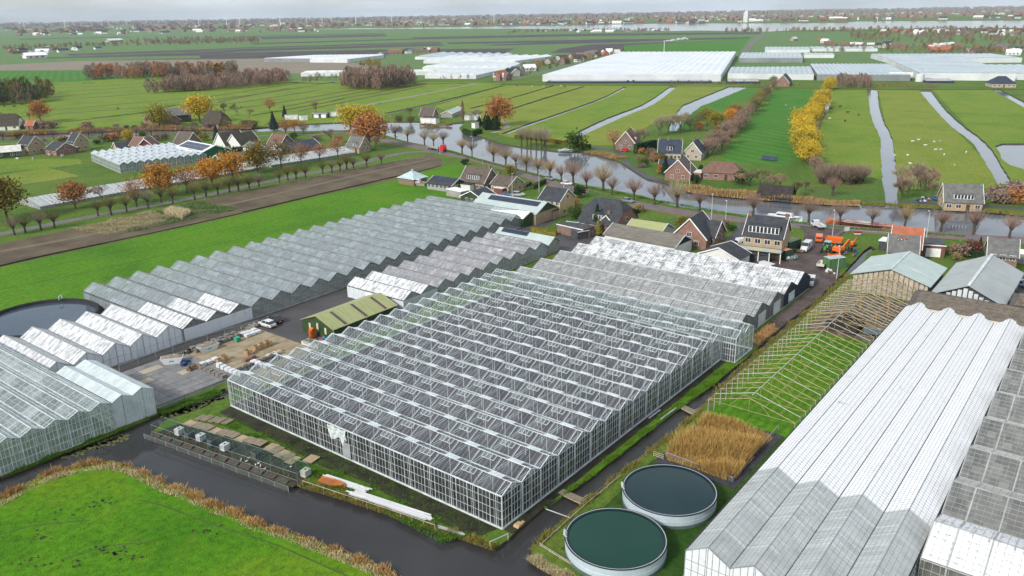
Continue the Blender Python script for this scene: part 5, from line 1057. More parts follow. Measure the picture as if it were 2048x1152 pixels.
for x, y, h, c in [(1270,290,7,'twig'),(1262,296,6,'twigg'),(1380,262,8,'twigg'),(1395,254,8,'twigg'),(1414,250,9,'ygreen'),(1432,258,9,'ygreen'),(1398,262,5,'rust'),(1436,272,5,'rust'),(1462,250,9,'orange'),(1470,240,9,'rust'),(1640,350,6,'twigr'),(1628,345,7,'twig'),(1660,178,9,'yellow'),(1655,182,8,'yellow')]:
    tree('tree', 'mixed autumn tree around the country house garden and meadow head', 'sparse' if c.startswith('tw') else 'leaf', c, x, y, h, 1.0, 'mixed trees near the country house')
for x, y, h in [(1590,402,8),(1540,392,9),(1520,380,9),(1500,378,8),(1560,385,8),(1480,380,7),(1610,392,6)]:
    tree('bare_tree', 'wide pale leafless tree around the collapsing mossy barn', 'bare', random.choice(['twigy','twigg','twigr']), x, y-6, h, 1.2, 'leafless trees around the mossy barn')
for k in range(10): tree('bare_willow', 'grey willow stool in the clump on the far bank meadow', 'brush', 'twig', 1640+9*k+random.uniform(-3,3), 366+random.uniform(-4,3), random.uniform(4.5,6.5), 1.0, 'willow stools on the far bank')
tree('bare_tree', 'single round bare willow beside the reeds', 'pollard', 'twigr', 1664, 392, 6.5)
for k in range(15): tree('birch', 'slim leafless birch in the copse beside the grey roofed house', 'bare', random.choice(['twigr','twig','twigp']), 1800+70*random.random(), 378+random.uniform(-6,22), random.uniform(7,13), .8, 'birches beside the grey roofed house')
for k in range(14): tree('brown_shrub', 'rusty brown shrub right of the grey roofed house', 'shrub', random.choice(['twigr','rust','twig']), 1975+85*random.random(), 385+25*random.random(), random.uniform(2.5,4.5), 1.2, 'rusty shrubs on the far bank', 'shrub')
# garden shrubs, conifers
for x, y, h, k, c, lab in [(1194,462,8,'conifer','ever','dark spruce in the garden of the large slate house'),(1197,470,5,'conifer','ygreen','narrow golden cypress beside the dark spruce'),(1148,436,3.5,'shrub','green','clipped laurel bushes beside the white fence'),(1156,438,3,'shrub','green','second laurel bush by the white fence'),(1165,436,2.6,'shrub','twigy','dome of pampas grass by the lane'),(1277,424,2.6,'shrub','twigy','pampas clump beside the road hedge'),(1159,395,4,'shrub','ever','dark round bush beside the yellow house'),(1150,412,2.4,'shrub','rust','low rusty bush by the yellow house'),(1145,418,2.2,'shrub','twigr','low red bush by the lane'),
    (1330,350,7.5,'conifer','ever','pointed dark conifer before the red brick house'),(1319,347,5,'conifer','rust','rusty cypress beside the pointed conifer'),(1387,318,6,'conifer','rust','slim rusty cypress before the coach house'),(1295,320,5,'conifer','olive','small golden conifer by the garden path'),(930,330,2.6,'shrub','ever','dark juniper behind the brown tiled house'),(1020,350,4,'shrub','ygreen','drooping yellow-green bush by the road'),(1482,368,4.5,'shrub','ever','dark rhododendron beside the hipped bungalow'),(1740,560,2,'shrub','twig','low brown shrub at the ditch end'),(1980,540,3,'shrub','green','green hedge bush by the barn forecourt'),
    (1905,507,2.6,'shrub','ygreen','round yellow-green bush in the roadside garden'),(1920,515,3.4,'shrub','twigr','reddish round bush in the roadside garden'),(1912,520,1.8,'shrub','twigy','dry grass tuft bed in the roadside garden'),(1945,510,3.6,'shrub','beech','dark red shrub beside the gravel path'),(1958,503,4,'conifer','ever','small dark conifer beside the gravel path'),(1405,458,3,'shrub','green','hedge block before the brick gable house'),(1366,456,3.4,'shrub','olive','brown-green bush beside the brick gable house'),(1450,455,2.4,'shrub','twig','low bush by the driveway'),(1462,462,2.2,'shrub','green','low green bush by the driveway')]:
    tree('garden_plant', lab, k, c, x, y, h, 1.0, None, 'shrub' if k == 'shrub' else 'conifer')
for k in range(9): tree('conifer', 'dark dense conifer in the island garden across the canal', 'conifer', 'ever', 958+38*random.random(), 262-14*random.random(), random.uniform(5,8), 1.5, 'island garden conifers')
for k in range(26): tree('garden_shrub', 'mixed low shrub in the far bank gardens', 'shrub', random.choice(['twig','olive','rust','green','twigg']), 1275+75*random.random(), 302+36*random.random(), random.uniform(1.5,3), 1.1, 'far bank garden shrubs', 'shrub')
for k in range(26): tree('garden_shrub', 'low shrub among the houses of the left village', 'shrub', random.choice(['twig','olive','rust','green','twigg','ygreen']), 30+650*random.random(), 283+10*random.random()-12*random.random(), random.uniform(2,4), 1.2, 'left village shrubs', 'shrub')
for k in range(30): tree('bank_bush', 'twiggy bush on the far bank of the left canal', 'shrub', random.choice(['twig','twigr','twigg']), 20+560*random.random(), 254+4*random.random()-.01*k, random.uniform(2,4.5), 1.2, 'left canal bank bushes', 'shrub')
# hedges
def hedge(label, pts, w, h, col, world=False):
    q = [Vector(p) for p in pts] if world else [P(*p) for p in pts]; g = np.random.default_rng(len(label)); cs, n_ = [], []
    mb = MB()
    r = thing('hedge', label, 'hedge', q[0])
    for a, b in zip(q, q[1:]):
        ln = (b-a).length; n = int(ln*w*h*30); t = g.uniform(0,1,n)[:,None]; d = np.array((b-a)/ln); nn = np.array([-d[1], d[0], 0])
        s = g.uniform(-.5,.5,n)[:,None]*w; z = g.uniform(0,1,n); edge = g.random(n) < .5; z = np.where(edge, 1-.08*g.random(n), z); s = np.where(edge[:,None], s, np.sign(s)*w*.5*g.uniform(.85,1.08,n)[:,None])
        cs.append(np.array(a-q[0])+d*ln*t+nn*s+np.array([0,0,1])*(z*h)[:,None]); mb.bar(a-q[0]+Vector((0,0,h*.46)), b-q[0]+Vector((0,0,h*.46)), w*.85, h*.9)
    c = np.concatenate(cs); n = len(c); A_ = runit(n, g)*.13; B_ = np.cross(A_, runit(n, g)); put('foliage', cardmesh('foliage', c, A_, B_, LM[col]), r); mb.build('core', LM[col], r)
hedge('clipped yellow-green hedge along the asphalt lane', [(1063,464),(1113,471)], 1.2, 1.5, 'ygreen')
hedge('tall dark clipped hedge beside the steep gabled house', [(1270,307),(1310,297)], 2, 4, 'ever')
hedge('long brown-green hedge along the far lawn', [(1030,277),(1100,285),(1170,297)], 1.5, 1.8, 'olive')
hedge('green hedge end by the far slipway', [(1166,299),(1180,296)], 1.5, 1.8, 'green')
hedge('bright clipped hedge round the island garden', [(928,266),(942,272),(962,266)], 2, 2.4, 'green')
hedge('green roadside hedge by the tan bungalow', [(1064,379),(1090,366)], 1.3, 1.6, 'green')
hedge('dark hedge behind the large slate house', [(1262,432),(1284,418)], 1.3, 1.4, 'ever')
hedge('dark evergreen hedge behind the grey barn', [(1935,513),(1975,520),(2025,528)], 1.5, 1.6, 'ever')
hedge('green hedge beside the emerald barn', [(465,305),(522,296)], 1.5, 2.2, 'ever')
hedge('autumn gold hedge behind the grey metal shed', [(472,296),(515,291)], 1.5, 2.4, 'olive')
hedge('dark screen hedge beside the red brick house', [(1388,371),(1402,340)], 1.2, 2, 'ever')
# woods: masses one cannot count ------------------------------------------
def wood(label, poly, n, h, cols, kinds=('bare',), name='woodland'):
    q = [P(*p).to_2d() for p in poly]; xs, ys = [p.x for p in q], [p.y for p in q]
    def ins(x, y):
        c = False; j = len(q)-1
        for i in range(len(q)):
            if (q[i].y > y) != (q[j].y > y) and x < (q[j].x-q[i].x)*(y-q[i].y)/(q[j].y-q[i].y)+q[i].x: c = not c
            j = i
        return c
    pts = []
    while len(pts) < n:
        x, y = random.uniform(min(xs), max(xs)), random.uniform(min(ys), max(ys))
        if ins(x, y): pts.append((x, y))
    g = np.random.default_rng(n); per = 110
    for ci, col in enumerate(cols):
        sub = np.array(pts[ci::len(cols)]); k = len(sub)
        if not k: continue
        hh = g.uniform(.5,1.2,k)*h; rr = hh*.3
        i = np.repeat(np.arange(k), per); m = len(i); u = runit(m, g); z = g.uniform(.18,1,m)
        prof = np.sin(np.clip(z*1.05-.08,0,1)*np.pi)**.7
        p = np.stack([sub[i,0]+u[:,0]*rr[i]*prof, sub[i,1]+u[:,1]*rr[i]*prof, z*hh[i]], 1)
        if 'bare' in kinds: D = np.stack([u[:,0]*.4, u[:,1]*.4, np.ones(m)], 1)*(.09*hh[i])[:,None]; S = np.cross(D, runit(m, g)); S = S/np.linalg.norm(S, axis=1)[:,None]*(.015*hh[i])[:,None]
        else: D = runit(m, g)*(.05*hh[i])[:,None]; S = np.cross(D, runit(m, g))
        # stems
        st = np.stack([sub[:,0], sub[:,1], hh*.3], 1); ss = np.stack([np.full(k,.12), np.full(k,.12), np.zeros(k)], 1); su = np.stack([np.zeros(k), np.zeros(k), hh*.32], 1)
        me = cardmesh(name, np.concatenate([p, st]), np.concatenate([S, ss]), np.concatenate([D, su]), LM[col]); tag(put(name, me), label, None, None, 'stuff')
wood('brown leafless wood across the meadows', [(175,160),(330,157),(470,153),(470,146),(330,150),(180,153)], 170, 13, ['twigr','twig','twig','rust'])
wood('orange autumn edge of the brown wood', [(352,154),(470,152),(470,147),(360,150)], 50, 12, ['orange','olive'], ('leaf',))
wood('purple-brown plantation beside the meadow ditches', [(290,187),(440,181),(580,167),(560,158),(420,171),(330,180)], 260, 11, ['twigr','twig','twigr'])
wood('dark copse at the left edge of the meadows', [(-60,214),(60,209),(114,197),(100,188),(0,192),(-60,197)], 120, 13, ['twig','olive','green'])
wood('grey-brown wet wood beside the greenhouses', [(672,178),(760,181),(830,172),(828,162),(690,168)], 170, 14, ['twig','twigr'])
wood('low scrub before the white greenhouses', [(600,166),(690,164),(860,158),(985,161),(985,157),(700,152),(620,152)], 90, 4, ['twig','olive','twigr'])
wood('shrubby strip along the far ditch', [(1340,168),(1480,170),(1600,173),(1600,170),(1480,166),(1340,165)], 60, 2.5, ['twigr','olive'])
wood('brown shrubs before the far glasshouses', [(1664,176),(1745,177),(1745,168),(1664,167)], 50, 8, ['twigr','twig'])
wood('rusty reed strip before the steaming glasshouse', [(1748,174),(1880,176),(1880,172),(1748,170)], 70, 2.2, ['rust','twigr'])
wood('roadside trees and gardens along the polder road', [(1010,158),(1060,150),(1140,130),(1250,106),(1230,104),(1110,122),(1030,142),(980,156)], 100, 7, ['twig','olive','green','rust'])
wood('gold shrub trees in the brown fields', [(718,134),(760,134),(758,126),(722,128)], 24, 7, ['ygreen'], ('leaf',))
wood('far hamlet trees on the left', [(-60,106),(100,98),(220,94),(520,86),(520,80),(260,88),(60,94),(-60,98)], 260, 9, ['twig','twigr','olive'])
wood('brown orchard band on the left horizon', [(240,88),(520,87),(520,77),(300,79)], 200, 9, ['twigr','twig'])
wood('lake shore trees', [(1450,66),(1620,64),(1900,66),(2200,64),(2200,58),(1900,59),(1600,60.5),(1450,63)], 320, 10, ['twig','twigr','olive','twig'])
wood('village trees near the lake', [(1700,84),(1800,86),(2200,98),(2200,64),(1800,64),(1700,70)], 420, 9, ['twig','twigr','olive'])
wood('garden trees behind the far glasshouses', [(1640,104),(1800,106),(2200,112),(2200,96),(1800,96),(1640,98)], 170, 8, ['twig','twigr','olive','ygreen'])
wood('shore hamlet trees before the lake', [(1010,68),(1120,64),(1340,64),(1340,60),(1120,60),(1030,63)], 160, 8, ['twig','twigr','green'])
# far town and woodland: clumps below a few pixels each
def far_mass(label, rows, col, lo, hi, n, name='far_woodland'):
    g = np.random.default_rng(n); x = g.uniform(-500,2500,n); y = g.uniform(rows[0], rows[1], n)+34*(1-x/2048)-17
    p = np.array([P(a, b) for a, b in zip(x, y)]); h = g.uniform(lo, hi, n); vd = np.stack([np.full(n, CR.x), np.full(n, CR.y), np.zeros(n)], 1)
    me = None; mb_c = []; R_, U_ = [], []
    for a in (0, 1.05, 2.1):
        d = np.stack([np.full(n, math.cos(a)), np.full(n, math.sin(a)), np.zeros(n)], 1); mb_c.append(p+np.array([0,0,1])*(h/2)[:,None]); R_.append(d*(h*g.uniform(.8,3,n))[:,None]); U_.append(np.stack([np.zeros(n), np.zeros(n), h/2], 1))
    tag(put(name, cardmesh(name, np.concatenate(mb_c), np.concatenate(R_), np.concatenate(U_), col, .55)), label, None, None, 'stuff')
far_mass('dark tree line on the horizon', (30,37), LM['twig'], 12, 26, 2600)
far_mass('brown distant woodland', (34,50), LM['twigr'], 8, 18, 900)
far_mass('pale distant towns and sheds', (31,47), mat('mat_far_town', (.4,.36,.33), (.7,.66,.62), scale=.002, fine=0), 5, 12, 420, 'far_town')
# reeds, dry grass and verge tufts ------------------------------------------
def blades(name, label, poly_world, n, h, m, w=.05, lean=.25, clump=0):
    q = [Vector(p[:2]) for p in poly_world]; g = np.random.default_rng(n); xs = np.array([p.x for p in q]); ys = np.array([p.y for p in q]); out = []
    while sum(len(o) for o in out) < n:
        x = g.uniform(xs.min(), xs.max(), n*2); y = g.uniform(ys.min(), ys.max(), n*2); c = np.zeros(len(x), bool); j = len(q)-1
        for i in range(len(q)):
            if q[i].y != q[j].y: c ^= ((q[i].y > y) != (q[j].y > y)) & (x < (q[j].x-q[i].x)*(y-q[i].y)/(q[j].y-q[i].y)+q[i].x)
            j = i
        out.append(np.stack([x[c], y[c]], 1))
    p = np.concatenate(out)[:n]; k = len(p); hh = h*g.uniform(.55,1.1,k)
    if clump: hh *= .55+.6*np.clip(np.sin(p[:,0]*clump)+np.cos(p[:,1]*clump*1.3+p[:,0]*.7), -.6, 1)
    D = np.stack([g.normal(size=k)*lean, g.normal(size=k)*lean, np.ones(k)], 1)*(hh/2)[:,None]; a = g.uniform(0,6.28,k); S = np.stack([np.cos(a)*w, np.sin(a)*w, np.zeros(k)], 1)
    return tag(put(name, cardmesh(name, np.stack([p[:,0], p[:,1], np.zeros(k)], 1)+D, S, D, m, .25)), label, None, None, 'stuff')
def along(pts, w, z=0): return ribbon(pts, w, False, z)
REEDM = leafmat('mat_reed', (.4,.22,.06), (.64,.42,.15), .8); DRYM = leafmat('mat_dry_reed', (.26,.14,.05), (.46,.32,.14), .35); STRAW = leafmat('mat_straw', (.36,.3,.16), (.5,.43,.26), 1.2); TUFT = leafmat('mat_tuft', (.06,.15,.012), (.1,.2,.02), .8); TUFTY = leafmat('mat_tuft_yellow', (.16,.15,.03), (.26,.22,.06), .8); WEED = leafmat('mat_weed', (.04,.11,.015), (.07,.15,.02), 1)
t_ = thing('reed_bed', 'square bed of tall tawny reeds in a black lined basin', 'reed bed', (0,0,0))
mb = MB(); mb.box(25.4,-19.4,0,43.0,-7.4,.12); mb.build('liner', mat('mat_liner_grey', (.035,.037,.045), (.06,.062,.07), scale=1), t_)
o_ = blades('reeds', None, [(26.6,-9),(27.4,-8.2),(34,-8.5),(41,-7.9),(42.3,-9),(41.9,-14),(42.2,-17.6),(41,-18.5),(35,-18.1),(28,-18.6),(26.5,-17.6),(26.8,-13)], 22000, 2.4, REEDM, .04, .24, .25); o_.parent = t_
front = [(-20,1008),(0,999),(55,968),(110,944.5),(169,929.5),(220,926),(255,934),(290,950),(333,973),(373,985),(416,1008),(459,1022),(510,1047),(565,1063),(620,1083),(700,1114),(760,1140),(800,1165)]
blades('bank_reeds', 'dry russet reeds fringing the front meadow', along(front, 1.3), 6500, .7, DRYM, .05, .4, 1.3)
blades('bank_grass', 'straw coloured grass behind the russet reeds', along([(x+2, y+9) for x, y in front], 1.4), 6000, .35, STRAW, .05, .6, 1.1)
blades('bank_grass', 'yellowed grass on the glasshouse canal bank', along([(600,968),(690,995),(780,1025),(870,1057),(937,1078),(990,1096)], 1.2), 5000, .5, TUFTY, .045, .5, 1.5)
blades('bank_grass', 'lush green verge between the glasshouse and the ditch', [(6,-1.7),(40,-1.5),(64,-1.5),(64,-3.0),(54,-3.6),(40,-2.8),(16,-2.5),(8,-1.9)], 9000, .38, TUFT, .05, .6, 1.2)
blades('bank_grass', 'patchy grass below the long glass wall', [(-6.6,4),(-2.5,2),(-2.2,54),(-5,56),(-4.5,40),(-6,30)], 11000, .28, TUFT, .05, .7, .8)
blades('weeds', 'weeds along the foot of the long glass wall', [(-2.2,.5),(-.3,.5),(-.3,40),(-2,40)], 1600, .3, WEED, .06, .7, 1.4)
blades('bank_grass', 'tawny grass on the tank side of the ditch', along([(1061,1102),(1100,1066),(1155,1020),(1229,958),(1297,907),(1354,862),(1418,804)], .9), 4000, .5, TUFTY, .05, .5, 1.2)
blades('bank_grass', 'straw bank below the near tank', along([(1064,1112),(1090,1132),(1130,1152),(1180,1180)], 1.8), 3500, .55, STRAW, .05, .5, 1.2)
blades('bank_grass', 'ragged grass under the timber frames by the ditch', along([(1418,803),(1459,762),(1517,708),(1608,630),(1700,545)], 1.6), 5000, .6, TUFTY, .05, .5, 1)
blades('bank_grass', 'green bank before the left glasshouse', along([(0,955),(100,915),(205,874),(296,836)], 1.1), 5000, .3, TUFT, .05, .6, 1.2)
blades('bank_grass', 'green bank at the corner of the slab yard', along([(318,826),(380,805),(440,783)], 2.2), 3500, .35, TUFT, .05, .6, 1.2)
blades('straw_heap', 'heap of chopped straw at the end of the muddy track', [(74.5,-3),(84,-2.7),(87,-1.4),(84,-.6),(75,-.9)], 2600, .35, leafmat('mat_chopped_straw', (.3,.17,.07), (.42,.26,.12), 1), .09, .9)
blades('canal_reeds', 'tall tan reeds along the far canal bank', along([(1372,380),(1400,385),(1450,391),(1519,397),(1587,402),(1656,407),(1720,409)], 5), 9000, 2.0, leafmat('mat_tan_reed', (.27,.18,.08), (.4,.28,.13), .5), .16, .2, .3)
blades('canal_reeds', 'yellow grass edge on the right far bank', along([(1725,409),(1793,412),(1929,419),(2060,432)], 2.5), 3000, .8, TUFTY, .14, .4, .3)
blades('canal_reeds', 'brown reeds on the left canal far bank', along([(-30,272),(117,266),(260,259.5),(390,259),(505,257)], 6), 7000, 2.3, leafmat('mat_brown_reed', (.2,.13,.06), (.32,.22,.1), .4), .25, .2, .25)
blades('canal_reeds', 'rusty reeds beside the white cabin', along([(845,250),(880,252),(900,250)], 6), 1200, 1.8, DRYM, .2, .2, .4)
blades('canal_reeds', 'brown sedge by the far slipway', along([(1180,304),(1215,310),(1240,318)], 7), 2500, 1.0, DRYM, .15, .3, .4)
blades('road_verge', 'grass verge between the road and the canal', along([(899,303.5),(1022,337.5),(1159,372.5),(1282,396),(1498,435),(1690,456),(1929,472.5)], 2.2), 6000, .35, TUFT, .12, .6)
blades('reed_crop', 'pale plumed grass plot beside the soil', [P(140,458)[:2],P(300,425)[:2],P(350,436)[:2],P(215,470)[:2]], 12000, .8, STRAW, .08, .35, .5)
blades('reed_crop', 'green crop plot beside the plumed grass', [P(300,425)[:2],P(400,402)[:2],P(480,418)[:2],P(215,474)[:2],P(330,444)[:2]], 12000, .6, leafmat('mat_green_crop', (.09,.15,.05), (.14,.2,.08), .6), .1, .4, .4)
blades('reed_crop', 'bright plume tuft block in the green crop', [P(330,430)[:2],P(345,422)[:2],P(380,429)[:2],P(365,440)[:2]], 3000, 2.0, leafmat('mat_plume', (.5,.42,.27), (.62,.54,.38), 1), .1, .25)
blades('meadow_tufts', 'coarse tufts scattered over the front meadow', [P(*q)[:2] for q in [(0,1010),(110,955),(220,938),(330,985),(460,1035),(620,1095),(780,1160),(500,1400),(-200,1300)]], 1500, .12, leafmat('mat_dark_tuft', (.05,.13,.008), (.12,.19,.015), .3), .1, .9)
g = np.random.default_rng(9); HM = []
for a, b, n in (((70,1035),(235,1000),26),((175,1090),(290,1120),34),((60,1060),(100,1075),10),((395,1060),(450,1062),8),((20,1120),(160,1125),20)):
    for k in g.uniform(0,1,n): HM.append(P(a[0]+(b[0]-a[0])*k+g.normal()*6, a[1]+(b[1]-a[1])*k+g.normal()*6, .02))
c = np.array(HM); n = len(c); an = g.uniform(0,6.28,n); s = g.uniform(.06,.2,n)[:,None]
tag(put('hoof_marks', cardmesh('hoof_marks', c, np.stack([np.cos(an), np.sin(an), np.zeros(n)], 1)*s*1.5, np.stack([-np.sin(an), np.cos(an), np.zeros(n)], 1)*s, MUCK, .5)), 'dark hoof marks trodden into the front meadow', None, None, 'stuff')
g = np.random.default_rng(5); LP = []
for (a, b, s, n) in (((330,825),(455,790),5,420), ((120,908),(250,866),4,260)):
    t = g.uniform(0,1,n); LP += [P(a[0]+(b[0]-a[0])*k+g.normal()*s*2, a[1]+(b[1]-a[1])*k+abs(g.normal())*s+2, WZ+.02) for k in t]
c = np.array(LP); n = len(c); an = g.uniform(0,6.28,n); s = g.uniform(.08,.28,n)[:,None]
tag(put('lily_pads', cardmesh('lily_pads', c, np.stack([np.cos(an), np.sin(an), np.zeros(n)], 1)*s, np.stack([-np.sin(an), np.cos(an), np.zeros(n)], 1)*s, leafmat('mat_lily', (.1,.12,.04), (.2,.2,.08), 1))), 'pale lily pads drifting at the canal corner', None, None, 'stuff')
# ---------------------------------------------------------------- vehicles
TYRE = flat('mat_tyre', (.02,.02,.02)); CHROME = flat('mat_rim', (.5,.5,.5), rough=.3, metal=.6); CARGLASS = mat('mat_car_glass', (.02,.025,.03), (.035,.04,.05), rough=.08, spec=.7, fine=0)
RED_L = flat('mat_tail_light', (.4,.02,.02)); WHITE_L = flat('mat_head_light', (.7,.72,.75), rough=.2); PLATE = flat('mat_plate', (.6,.45,.05))
def paint(n, c): return mat('paint_'+n, c, tuple(min(1, x*1.06) for x in c), fine=0, rough=.28, spec=.5)
PT = dict(white=paint('white', (.55,.56,.57)), silver=paint('silver', (.42,.43,.44)), black=paint('black', (.015,.016,.018)), grey=paint('grey', (.16,.17,.18)), blue=paint('blue', (.03,.06,.16)), red=paint('red', (.5,.02,.02)), orange=paint('orange', (.62,.13,.02)), lblue=paint('lblue', (.3,.5,.6)), green=paint('green', (.05,.2,.03)), cream=paint('cream', (.55,.52,.45)))
_w = MB(); _w.lathe([(0,-.1),(.3,-.1),(.33,-.06),(.33,.06),(.3,.1),(0,.1)], 14); WHEEL = _w.mesh('wheel', TYRE); _w = MB(); _w.lathe([(0,.105),(.2,.11)], 12); _w.lathe([(0,-.105),(.2,-.11)], 12); RIM = _w.mesh('rim', CHROME)
def wheels(r, xs, y, s=1.0):
    for x in xs:
        for q in (-1, 1):
            o = put('wheel', WHEEL, r, (x, q*y, .33*s), 0, s); o.rotation_euler = (math.pi/2, 0, 0); put('rim', RIM, o)
def place(label, name, cat, a, b, group=None):
    A, B = P(*a), P(*b); d = B-A; return thing(name, label, cat, (A+B)/2, math.atan2(d.y, d.x), group)
def rounded(mb, sec, mi=0):
    """loft of (x, half width, z0, z1) sections"""
    vs, n = [], 6
    for x, w, z0, z1 in sec: vs += [(x,-w*.92,z0),(x,-w,z0+(z1-z0)*.45),(x,-w*.86,z1),(x,w*.86,z1),(x,w,z0+(z1-z0)*.45),(x,w*.92,z0)]
    fs = [(i*n+k, i*n+(k+1)%n, (i+1)*n+(k+1)%n, (i+1)*n+k) for i in range(len(sec)-1) for k in range(n)]
    mb.faces(vs, fs+[tuple(range(n-1,-1,-1)), tuple(range((len(sec)-1)*n, len(sec)*n))], mi)
def car(label, col, a, b, L_=4.3, hgt=1.5, name='parked_car', group=None, bed=False):
    r = place(label, name, 'car', a, b, group); k = L_/4.3; h = hgt/1.5; m = PT[col]
    mb = MB(); rounded(mb, [(-2.15*k,.72,.4,.75*h),(-2.0*k,.86,.28,.95*h),(-1.2*k,.88,.24,.98*h),(.9*k,.88,.24,.95*h),(1.7*k,.85,.26,.85*h),(2.12*k,.7,.36,.66*h)]); mb.build('body', m, r)
    mb = MB(); x0, x1 = (-1.95*k, 1.0*k) if not bed else (-.5*k, 1.1*k)
    vs = [(x0,-.8,.94*h),(x1,-.8,.92*h),(x1,.8,.92*h),(x0,.8,.94*h),(x0+.45,-.62,1.46*h),(x1-.75,-.62,1.48*h),(x1-.75,.62,1.48*h),(x0+.45,.62,1.46*h)]
    mb.faces(vs, [(0,1,5,4),(1,2,6,5),(2,3,7,6),(3,0,4,7)]); mb.build('window', CARGLASS, r)
    mb = MB(); mb.faces([(x0+.42,-.66,1.45*h),(x1-.7,-.66,1.47*h),(x1-.7,.66,1.47*h),(x0+.42,.66,1.45*h),(x0+.5,-.55,1.52*h),(x1-.85,-.55,1.54*h),(x1-.85,.55,1.54*h),(x0+.5,.55,1.52*h)], [(4,5,6,7),(0,1,5,4),(1,2,6,5),(2,3,7,6),(3,0,4,7)])
    for q in (-1, 1): mb.bar(((x0+x1)/2,q*.8,.94*h),((x0+x1)/2,q*.64,1.46*h),.08,.05)
    mb.build('roof', m, r); wheels(r, (-1.3*k, 1.35*k), .8)
    for q in (-1, 1):
        mb = MB(); mb.box(2.0*k,q*.58-.15,.6*h,2.14*k,q*.58+.15,.72*h); mb.build('headlight', WHITE_L, r); mb = MB(); mb.box(-2.17*k,q*.62-.12,.7*h,-2.05*k,q*.62+.12,.88*h); mb.build('tail_light', RED_L, r)
    mb = MB(); mb.box(-2.2*k,-.26,.5,-2.14*k,.26,.62); mb.build('number_plate', PLATE, r)
    if bed: mb = MB(); mb.box(-2.0*k,-.72,.97*h,-.6*k,.72,1.0*h); mb.build('cargo_bed', TYRE, r)
    return r
def van(label, col, a, b, L_=5.4, H_=2.4, name='van'):
    r = place(label, name, 'van', a, b); h = H_/2.4; k = L_/5.4; m = PT[col]; mb = MB()
    rounded(mb, [(-2.7*k,.9,.4,2.2*h),(-2.6*k,.98,.35,2.35*h),(1.0*k,.98,.35,2.36*h),(1.75*k,.95,.35,1.5*h),(2.5*k,.9,.35,1.15*h),(2.7*k,.8,.4,.95*h)]); mb.build('body', m, r)
    mb = MB(); mb.faces([(1.04*k,-.8,2.3*h),(1.04*k,.8,2.3*h),(1.74*k,.84,1.56*h),(1.74*k,-.84,1.56*h)], [(0,1,2,3)]); o = mb.build('windscreen', CARGLASS, r); o.location = (.05,0,.05)
    for q in (-1, 1): mb = MB(); mb.faces([(.2*k,q*.99,1.5*h),(1.5*k,q*.97,1.5*h),(1.05*k,q*.93,2.1*h),(.2*k,q*.95,2.1*h)], [(0,1,2,3)]); mb.build('side_window', CARGLASS, r)
    mb = MB(); mb.box(-2.74*k,-.7,1.45*h,-2.66*k,.7,2.0*h); mb.build('rear_window', CARGLASS, r)
    for q in (-1, 1): mb = MB(); mb.box(2.5*k,q*.66-.16,.85*h,2.68*k,q*.66+.16,1.02*h); mb.build('headlight', WHITE_L, r)
    mb = MB(); mb.box(2.66*k,-.55,.42,2.74*k,.55,.7*h); mb.build('grille', TYRE, r); mb = MB(); mb.box(2.72*k,-.26,.45,2.77*k,.26,.57); mb.build('number_plate', PLATE, r)
    wheels(r, (-1.7*k, 1.75*k), .88, 1.05); return r
def flatbed(label, a, b, sides=.5, L_=5.6):
    r = place(label, 'flatbed_truck', 'truck', a, b); m = PT['white']; k = L_/5.6; mb = MB()
    rounded(mb, [(.7*k,.92,.4,1.95),(.8*k,.95,.35,2.1),(1.6*k,.93,.35,2.1),(2.1*k,.92,.35,1.35),(2.75*k,.85,.4,1.0)]); mb.build('cab', m, r)
    mb = MB(); mb.faces([(1.62*k,-.78,2.05),(1.62*k,.78,2.05),(2.1*k,.82,1.42),(2.1*k,-.82,1.42)], [(0,1,2,3)]); o = mb.build('windscreen', CARGLASS, r); o.location = (.05,0,.04)
    for q in (-1, 1): mb = MB(); mb.faces([(.9*k,q*.96,1.35),(1.95*k,q*.94,1.35),(1.6*k,q*.9,1.9),(.9*k,q*.92,1.9)], [(0,1,2,3)]); mb.build('side_window', CARGLASS, r)
    mb = MB(); mb.box(-2.8*k,-1,.75,.6*k,1,.88); mb.build('bed_floor', flat('mat_bed', (.3,.28,.26)), r)
    for y in (-1, .95): mb = MB(); mb.box(-2.8*k,y,.88,.6*k,y+.05,.88+sides); mb.build('bed_side', m, r)
    mb = MB(); mb.box(-2.82*k,-1,.88,-2.76*k,1,.88+sides); mb.build('tailgate', m, r); mb = MB(); mb.box(-2.6*k,-.4,.45,2*k,.4,.75); mb.build('chassis', TYRE, r)
    wheels(r, (-1.7*k, 1.8*k), .85, 1.05); return r
car('white hatchback parked on the asphalt yard by the olive shed', 'white', (549,657), (521,648))
car('black car parked beside the white hatchback', 'black', (561,648), (541,638))
car('silver estate beside the tan bungalow', 'silver', (1026,382), (1043,374)); car('black pickup beside the roadside hedge', 'black', (1046,376), (1066,368), 5, 1.7, bed=True)
car('blue car by the green gabled shed', 'blue', (1009,391), (1023,392)); car('silver off-roader by the lane lamp post', 'silver', (1027,393), (1046,392), 4.6, 1.8)
car('white car driving on the canal road', 'white', (1126,369), (1141,370)); car('dark grey car parked under a pollard on the canal road', 'grey', (1246,403), (1266,406)); car('dark car by the road bend pollards', 'grey', (1094,358), (1106,361))
car('bright red car before the steep gabled house', 'red', (1255,304), (1243,302)); car('blue car beside the grey roofed house', 'blue', (1952,399), (1972,399), 4.4, 1.7); car('light blue car beside the tall grey barn', 'lblue', (2030,569), (2052,575)); car('dark blue car in the garden clutter of the far bank', 'blue', (1866,400), (1878,402))
car('white sports car under the deck of the tan house', 'white', (1500,491), (1525,490)); car('white car beside the black timber shed', 'white', (1552,496), (1528,490)); car('dark car inside the carport of the tan house', 'black', (1512,484), (1532,484))
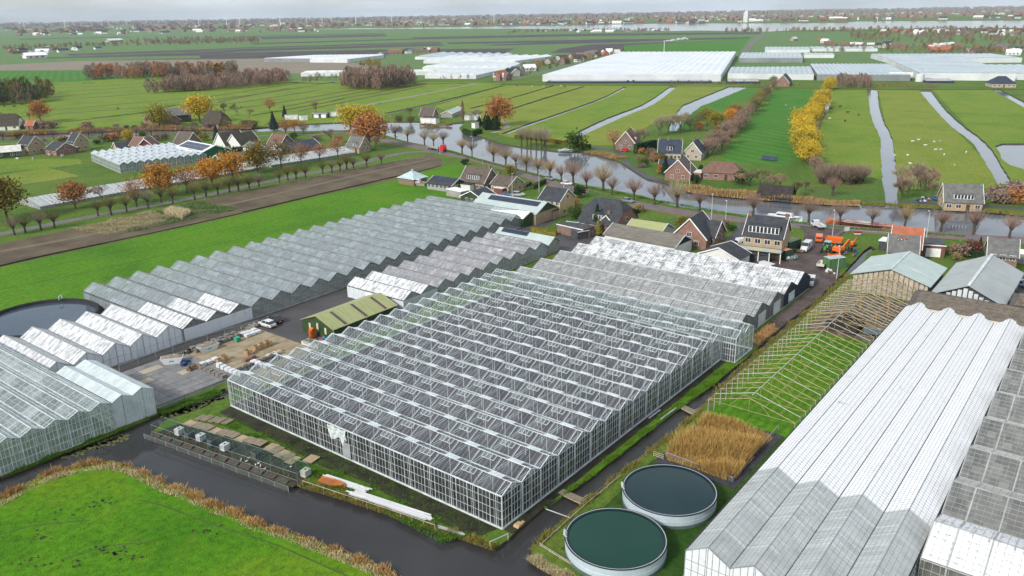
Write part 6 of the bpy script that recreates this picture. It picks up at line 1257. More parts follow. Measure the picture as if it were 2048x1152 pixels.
van('silver-white panel van in the muddy yard', 'white', (1621,492), (1602,509)); van('orange van leaving the muddy yard', 'orange', (1637,488), (1638,475), 4.6, 1.9); van('white van half hidden behind the spotted glasshouse', 'white', (1530,543), (1546,548))
flatbed('white flatbed truck turning onto the canal road', (1649,462), (1622,449)); flatbed('white pickup with slatted bed on the muddy track', (1622,556), (1617,581), .7, 5.2)
# red lorry with empty trailer
r = place('red lorry with a long empty trailer on the canal road', 'lorry', 'truck', (853,297), (895,306)); mb = MB(); rounded(mb, [(4.6,1.15,.5,3.0),(4.7,1.2,.4,3.3),(6.4,1.2,.4,3.4),(6.8,1.15,.45,2.6),(6.95,1.1,.5,1.4)]); mb.build('cab', PT['red'], r)
mb = MB(); mb.faces([(6.5,-1,3.0),(6.5,1,3.0),(6.92,1,1.9),(6.92,-1,1.9)], [(0,1,2,3)]); mb.build('windscreen', CARGLASS, r); mb = MB(); mb.box(6.9,-.8,.6,7.02,.8,1.3); mb.build('grille', TYRE, r)
mb = MB(); mb.box(-7,-1.2,1.1,3.2,1.2,1.35); mb.build('trailer_bed', flat('mat_trailer', (.3,.25,.2)), r); mb = MB(); mb.box(3.0,-1.15,1,4.4,1.15,2.3); mb.build('crane_block', flat('mat_dark_load', (.05,.06,.09)), r); mb = MB(); mb.box(-6.8,-.4,.7,5,.4,1.1); mb.build('chassis', TYRE, r); wheels(r, (-6,-4.8,-3.6,2.4,5.8), 1.0, 1.45)
# caravan
r = place('white caravan beside the carport of the tan house', 'caravan', 'caravan', (1477,494), (1497,492)); mb = MB(); rounded(mb, [(-2.2,1,.5,1.9),(-2.0,1.1,.4,2.4),(1.7,1.1,.4,2.45),(2.1,1.05,.5,1.7)]); mb.build('body', PT['white'], r); mb = MB(); mb.box(-2.3,-.8,1.3,-2.12,.8,1.85); mb.build('window', CARGLASS, r)
for x in (-1, .6): mb = MB(); mb.box(x-.4,-1.14,1.3,x+.4,-1.08,1.8); mb.build('window', CARGLASS, r)
mb = MB(); mb.bar((2,0,.5),(3.2,0,.45),.12); mb.build('drawbar', TYRE, r); wheels(r, (-.2,), .95)
# tractor, trailer, excavator, skip loaders
r = place('green tractor with pale cab roof in the muddy yard', 'tractor', 'tractor', (1656,500), (1648,507)); mb = MB(); rounded(mb, [(-.4,.4,.8,1.5),(.2,.42,.7,1.6),(1.7,.38,.7,1.5),(1.9,.3,.8,1.3)]); mb.build('bonnet', PT['green'], r)
mb = MB(); mb.box(-1.5,-.75,1.2,-.3,.75,2.5); mb.build('cab_glass', CARGLASS, r); mb = MB(); mb.box(-1.65,-.85,2.5,-.15,.85,2.68); mb.build('cab_roof', flat('mat_pale_teal', (.25,.45,.42)), r)
for x, s in ((-1.0, 2.4), (1.4, 1.7)):
    for q in (-1, 1): o = put('wheel', WHEEL, r, (x, q*.9, .33*s), 0, (s,s,2.2)); o.rotation_euler = (math.pi/2,0,0); put('rim', RIM, o)
for q in (-1, 1): mb = MB(); mb.box(-1.7,q*.9-.25,1.55,-.3,q*.9+.25,1.65); mb.build('mudguard', PT['green'], r)
r = place('orange tipping trailer behind the green tractor', 'tipping_trailer', 'trailer', (1659,490), (1676,492)); mb = MB(); mb.faces([(-2,-1,.9),(2,-1,.9),(2,1,.9),(-2,1,.9),(-2.2,-1.15,2.3),(2.2,-1.15,2.3),(2.2,1.15,2.3),(-2.2,1.15,2.3)], [(3,2,1,0),(0,1,5,4),(1,2,6,5),(2,3,7,6),(3,0,4,7)]); mb.build('tub', PT['orange'], r); wheels(r, (-.6,.7), .9, 1.5); mb = MB(); mb.bar((2,0,.7),(3.4,0,.5),.15); mb.build('drawbar', TYRE, r)
r = place('orange crawler excavator with folded arm by the ditch yard', 'excavator', 'excavator', (1668,510), (1688,505)); mb = MB(); rounded(mb, [(-1.6,1.1,.9,1.9),(-1.3,1.2,.9,2.1),(.6,1.2,.9,2.0),(1.0,1.1,.95,1.5)]); mb.build('house', PT['orange'], r); mb = MB(); mb.box(-.2,.2,1.5,1.0,1.1,2.7); mb.build('cab', CARGLASS, r)
mb = MB(); mb.bar((.8,-.3,1.6),(3.0,-.3,3.3),.35,.45); mb.build('boom', PT['orange'], r); mb = MB(); mb.bar((3.0,-.3,3.4),(3.9,-.3,1.2),.28,.35); mb.build('dipper', PT['orange'], r); mb = MB(); mb.prism([(3.5,.3),(4.2,.2),(4.3,1.1),(3.7,1.2)], -.8, .2); mb.build('bucket', TYRE, r)
for q in (-1, 1): mb = MB(); mb.prism([(-1.7,.1),(1.5,.1),(1.8,.45),(1.5,.85),(-1.7,.85),(-2,.45)], q*1.0-.25, q*1.0+.25); mb.build('track', TYRE, r)
r = place('orange front loader bucket frame beside the green container', 'loader_bucket', 'bucket', (1660,514), (1676,513)); mb = MB(); mb.prism([(-1.6,0),(1.6,0),(1.6,.2),(-1.6,.2)], -.5, .5); mb.prism([(-1.6,.2),(-1.4,.2),(-1.4,1),(-1.6,1)], -.5, .5); mb.prism([(1.4,.2),(1.6,.2),(1.6,1),(1.4,1)], -.5, .5); mb.build('frame', PT['orange'], r); mb = MB(); mb.box(-1.5,-.6,.2,1.5,-.45,.95); mb.build('back_plate', PT['orange'], r)
r = place('small orange digger among scrap at the yard corner', 'mini_digger', 'digger', (1700,494), (1710,491)); mb = MB(); mb.prism([(-.8,.5),(.7,.5),(.6,1.3),(-.7,1.4)], -.5, .5); mb.build('body', PT['orange'], r); mb = MB(); mb.bar((.5,0,1.1),(1.6,0,2.3),.16); mb.bar((1.6,0,2.3),(2.1,0,.9),.14); mb.build('arm', PT['orange'], r)
for q in (-1, 1): mb = MB(); mb.prism([(-.9,0),(.9,0),(1,.25),(.9,.45),(-.9,.45),(-1,.25)], q*.5-.12, q*.5+.12); mb.build('track', TYRE, r)
r = place('small cream tipping trailer on the muddy yard', 'small_trailer', 'trailer', (1637,541), (1649,527)); mb = MB(); mb.box(-1.8,-.9,.6,1.8,.9,.7)
mb.build('floor', PT['cream'], r)
for a in ((-1.8,-.9,.7,1.8,-.84,1.25),(-1.8,.84,.7,1.8,.9,1.25),(-1.86,-.9,.7,-1.8,.9,1.25),(1.8,-.9,.7,1.86,.9,1.25)): mb = MB(); mb.box(*a); mb.build('side_board', PT['cream'], r)
wheels(r, (-.1,), .8, .9); mb = MB(); mb.bar((-1.8,0,.5),(-3,0,.5),.1); mb.build('drawbar', TYRE, r)
def container(label, a, b, L_, W_, H_, wall, top, load=None):
    r = place(label, 'shipping_container', 'container', a, b); mb = MB(); n = int(L_/.3); z = H_
    for s in (-1, 1):
        for k in range(n):
            x0, x1 = -L_/2+k*L_/n, -L_/2+(k+1)*L_/n; y0, y1 = (.0 if k % 2 else .05), (.05 if k % 2 else 0); mb.poly([(x0,s*(W_/2-y0),0),(x1,s*(W_/2-y1),0),(x1,s*(W_/2-y1),z),(x0,s*(W_/2-y0),z)])
    for s in (-1, 1): mb.poly([(s*L_/2,-W_/2,0),(s*L_/2,W_/2,0),(s*L_/2,W_/2,z),(s*L_/2,-W_/2,z)])
    mb.build('shell', wall, r); mb = MB(); mb.box(-L_/2-.03,-W_/2-.03,z,L_/2+.03,W_/2+.03,z+.08); mb.build('top', top, r)
    for sx in (-1, 1):
        for sy in (-1, 1): mb = MB(); mb.box(sx*L_/2-.08,sy*W_/2-.08,0,sx*L_/2+.08,sy*W_/2+.08,z); mb.build('corner_post', wall, r)
    return r
CG = mat('mat_container_green', (.03,.075,.04), (.045,.1,.055), scale=.8, fine=.3); CG2 = mat('mat_container_mid', (.07,.17,.06), (.09,.2,.075), scale=.8, fine=.3)
container('dark green container topped with an orange sheet', (1546,511), (1571,518), 5.5, 2.4, 2.5, CG, mat('mat_orange_sheet', (.5,.17,.08), (.6,.28,.16), scale=.8)); container('dark green container with pale dirty top', (1572,502), (1589,496), 5.5, 2.4, 2.6, CG, mat('mat_dirty_top', (.25,.24,.15), (.36,.34,.24), scale=.8))
container('mid green container with scrap strewn white top by the ditch', (1654,536), (1681,533), 4.5, 2.6, 2.6, CG2, mat('mat_scrap_top', (.3,.33,.33), (.7,.72,.72), scale=2.2, fine=.5))
g = random.Random(3)
def rubble(label, a, sx, sy, n, cols, name='scrap_pile', cat='scrap pile', hh=.5):
    r = thing(name, label, cat, P(*a)); ms = [mat('mat_junk_%s' % i, c) for i, c in cols]
    for k in range(n):
        mb = MB(); l, w_, h = g.uniform(.3,1.4), g.uniform(.15,.6), g.uniform(.1,hh); mb.box(-l/2,-w_/2,0,l/2,w_/2,h); mb.box(-l/3,-w_/3,h,l/3,w_/3,h*1.4); o = mb.build('piece', g.choice(ms), r, (g.uniform(-sx,sx), g.uniform(-sy,sy), g.uniform(0,.25)), g.uniform(0,3)); o.rotation_euler[1] = g.uniform(-.3,.3)
    return r
J_GREY = [('grey',(.25,.26,.26)),('white',(.6,.62,.62)),('teal',(.12,.2,.2)),('brown',(.18,.12,.08))]
rubble('heap of tarpaulins and metal beside the green containers', (1579,516), 2.2, 1.8, 26, J_GREY); rubble('scatter of dark machine parts behind the orange excavator', (1697,506), 3, 2.2, 24, [('black',(.04,.04,.04)),('rust',(.3,.1,.04)),('blue',(.05,.12,.35)),('grey',(.25,.26,.26))]); rubble('small heap of boards at the foot of the green container', (1661,545), 1.2, 1, 10, [('brown',(.18,.12,.08)),('white',(.6,.62,.62))]); rubble('white sacks and boxes beside the silver van', (1591,503), 1, 1.8, 12, J_GREY); rubble('clutter of garden furniture beside the grey roofed house', (1842,402), 5, 2, 22, [('blue',(.05,.12,.35)),('red',(.35,.05,.05)),('black',(.04,.04,.04)),('white',(.6,.62,.62))])
# ---------------------------------------------------------------- boats
def hull(label, a, b, L_, W_, H_, col, deck, name='boat', cabin=None, z=WZ, cabm=None):
    r = place(label, name, 'boat', a, b); r.location.z = z; mb = MB(); sec = []
    for t in np.linspace(0,1,9):
        x = (t-.5)*L_; w_ = W_/2*(1-max(0,(t-.55)/.45)**2.2)*(1-.25*max(0,(.2-t)/.2)); zs = H_*(1+.35*max(0,(t-.6)/.4)**2); sec.append([(x,-w_*.1,.02-.2),(x,-w_,zs),(x,w_,zs),(x,w_*.1,-.18)])
    vs = [p for s in sec for p in s]; fs = []
    for i in range(8):
        for k in range(4): fs.append((i*4+k, i*4+(k+1)%4, (i+1)*4+(k+1)%4, (i+1)*4+k))
    fs.append((3,2,1,0)); mb.faces(vs, [f for k, f in enumerate(fs) if k % 4 != 1 or k >= 32]); mb.build('hull', col, r)
    mb = MB()
    for i in range(8): a0, b0 = sec[i], sec[i+1]; mb.poly([tuple(Vector(a0[1])-Vector((0,0,.12))), tuple(Vector(b0[1])-Vector((0,0,.12))), tuple(Vector(b0[2])-Vector((0,0,.12))), tuple(Vector(a0[2])-Vector((0,0,.12)))])
    mb.build('deck', deck, r)
    if cabin:
        x0, x1, h = cabin; mb = MB(); w_ = W_*.34; mb.faces([(x0*L_,-w_,H_-.1),(x1*L_,-w_,H_-.1),(x1*L_,w_,H_-.1),(x0*L_,w_,H_-.1),(x0*L_+.2,-w_*.85,H_+h),(x1*L_-.5,-w_*.85,H_+h),(x1*L_-.5,w_*.85,H_+h),(x0*L_+.2,w_*.85,H_+h)], [(4,5,6,7),(0,1,5,4),(1,2,6,5),(2,3,7,6),(3,0,4,7)]); mb.build('cabin', cabm or PT['white'], r)
        for q in (-1, 1): mb = MB(); mb.poly([(x0*L_+.4,q*w_*1.0,H_+h*.35),(x1*L_-.6,q*w_*1.0,H_+h*.35),(x1*L_-.8,q*w_*.93,H_+h*.75),(x0*L_+.4,q*w_*.93,H_+h*.75)]); mb.build('cabin_window', CARGLASS, r)
    return r
BW = PT['white']; RUSTY = mat('mat_rust_orange', (.38,.12,.03), (.5,.19,.05), scale=1.2, fine=.5)
hull('long orange and red sailing barge moored at the canal bank', (1769,454), (1669,444), 19, 3.6, 1.1, mat('mat_barge', (.45,.14,.06), (.52,.2,.1)), mat('mat_barge_deck', (.35,.05,.05), (.55,.5,.46), scale=.3), 'barge', (-.36,.22,.3), cabm=mat('mat_red_hatch', (.3,.06,.06), (.5,.46,.42), scale=.25)); hull('white and orange skiff moored behind the barge', (1790,457), (1772,455.5), 4.5, 1.8, .6, mat('mat_skiff', (.5,.2,.1)), BW)
hull('white motor cruiser moored behind the tan house', (1545,434), (1594,440), 10.5, 3.4, 1.2, BW, BW, 'cruiser', (-.25,.25,1.0)); hull('white boat hauled out on the far lawn', (1118,304), (1143,303.5), 6.5, 2.3, .9, BW, BW, 'boat', (-.2,.2,.5), 0)
r = hull('red and white cabin boat on the grass beside the pyramid barn', (846,372), (822,370), 6.5, 2.4, 1.3, BW, PT['red'], 'boat', (-.25,.25,1.1), .1)
hull('rust stained orange dinghy lying upturned on the canal bank', (637,962), (692,977), 4.4, 1.5, .45, RUSTY, RUSTY, 'dinghy', None, .05)
# ---------------------------------------------------------------- slab yard
r = MB(); r.poly([(-8.2,66.6,.01),(5,66.0,.01),(5,58.6,.01),(24.2,58.6,.01),(24.2,84.6,.01),(-8.2,84.6,.01)]); yard = tag(r.build('slab_yard', mat('mat_yard_joint', (.05,.045,.035), (.1,.09,.06), scale=.6)), kind='structure')
slg = MB(); slg.box(0,0,0,1.93,1.93,.05); SG = slg.mesh('paving_slab', mat('mat_slab_grey', (.17,.165,.165), (.24,.235,.235), scale=.5, fine=.25)); ST = slg.mesh('paving_slab', mat('mat_slab_tan', (.27,.21,.13), (.37,.3,.2), scale=.35, fine=.3)); SL = slg.mesh('paving_slab', mat('mat_slab_sand', (.36,.3,.22), (.44,.38,.29), scale=.5, fine=.25))
for i in range(16):
    for j in range(13):
        x, y = -8.1+2*i, 58.7+2*j
        if y+2 > 84.7 or (x < 5 and y < 66.6): continue
        put('paving_slab', SL if (i,j) in ((3,11),(4,11),(2,9),(5,8)) else (SG if x < 7.5 else ST), yard, (x, y, .01+g.uniform(0,.02)))
def pallet(label, a, n=(1,1), col='wrap', h=.9, step=(1.25,1.25), name='wrapped_pallet', group='stacked stone pallets in the slab yard', rz=0, world=None):
    p0 = Vector(world) if world else P(*a)
    for i in range(n[0]):
        for j in range(n[1]):
            r = thing(name, label, 'pallet', p0+Vector((i*step[0], j*step[1], .06)), g.uniform(-.06,.06)+rz, group); hh = h*g.uniform(.8,1.1)
            mb = MB(); mb.box(-.5,-.55,0,.5,.55,.13); mb.build('pallet_base', mat('mat_pallet', (.22,.16,.1)), r)
            mb = MB(); mb.faces([(-.5,-.53,.13),(.5,-.53,.13),(.5,.53,.13),(-.5,.53,.13),(-.47,-.5,hh),(.47,-.5,hh),(.47,.5,hh),(-.47,.5,hh)], [(4,5,6,7),(0,1,5,4),(1,2,6,5),(2,3,7,6),(3,0,4,7)]); mb.build('load', COLS[col], r)
COLS = dict(wrap=mat('mat_white_wrap', (.55,.58,.6), (.7,.72,.73), scale=1.5, bump=.4), stone=mat('mat_stone_stack', (.14,.13,.12), (.28,.26,.24), scale=1.8, fine=.5), dark=mat('mat_dark_stack', (.05,.05,.05), (.11,.11,.11), scale=1.5, fine=.5), red=mat('mat_brick_stack', (.2,.11,.09), (.26,.15,.12), scale=1.5), crate=mat('mat_crate_wood', (.42,.28,.14), (.52,.36,.2), scale=1.5, fine=.3), grn=flat('mat_green_tarp', (.03,.3,.17)))
pallet('white wrapped pallet in the long row beside the clear glasshouse', None, (1,6), 'wrap', .8, (1.3,1.28), world=(7.8,65.5,0)); pallet('white wrapped pallet in the short row beside the clear glasshouse', None, (1,4), 'wrap', .8, (1.3,1.25), world=(12.6,64.6,0)); pallet('white wrapped pallet beside the open crate', None, (3,1), 'wrap', .75, (1.3,1.2), world=(6.4,75.2,0), group='white pallets beside the open crate')
pallet('white wrapped pallet in the block at the asphalt edge', None, (3,2), 'wrap', .75, (1.25,1.3), world=(19.8,80.6,0)); pallet('grey stone pallet in the stack along the asphalt lane', None, (7,2), 'stone', .9, (1.5,1.3), world=(9.5,82.0,0), group='stone pallets along the asphalt lane'); pallet('grey stone pallet in the long rows of paving stock', None, (8,3), 'stone', .5, (1.35,1.4), world=(13.8,59.6,0), group='paving stock rows'); pallet('dark stone pallet behind the white rows', None, (6,2), 'dark', .5, (1.4,1.4), world=(9.3,66.4,0), group='dark stone pallets'); pallet('red brick pallet among the paving stock', None, (2,1), 'red', .6, (1.3,1.2), world=(12.5,70.6,0), group='red brick pallets'); pallet('pale stone pallet in the row on the grey slabs', None, (1,6), 'stone', .55, (1.3,1.3), world=(5.6,67.6,0), group='pale stone row')
pallet('green tarpaulin covered pallet by the waste skip', None, (1,1), 'grn', 1.0, world=(17.2,80.2,0), group=None)
def crate(x, y, label, grp):
    r = thing('wooden_crate', label, 'crate', (x, y, .06), g.uniform(-.2,.2), grp)
    for s in (-1, 1):
        for k in range(4): mb = MB(); mb.box(-.6,s*.5-.03,.05+k*.28,.6,s*.5+.03,.25+k*.28); mb.build('slat', COLS['crate'], r); mb = MB(); mb.box(s*.6-.03,-.5,.05+k*.28,s*.6+.03,.5,.25+k*.28); mb.build('slat', COLS['crate'], r)
    mb = MB(); mb.box(-.6,-.5,0,.6,.5,.05); mb.build('bottom', COLS['crate'], r)
for x, y in ((10.2,74.2),(14.3,72.6),(16.6,73.2),(18.0,73.3),(19.4,73.4),(8.8,73.2)): crate(x, y, 'pale slatted crate standing in the slab yard', 'slatted crates')
def skip(label, a, b):
    r = place(label, 'waste_skip', 'skip', a, b); mb = MB(); mb.prism([(-1.3,.1),(1.3,.1),(2.0,1.25),(-2.0,1.25)], -.9, .9); mb.build('tub', PT['white'], r); mb = MB(); mb.faces([(-1.9,-.8,1.26),(1.9,-.8,1.26),(1.9,.8,1.26),(-1.9,.8,1.26),(-1,-.4,1.6),(1,-.4,1.6),(1,.4,1.6),(-1,.4,1.6)], [(4,5,6,7),(0,1,5,4),(1,2,6,5),(2,3,7,6),(3,0,4,7)]); mb.build('rubble', mat('mat_skip_load', (.2,.15,.1), (.4,.34,.27), scale=2, fine=.5), r)
    mb = MB(); mb.box(-.45,-.93,.6,.35,-.9,.85); mb.build('nameplate', flat('mat_skip_teal', (.05,.35,.3)), r)
skip('white waste skip heaped with pale rubble', (402,706), (431,697)); skip('white waste skip with dark soil on grey slabs', (328,728), (363,724))
rubble('blue tarpaulin covered heap beside the skips', (374,729), .9, .7, 8, [('bluetarp',(.03,.12,.3)),('navytarp',(.02,.03,.07))], 'tarp_heap', 'heap'); rubble('pale equipment heap at the lane edge', (351,716), .9, .9, 10, [('pale',(.45,.43,.38)),('white',(.6,.62,.62))]); rubble('dark timber offcuts along the lane', (378,705), 2, .8, 14, [('black',(.04,.04,.04)),('brown',(.18,.12,.08))]); rubble('brown brush heap on the grey slabs', (387,738), 1, .8, 20, [('straw',(.22,.17,.07)),('brown',(.18,.12,.08))]); rubble('white sacks at the end of the paving stock', (547,713), 1.4, 1, 12, [('white',(.6,.62,.62)),('pale',(.45,.43,.38))]); rubble('loose pale stones on the asphalt edge', (500,656), 1.6, .6, 12, [('pale',(.45,.43,.38)),('stone',(.3,.27,.22))])
r = thing('timber_stack', 'stack of yellow timber beams at the yard edge', 'timber', (17.6,68.6,.06), .2)
for k in range(9): mb = MB(); mb.box(-2,-.1,0,2,.1,.16); mb.build('beam', COLS['crate'], r, (g.uniform(-.2,.2),(k%5)*.28,.17*(k//5)), g.uniform(-.05,.05))
r = thing('planter', 'white planter trough of wilting shrubs before the olive shed', 'planter', (24.9,66.6,0), .1); mb = MB(); mb.box(-1,-2.2,0,1,2.2,.7); mb.build('trough', PT['white'], r); o_ = blades('plants', None, [(24.1,64.6),(25.7,64.6),(25.7,68.6),(24.1,68.6)], 900, 1.0, leafmat('mat_wilt', (.1,.08,.03), (.18,.15,.05)), .06, .5); o_.parent = r; o_.matrix_parent_inverse = (Matrix.Translation((24.9,66.6,0)) @ Matrix.Rotation(.1,4,'Z')).inverted()
r = thing('orange_pump', 'orange machine housing against the olive shed gable', 'machine', (27.4,69.8,0)); mb = MB(); mb.prism([(-.5,.2),(.5,.2),(.5,1.9),(0,2.1),(-.5,1.9)], -.45, .45); mb.build('housing', PT['orange'], r)
for k in range(3): mb = MB(); mb.tube((-.6,-.2,.5+k*.5),(-.95,-.2,.5+k*.5),.18,n=8); mb.build('valve', PT['orange'], r)
rubble('bright blue sheet and buckets before the olive shed', (647,683), .8, .6, 9, [('bluesheet',(.02,.25,.4)),('grey',(.25,.26,.26)),('red',(.35,.05,.05))])
# ---------------------------------------------------------------- bird run on the canal
WIRE = glassmat('mat_wire_mesh', (.98,.98,.98), dirt_glare=.32, dcol=(.22,.23,.22), refl=0.0)
TUBG = flat('mat_green_tube', (.12,.2,.17), rough=.5, metal=.2)
r = thing('bird_run', 'wire netted run of green tubes standing half over the canal', 'bird run', (0,0,0))
FA, FB = Vector((-14.0,59,0)), Vector((-10.1,29,0)); BA, BB = Vector((-13.3,57.8,0)), Vector((-8.9,28.4,0)); CA, CB = Vector((-10.8,58.1,0)), Vector((-6.3,29.2,0)); up2 = Vector((0,0,2.0))
mb = MB(); mb.poly([FA+Vector((0,0,-.5)), FB+Vector((0,0,-.5)), FB+Vector((0,0,.35)), FA+Vector((0,0,.35))]); mb.build('water_fence', WIRE, r)
for s, e in ((FA+Vector((0,0,.35)),FB+Vector((0,0,.35))),(BA+up2,BB+up2),(CA+up2,CB+up2),(BA+up2*.45,BB+up2*.45),(BA+up2,CA+up2),(BB+up2,CB+up2)): mb = MB(); mb.tube(s, e, .035, n=5); mb.build('rail', TUBG, r)
for k in range(13):
    t = k/12; b, c, f = BA.lerp(BB,t), CA.lerp(CB,t), FA.lerp(FB,t); mb = MB(); mb.tube(b, b+up2, .035, n=5); mb.build('post', TUBG, r); mb = MB(); mb.tube(c, c+up2, .035, n=5); mb.build('post', TUBG, r); mb = MB(); mb.tube(b+up2, c+up2, .025, n=5); mb.build('cross_rail', TUBG, r); mb = MB(); mb.tube(f+Vector((0,0,-.8)), f+Vector((0,0,.4)), .04, n=5); mb.build('fence_post', GALV, r)
mb = MB(); mb.poly([BA+up2, BB+up2, CB+up2, CA+up2]); mb.build('roof_net', glassmat('mat_net', (.98,.98,.98), dirt_glare=.04, dcol=(.1,.16,.14), refl=0), r); mb = MB(); mb.poly([CA, CB, CB+up2, CA+up2]); mb.build('side_net', glassmat('mat_net_green', (.9,.95,.92), dirt_glare=.1, dcol=(.05,.13,.1), refl=0), r)
mb = MB(); mb.poly([(-13.6,58.5,.02),(-9.6,28.8,.02),(-5.2,29.4,.02),(-4.8,40,.02),(-8.6,58.4,.02)]); tag(mb.build('run_floor', mat('mat_run_soil', (.03,.027,.022), (.07,.06,.04), scale=.8, fine=.4)), kind='structure')
for k in range(12):
    p = FA.lerp(FB,(k+.6)/12.5)+Vector((.95,.1,.02)); rr_ = thing('duck_ramp', 'weathered board ramp at the water edge of the bird run', 'ramp', p, R(97), 'board ramps in the bird run'); mb = MB(); mb.faces([(-1,-.5,.25),(1,-.5,.25),(1,.5,-.15),(-1,.5,-.15),(-1,-.5,.33),(1,-.5,.33),(1,.5,-.07),(-1,.5,-.07)], [(4,5,6,7),(0,1,5,4),(2,3,7,6),(1,2,6,5),(3,0,4,7)]); mb.build('board', mat('mat_ramp', (.05,.04,.03), (.09,.075,.06), scale=1.5), rr_); mb = MB(); mb.box(-1,-.55,0,-.9,-.45,.3); mb.build('batten', OLDWOOD, rr_)
def ibc(x, y, col, label, grp):
    r = thing('tote_tank', label, 'tank', (x, y, .03), g.uniform(-.1,.1)+.13, grp); mb = MB(); mb.box(-.6,-.5,0,.6,.5,.14); mb.build('pallet_base', DKWALL, r); mb = MB(); mb.box(-.56,-.46,.14,.56,.46,1.08); mb.build('bottle', col, r); mb = MB(); mb.lathe([(0,1.14),(.16,1.12),(.16,1.06)], 10); mb.build('cap', TYRE, r)
    for z in (.3,.55,.8,1.05):
        mb = MB()
        for a, b in (((-.58,-.48,z),(.58,-.48,z)),((.58,-.48,z),(.58,.48,z)),((.58,.48,z),(-.58,.48,z)),((-.58,.48,z),(-.58,-.48,z))): mb.bar(a, b, .035)
        mb.build('cage_hoop', GALV, r)
for x, y in ((-10.5,54.9),(-9.6,50.5),(-9.1,45.0)): ibc(x, y, COLS['wrap'], 'white caged tote tank inside the bird run', 'white tote tanks')
for x, y in ((-10.2,52.6),(-9.4,47.8),(-7.7,39.3)): ibc(x, y, mat('mat_dark_tote', (.03,.035,.04)), 'black caged tote tank inside the bird run', 'black tote tanks')
ibc(-6.6, 29.6, mat('mat_cream_tote', (.5,.5,.42)), 'cream tote tank outside the end of the bird run', None)
blades('run_plants', 'rushes growing inside the bird run', [(-12.2,56.5),(-11.4,56.5),(-7.9,30),(-8.7,30)], 500, .4, LM['olive'], .05, .4, 2)
GW = flat('mat_goose_white', (.7,.7,.68)); GB = flat('mat_beak', (.6,.3,.05))
def bird_mesh():
    mb = MB(); n = 8; sec = [(-.42,.02,.42),(-.3,.1,.36),(-.05,.17,.34),(.2,.13,.38),(.32,.07,.5),(.36,.05,.66),(.42,.06,.78),(.5,.03,.76)]; vs = []
    for x, rr, z in sec: vs += [(x, rr*math.cos(k*6.283/n), z+rr*math.sin(k*6.283/n)) for k in range(n)]
    mb.faces(vs, [(i*n+k, i*n+(k+1)%n, (i+1)*n+(k+1)%n, (i+1)*n+k) for i in range(len(sec)-1) for k in range(n)]); return mb.mesh('body', GW, True)
BM = bird_mesh(); lg = MB(); lg.tube((0,0,0),(0,0,.26),.02,n=4); LG = lg.mesh('leg', GB); bk = MB(); bk.tube((.49,0,.76),(.6,0,.74),.025,.008,n=5); BK = bk.mesh('beak', GB)
for X, Y in ((1145,605),(1205,617),(1232,652),(1302,655),(1332,640),(1312,692),(1350,706),(1396,700),(1332,702),(1355,670),(1680,678),(1230,580)):
    o = thing('goose', 'white goose standing in the bird run', 'goose', P(270+X/5.39, 810+Y/5.39, .03), g.uniform(0,6), 'geese in the bird run'); o.scale = (.55,)*3; put('body', BM, o); put('leg', LG, o, (0,.06,0)); put('leg', LG, o, (0,-.06,0)); put('beak', BK, o)
PLW = mat('mat_plank_weathered', (.2,.16,.11), (.34,.28,.2), scale=1, fine=.4, stretch=(1,6,1)); PLN = mat('mat_plank_fresh', (.36,.27,.17), (.45,.35,.23), scale=1, fine=.3)
def board(x, y, z, l, w_, rz, m, lab, grp):
    o = thing('board_pallet', lab, 'boards', (x, y, z), rz, grp)
    for k in range(5): mb = MB(); mb.box(-l/2,-w_/2+k*w_/5+.02,.04,l/2,-w_/2+(k+1)*w_/5-.02,.1); mb.build('plank', m, o)
    for q in (-1, 1): mb = MB(); mb.box(q*l*.35-.05,-w_/2,-.04,q*l*.35+.05,w_/2,.04); mb.build('batten', m, o)
for k in range(9):
    t = k/8; board(-7.6+2.6*t, 56.6-14.2*t, .1+.1*(k%3), 2.0, 1.7, R(97)+g.uniform(-.06,.06), PLW if k % 3 else PLN, 'weathered plank panel laid beside the bird run', 'plank panels beside the bird run')
for k in range(5): board(-5.6+1.3*k*.35, 57-1.15*k, .12+.08*(k%2), 1.9, 1.1, R(8)+g.uniform(-.08,.08), PLW, 'narrow weathered panel in the upper stack', 'narrow plank panels')
for k in range(5): board(-4.7-.1*k, 40-1.4*k, .12+.1*(k%2), 2.1, 1.5, R(5)+g.uniform(-.1,.1), PLW if k % 2 else PLN, 'plank panel in the pile near the glass wall', 'plank panels near the glass wall')
board(-3.4, 32.4, .2, 2.0, 1.7, R(10), PLN, 'single pale plank panel on the bare soil', None)
def beams(label, a, b, n, w_, m, name='gutter_stack'):
    A, B = P(*a, .1), P(*b, .1); d = B-A; r = thing(name, label, 'gutter stack', (A+B)/2, math.atan2(d.y, d.x)); l = d.length
    for k in range(n): mb = MB(); ll = l*g.uniform(.82,1.0); mb.prism([(-.07,0),(.07,0),(.1,.12),(.07,.12),(.04,.04),(-.04,.04),(-.07,.12),(-.1,.12)], -ll/2, ll/2); mb.build('gutter_length', m, r, (g.uniform(-.3,.3), (k%5-2)*w_/5, .02+.1*(k//5)), R(90)+g.uniform(-.015,.015))
beams('stack of long white gutters behind the orange dinghy', (645,952), (740,984), 9, 1.2, PT['white']); beams('long line of white gutters along the canal bank', (695,983), (866,1040), 12, 1.3, PT['white']); beams('short grey gutters by the corner fence', (874,1052), (928,1069), 3, .6, GALV)
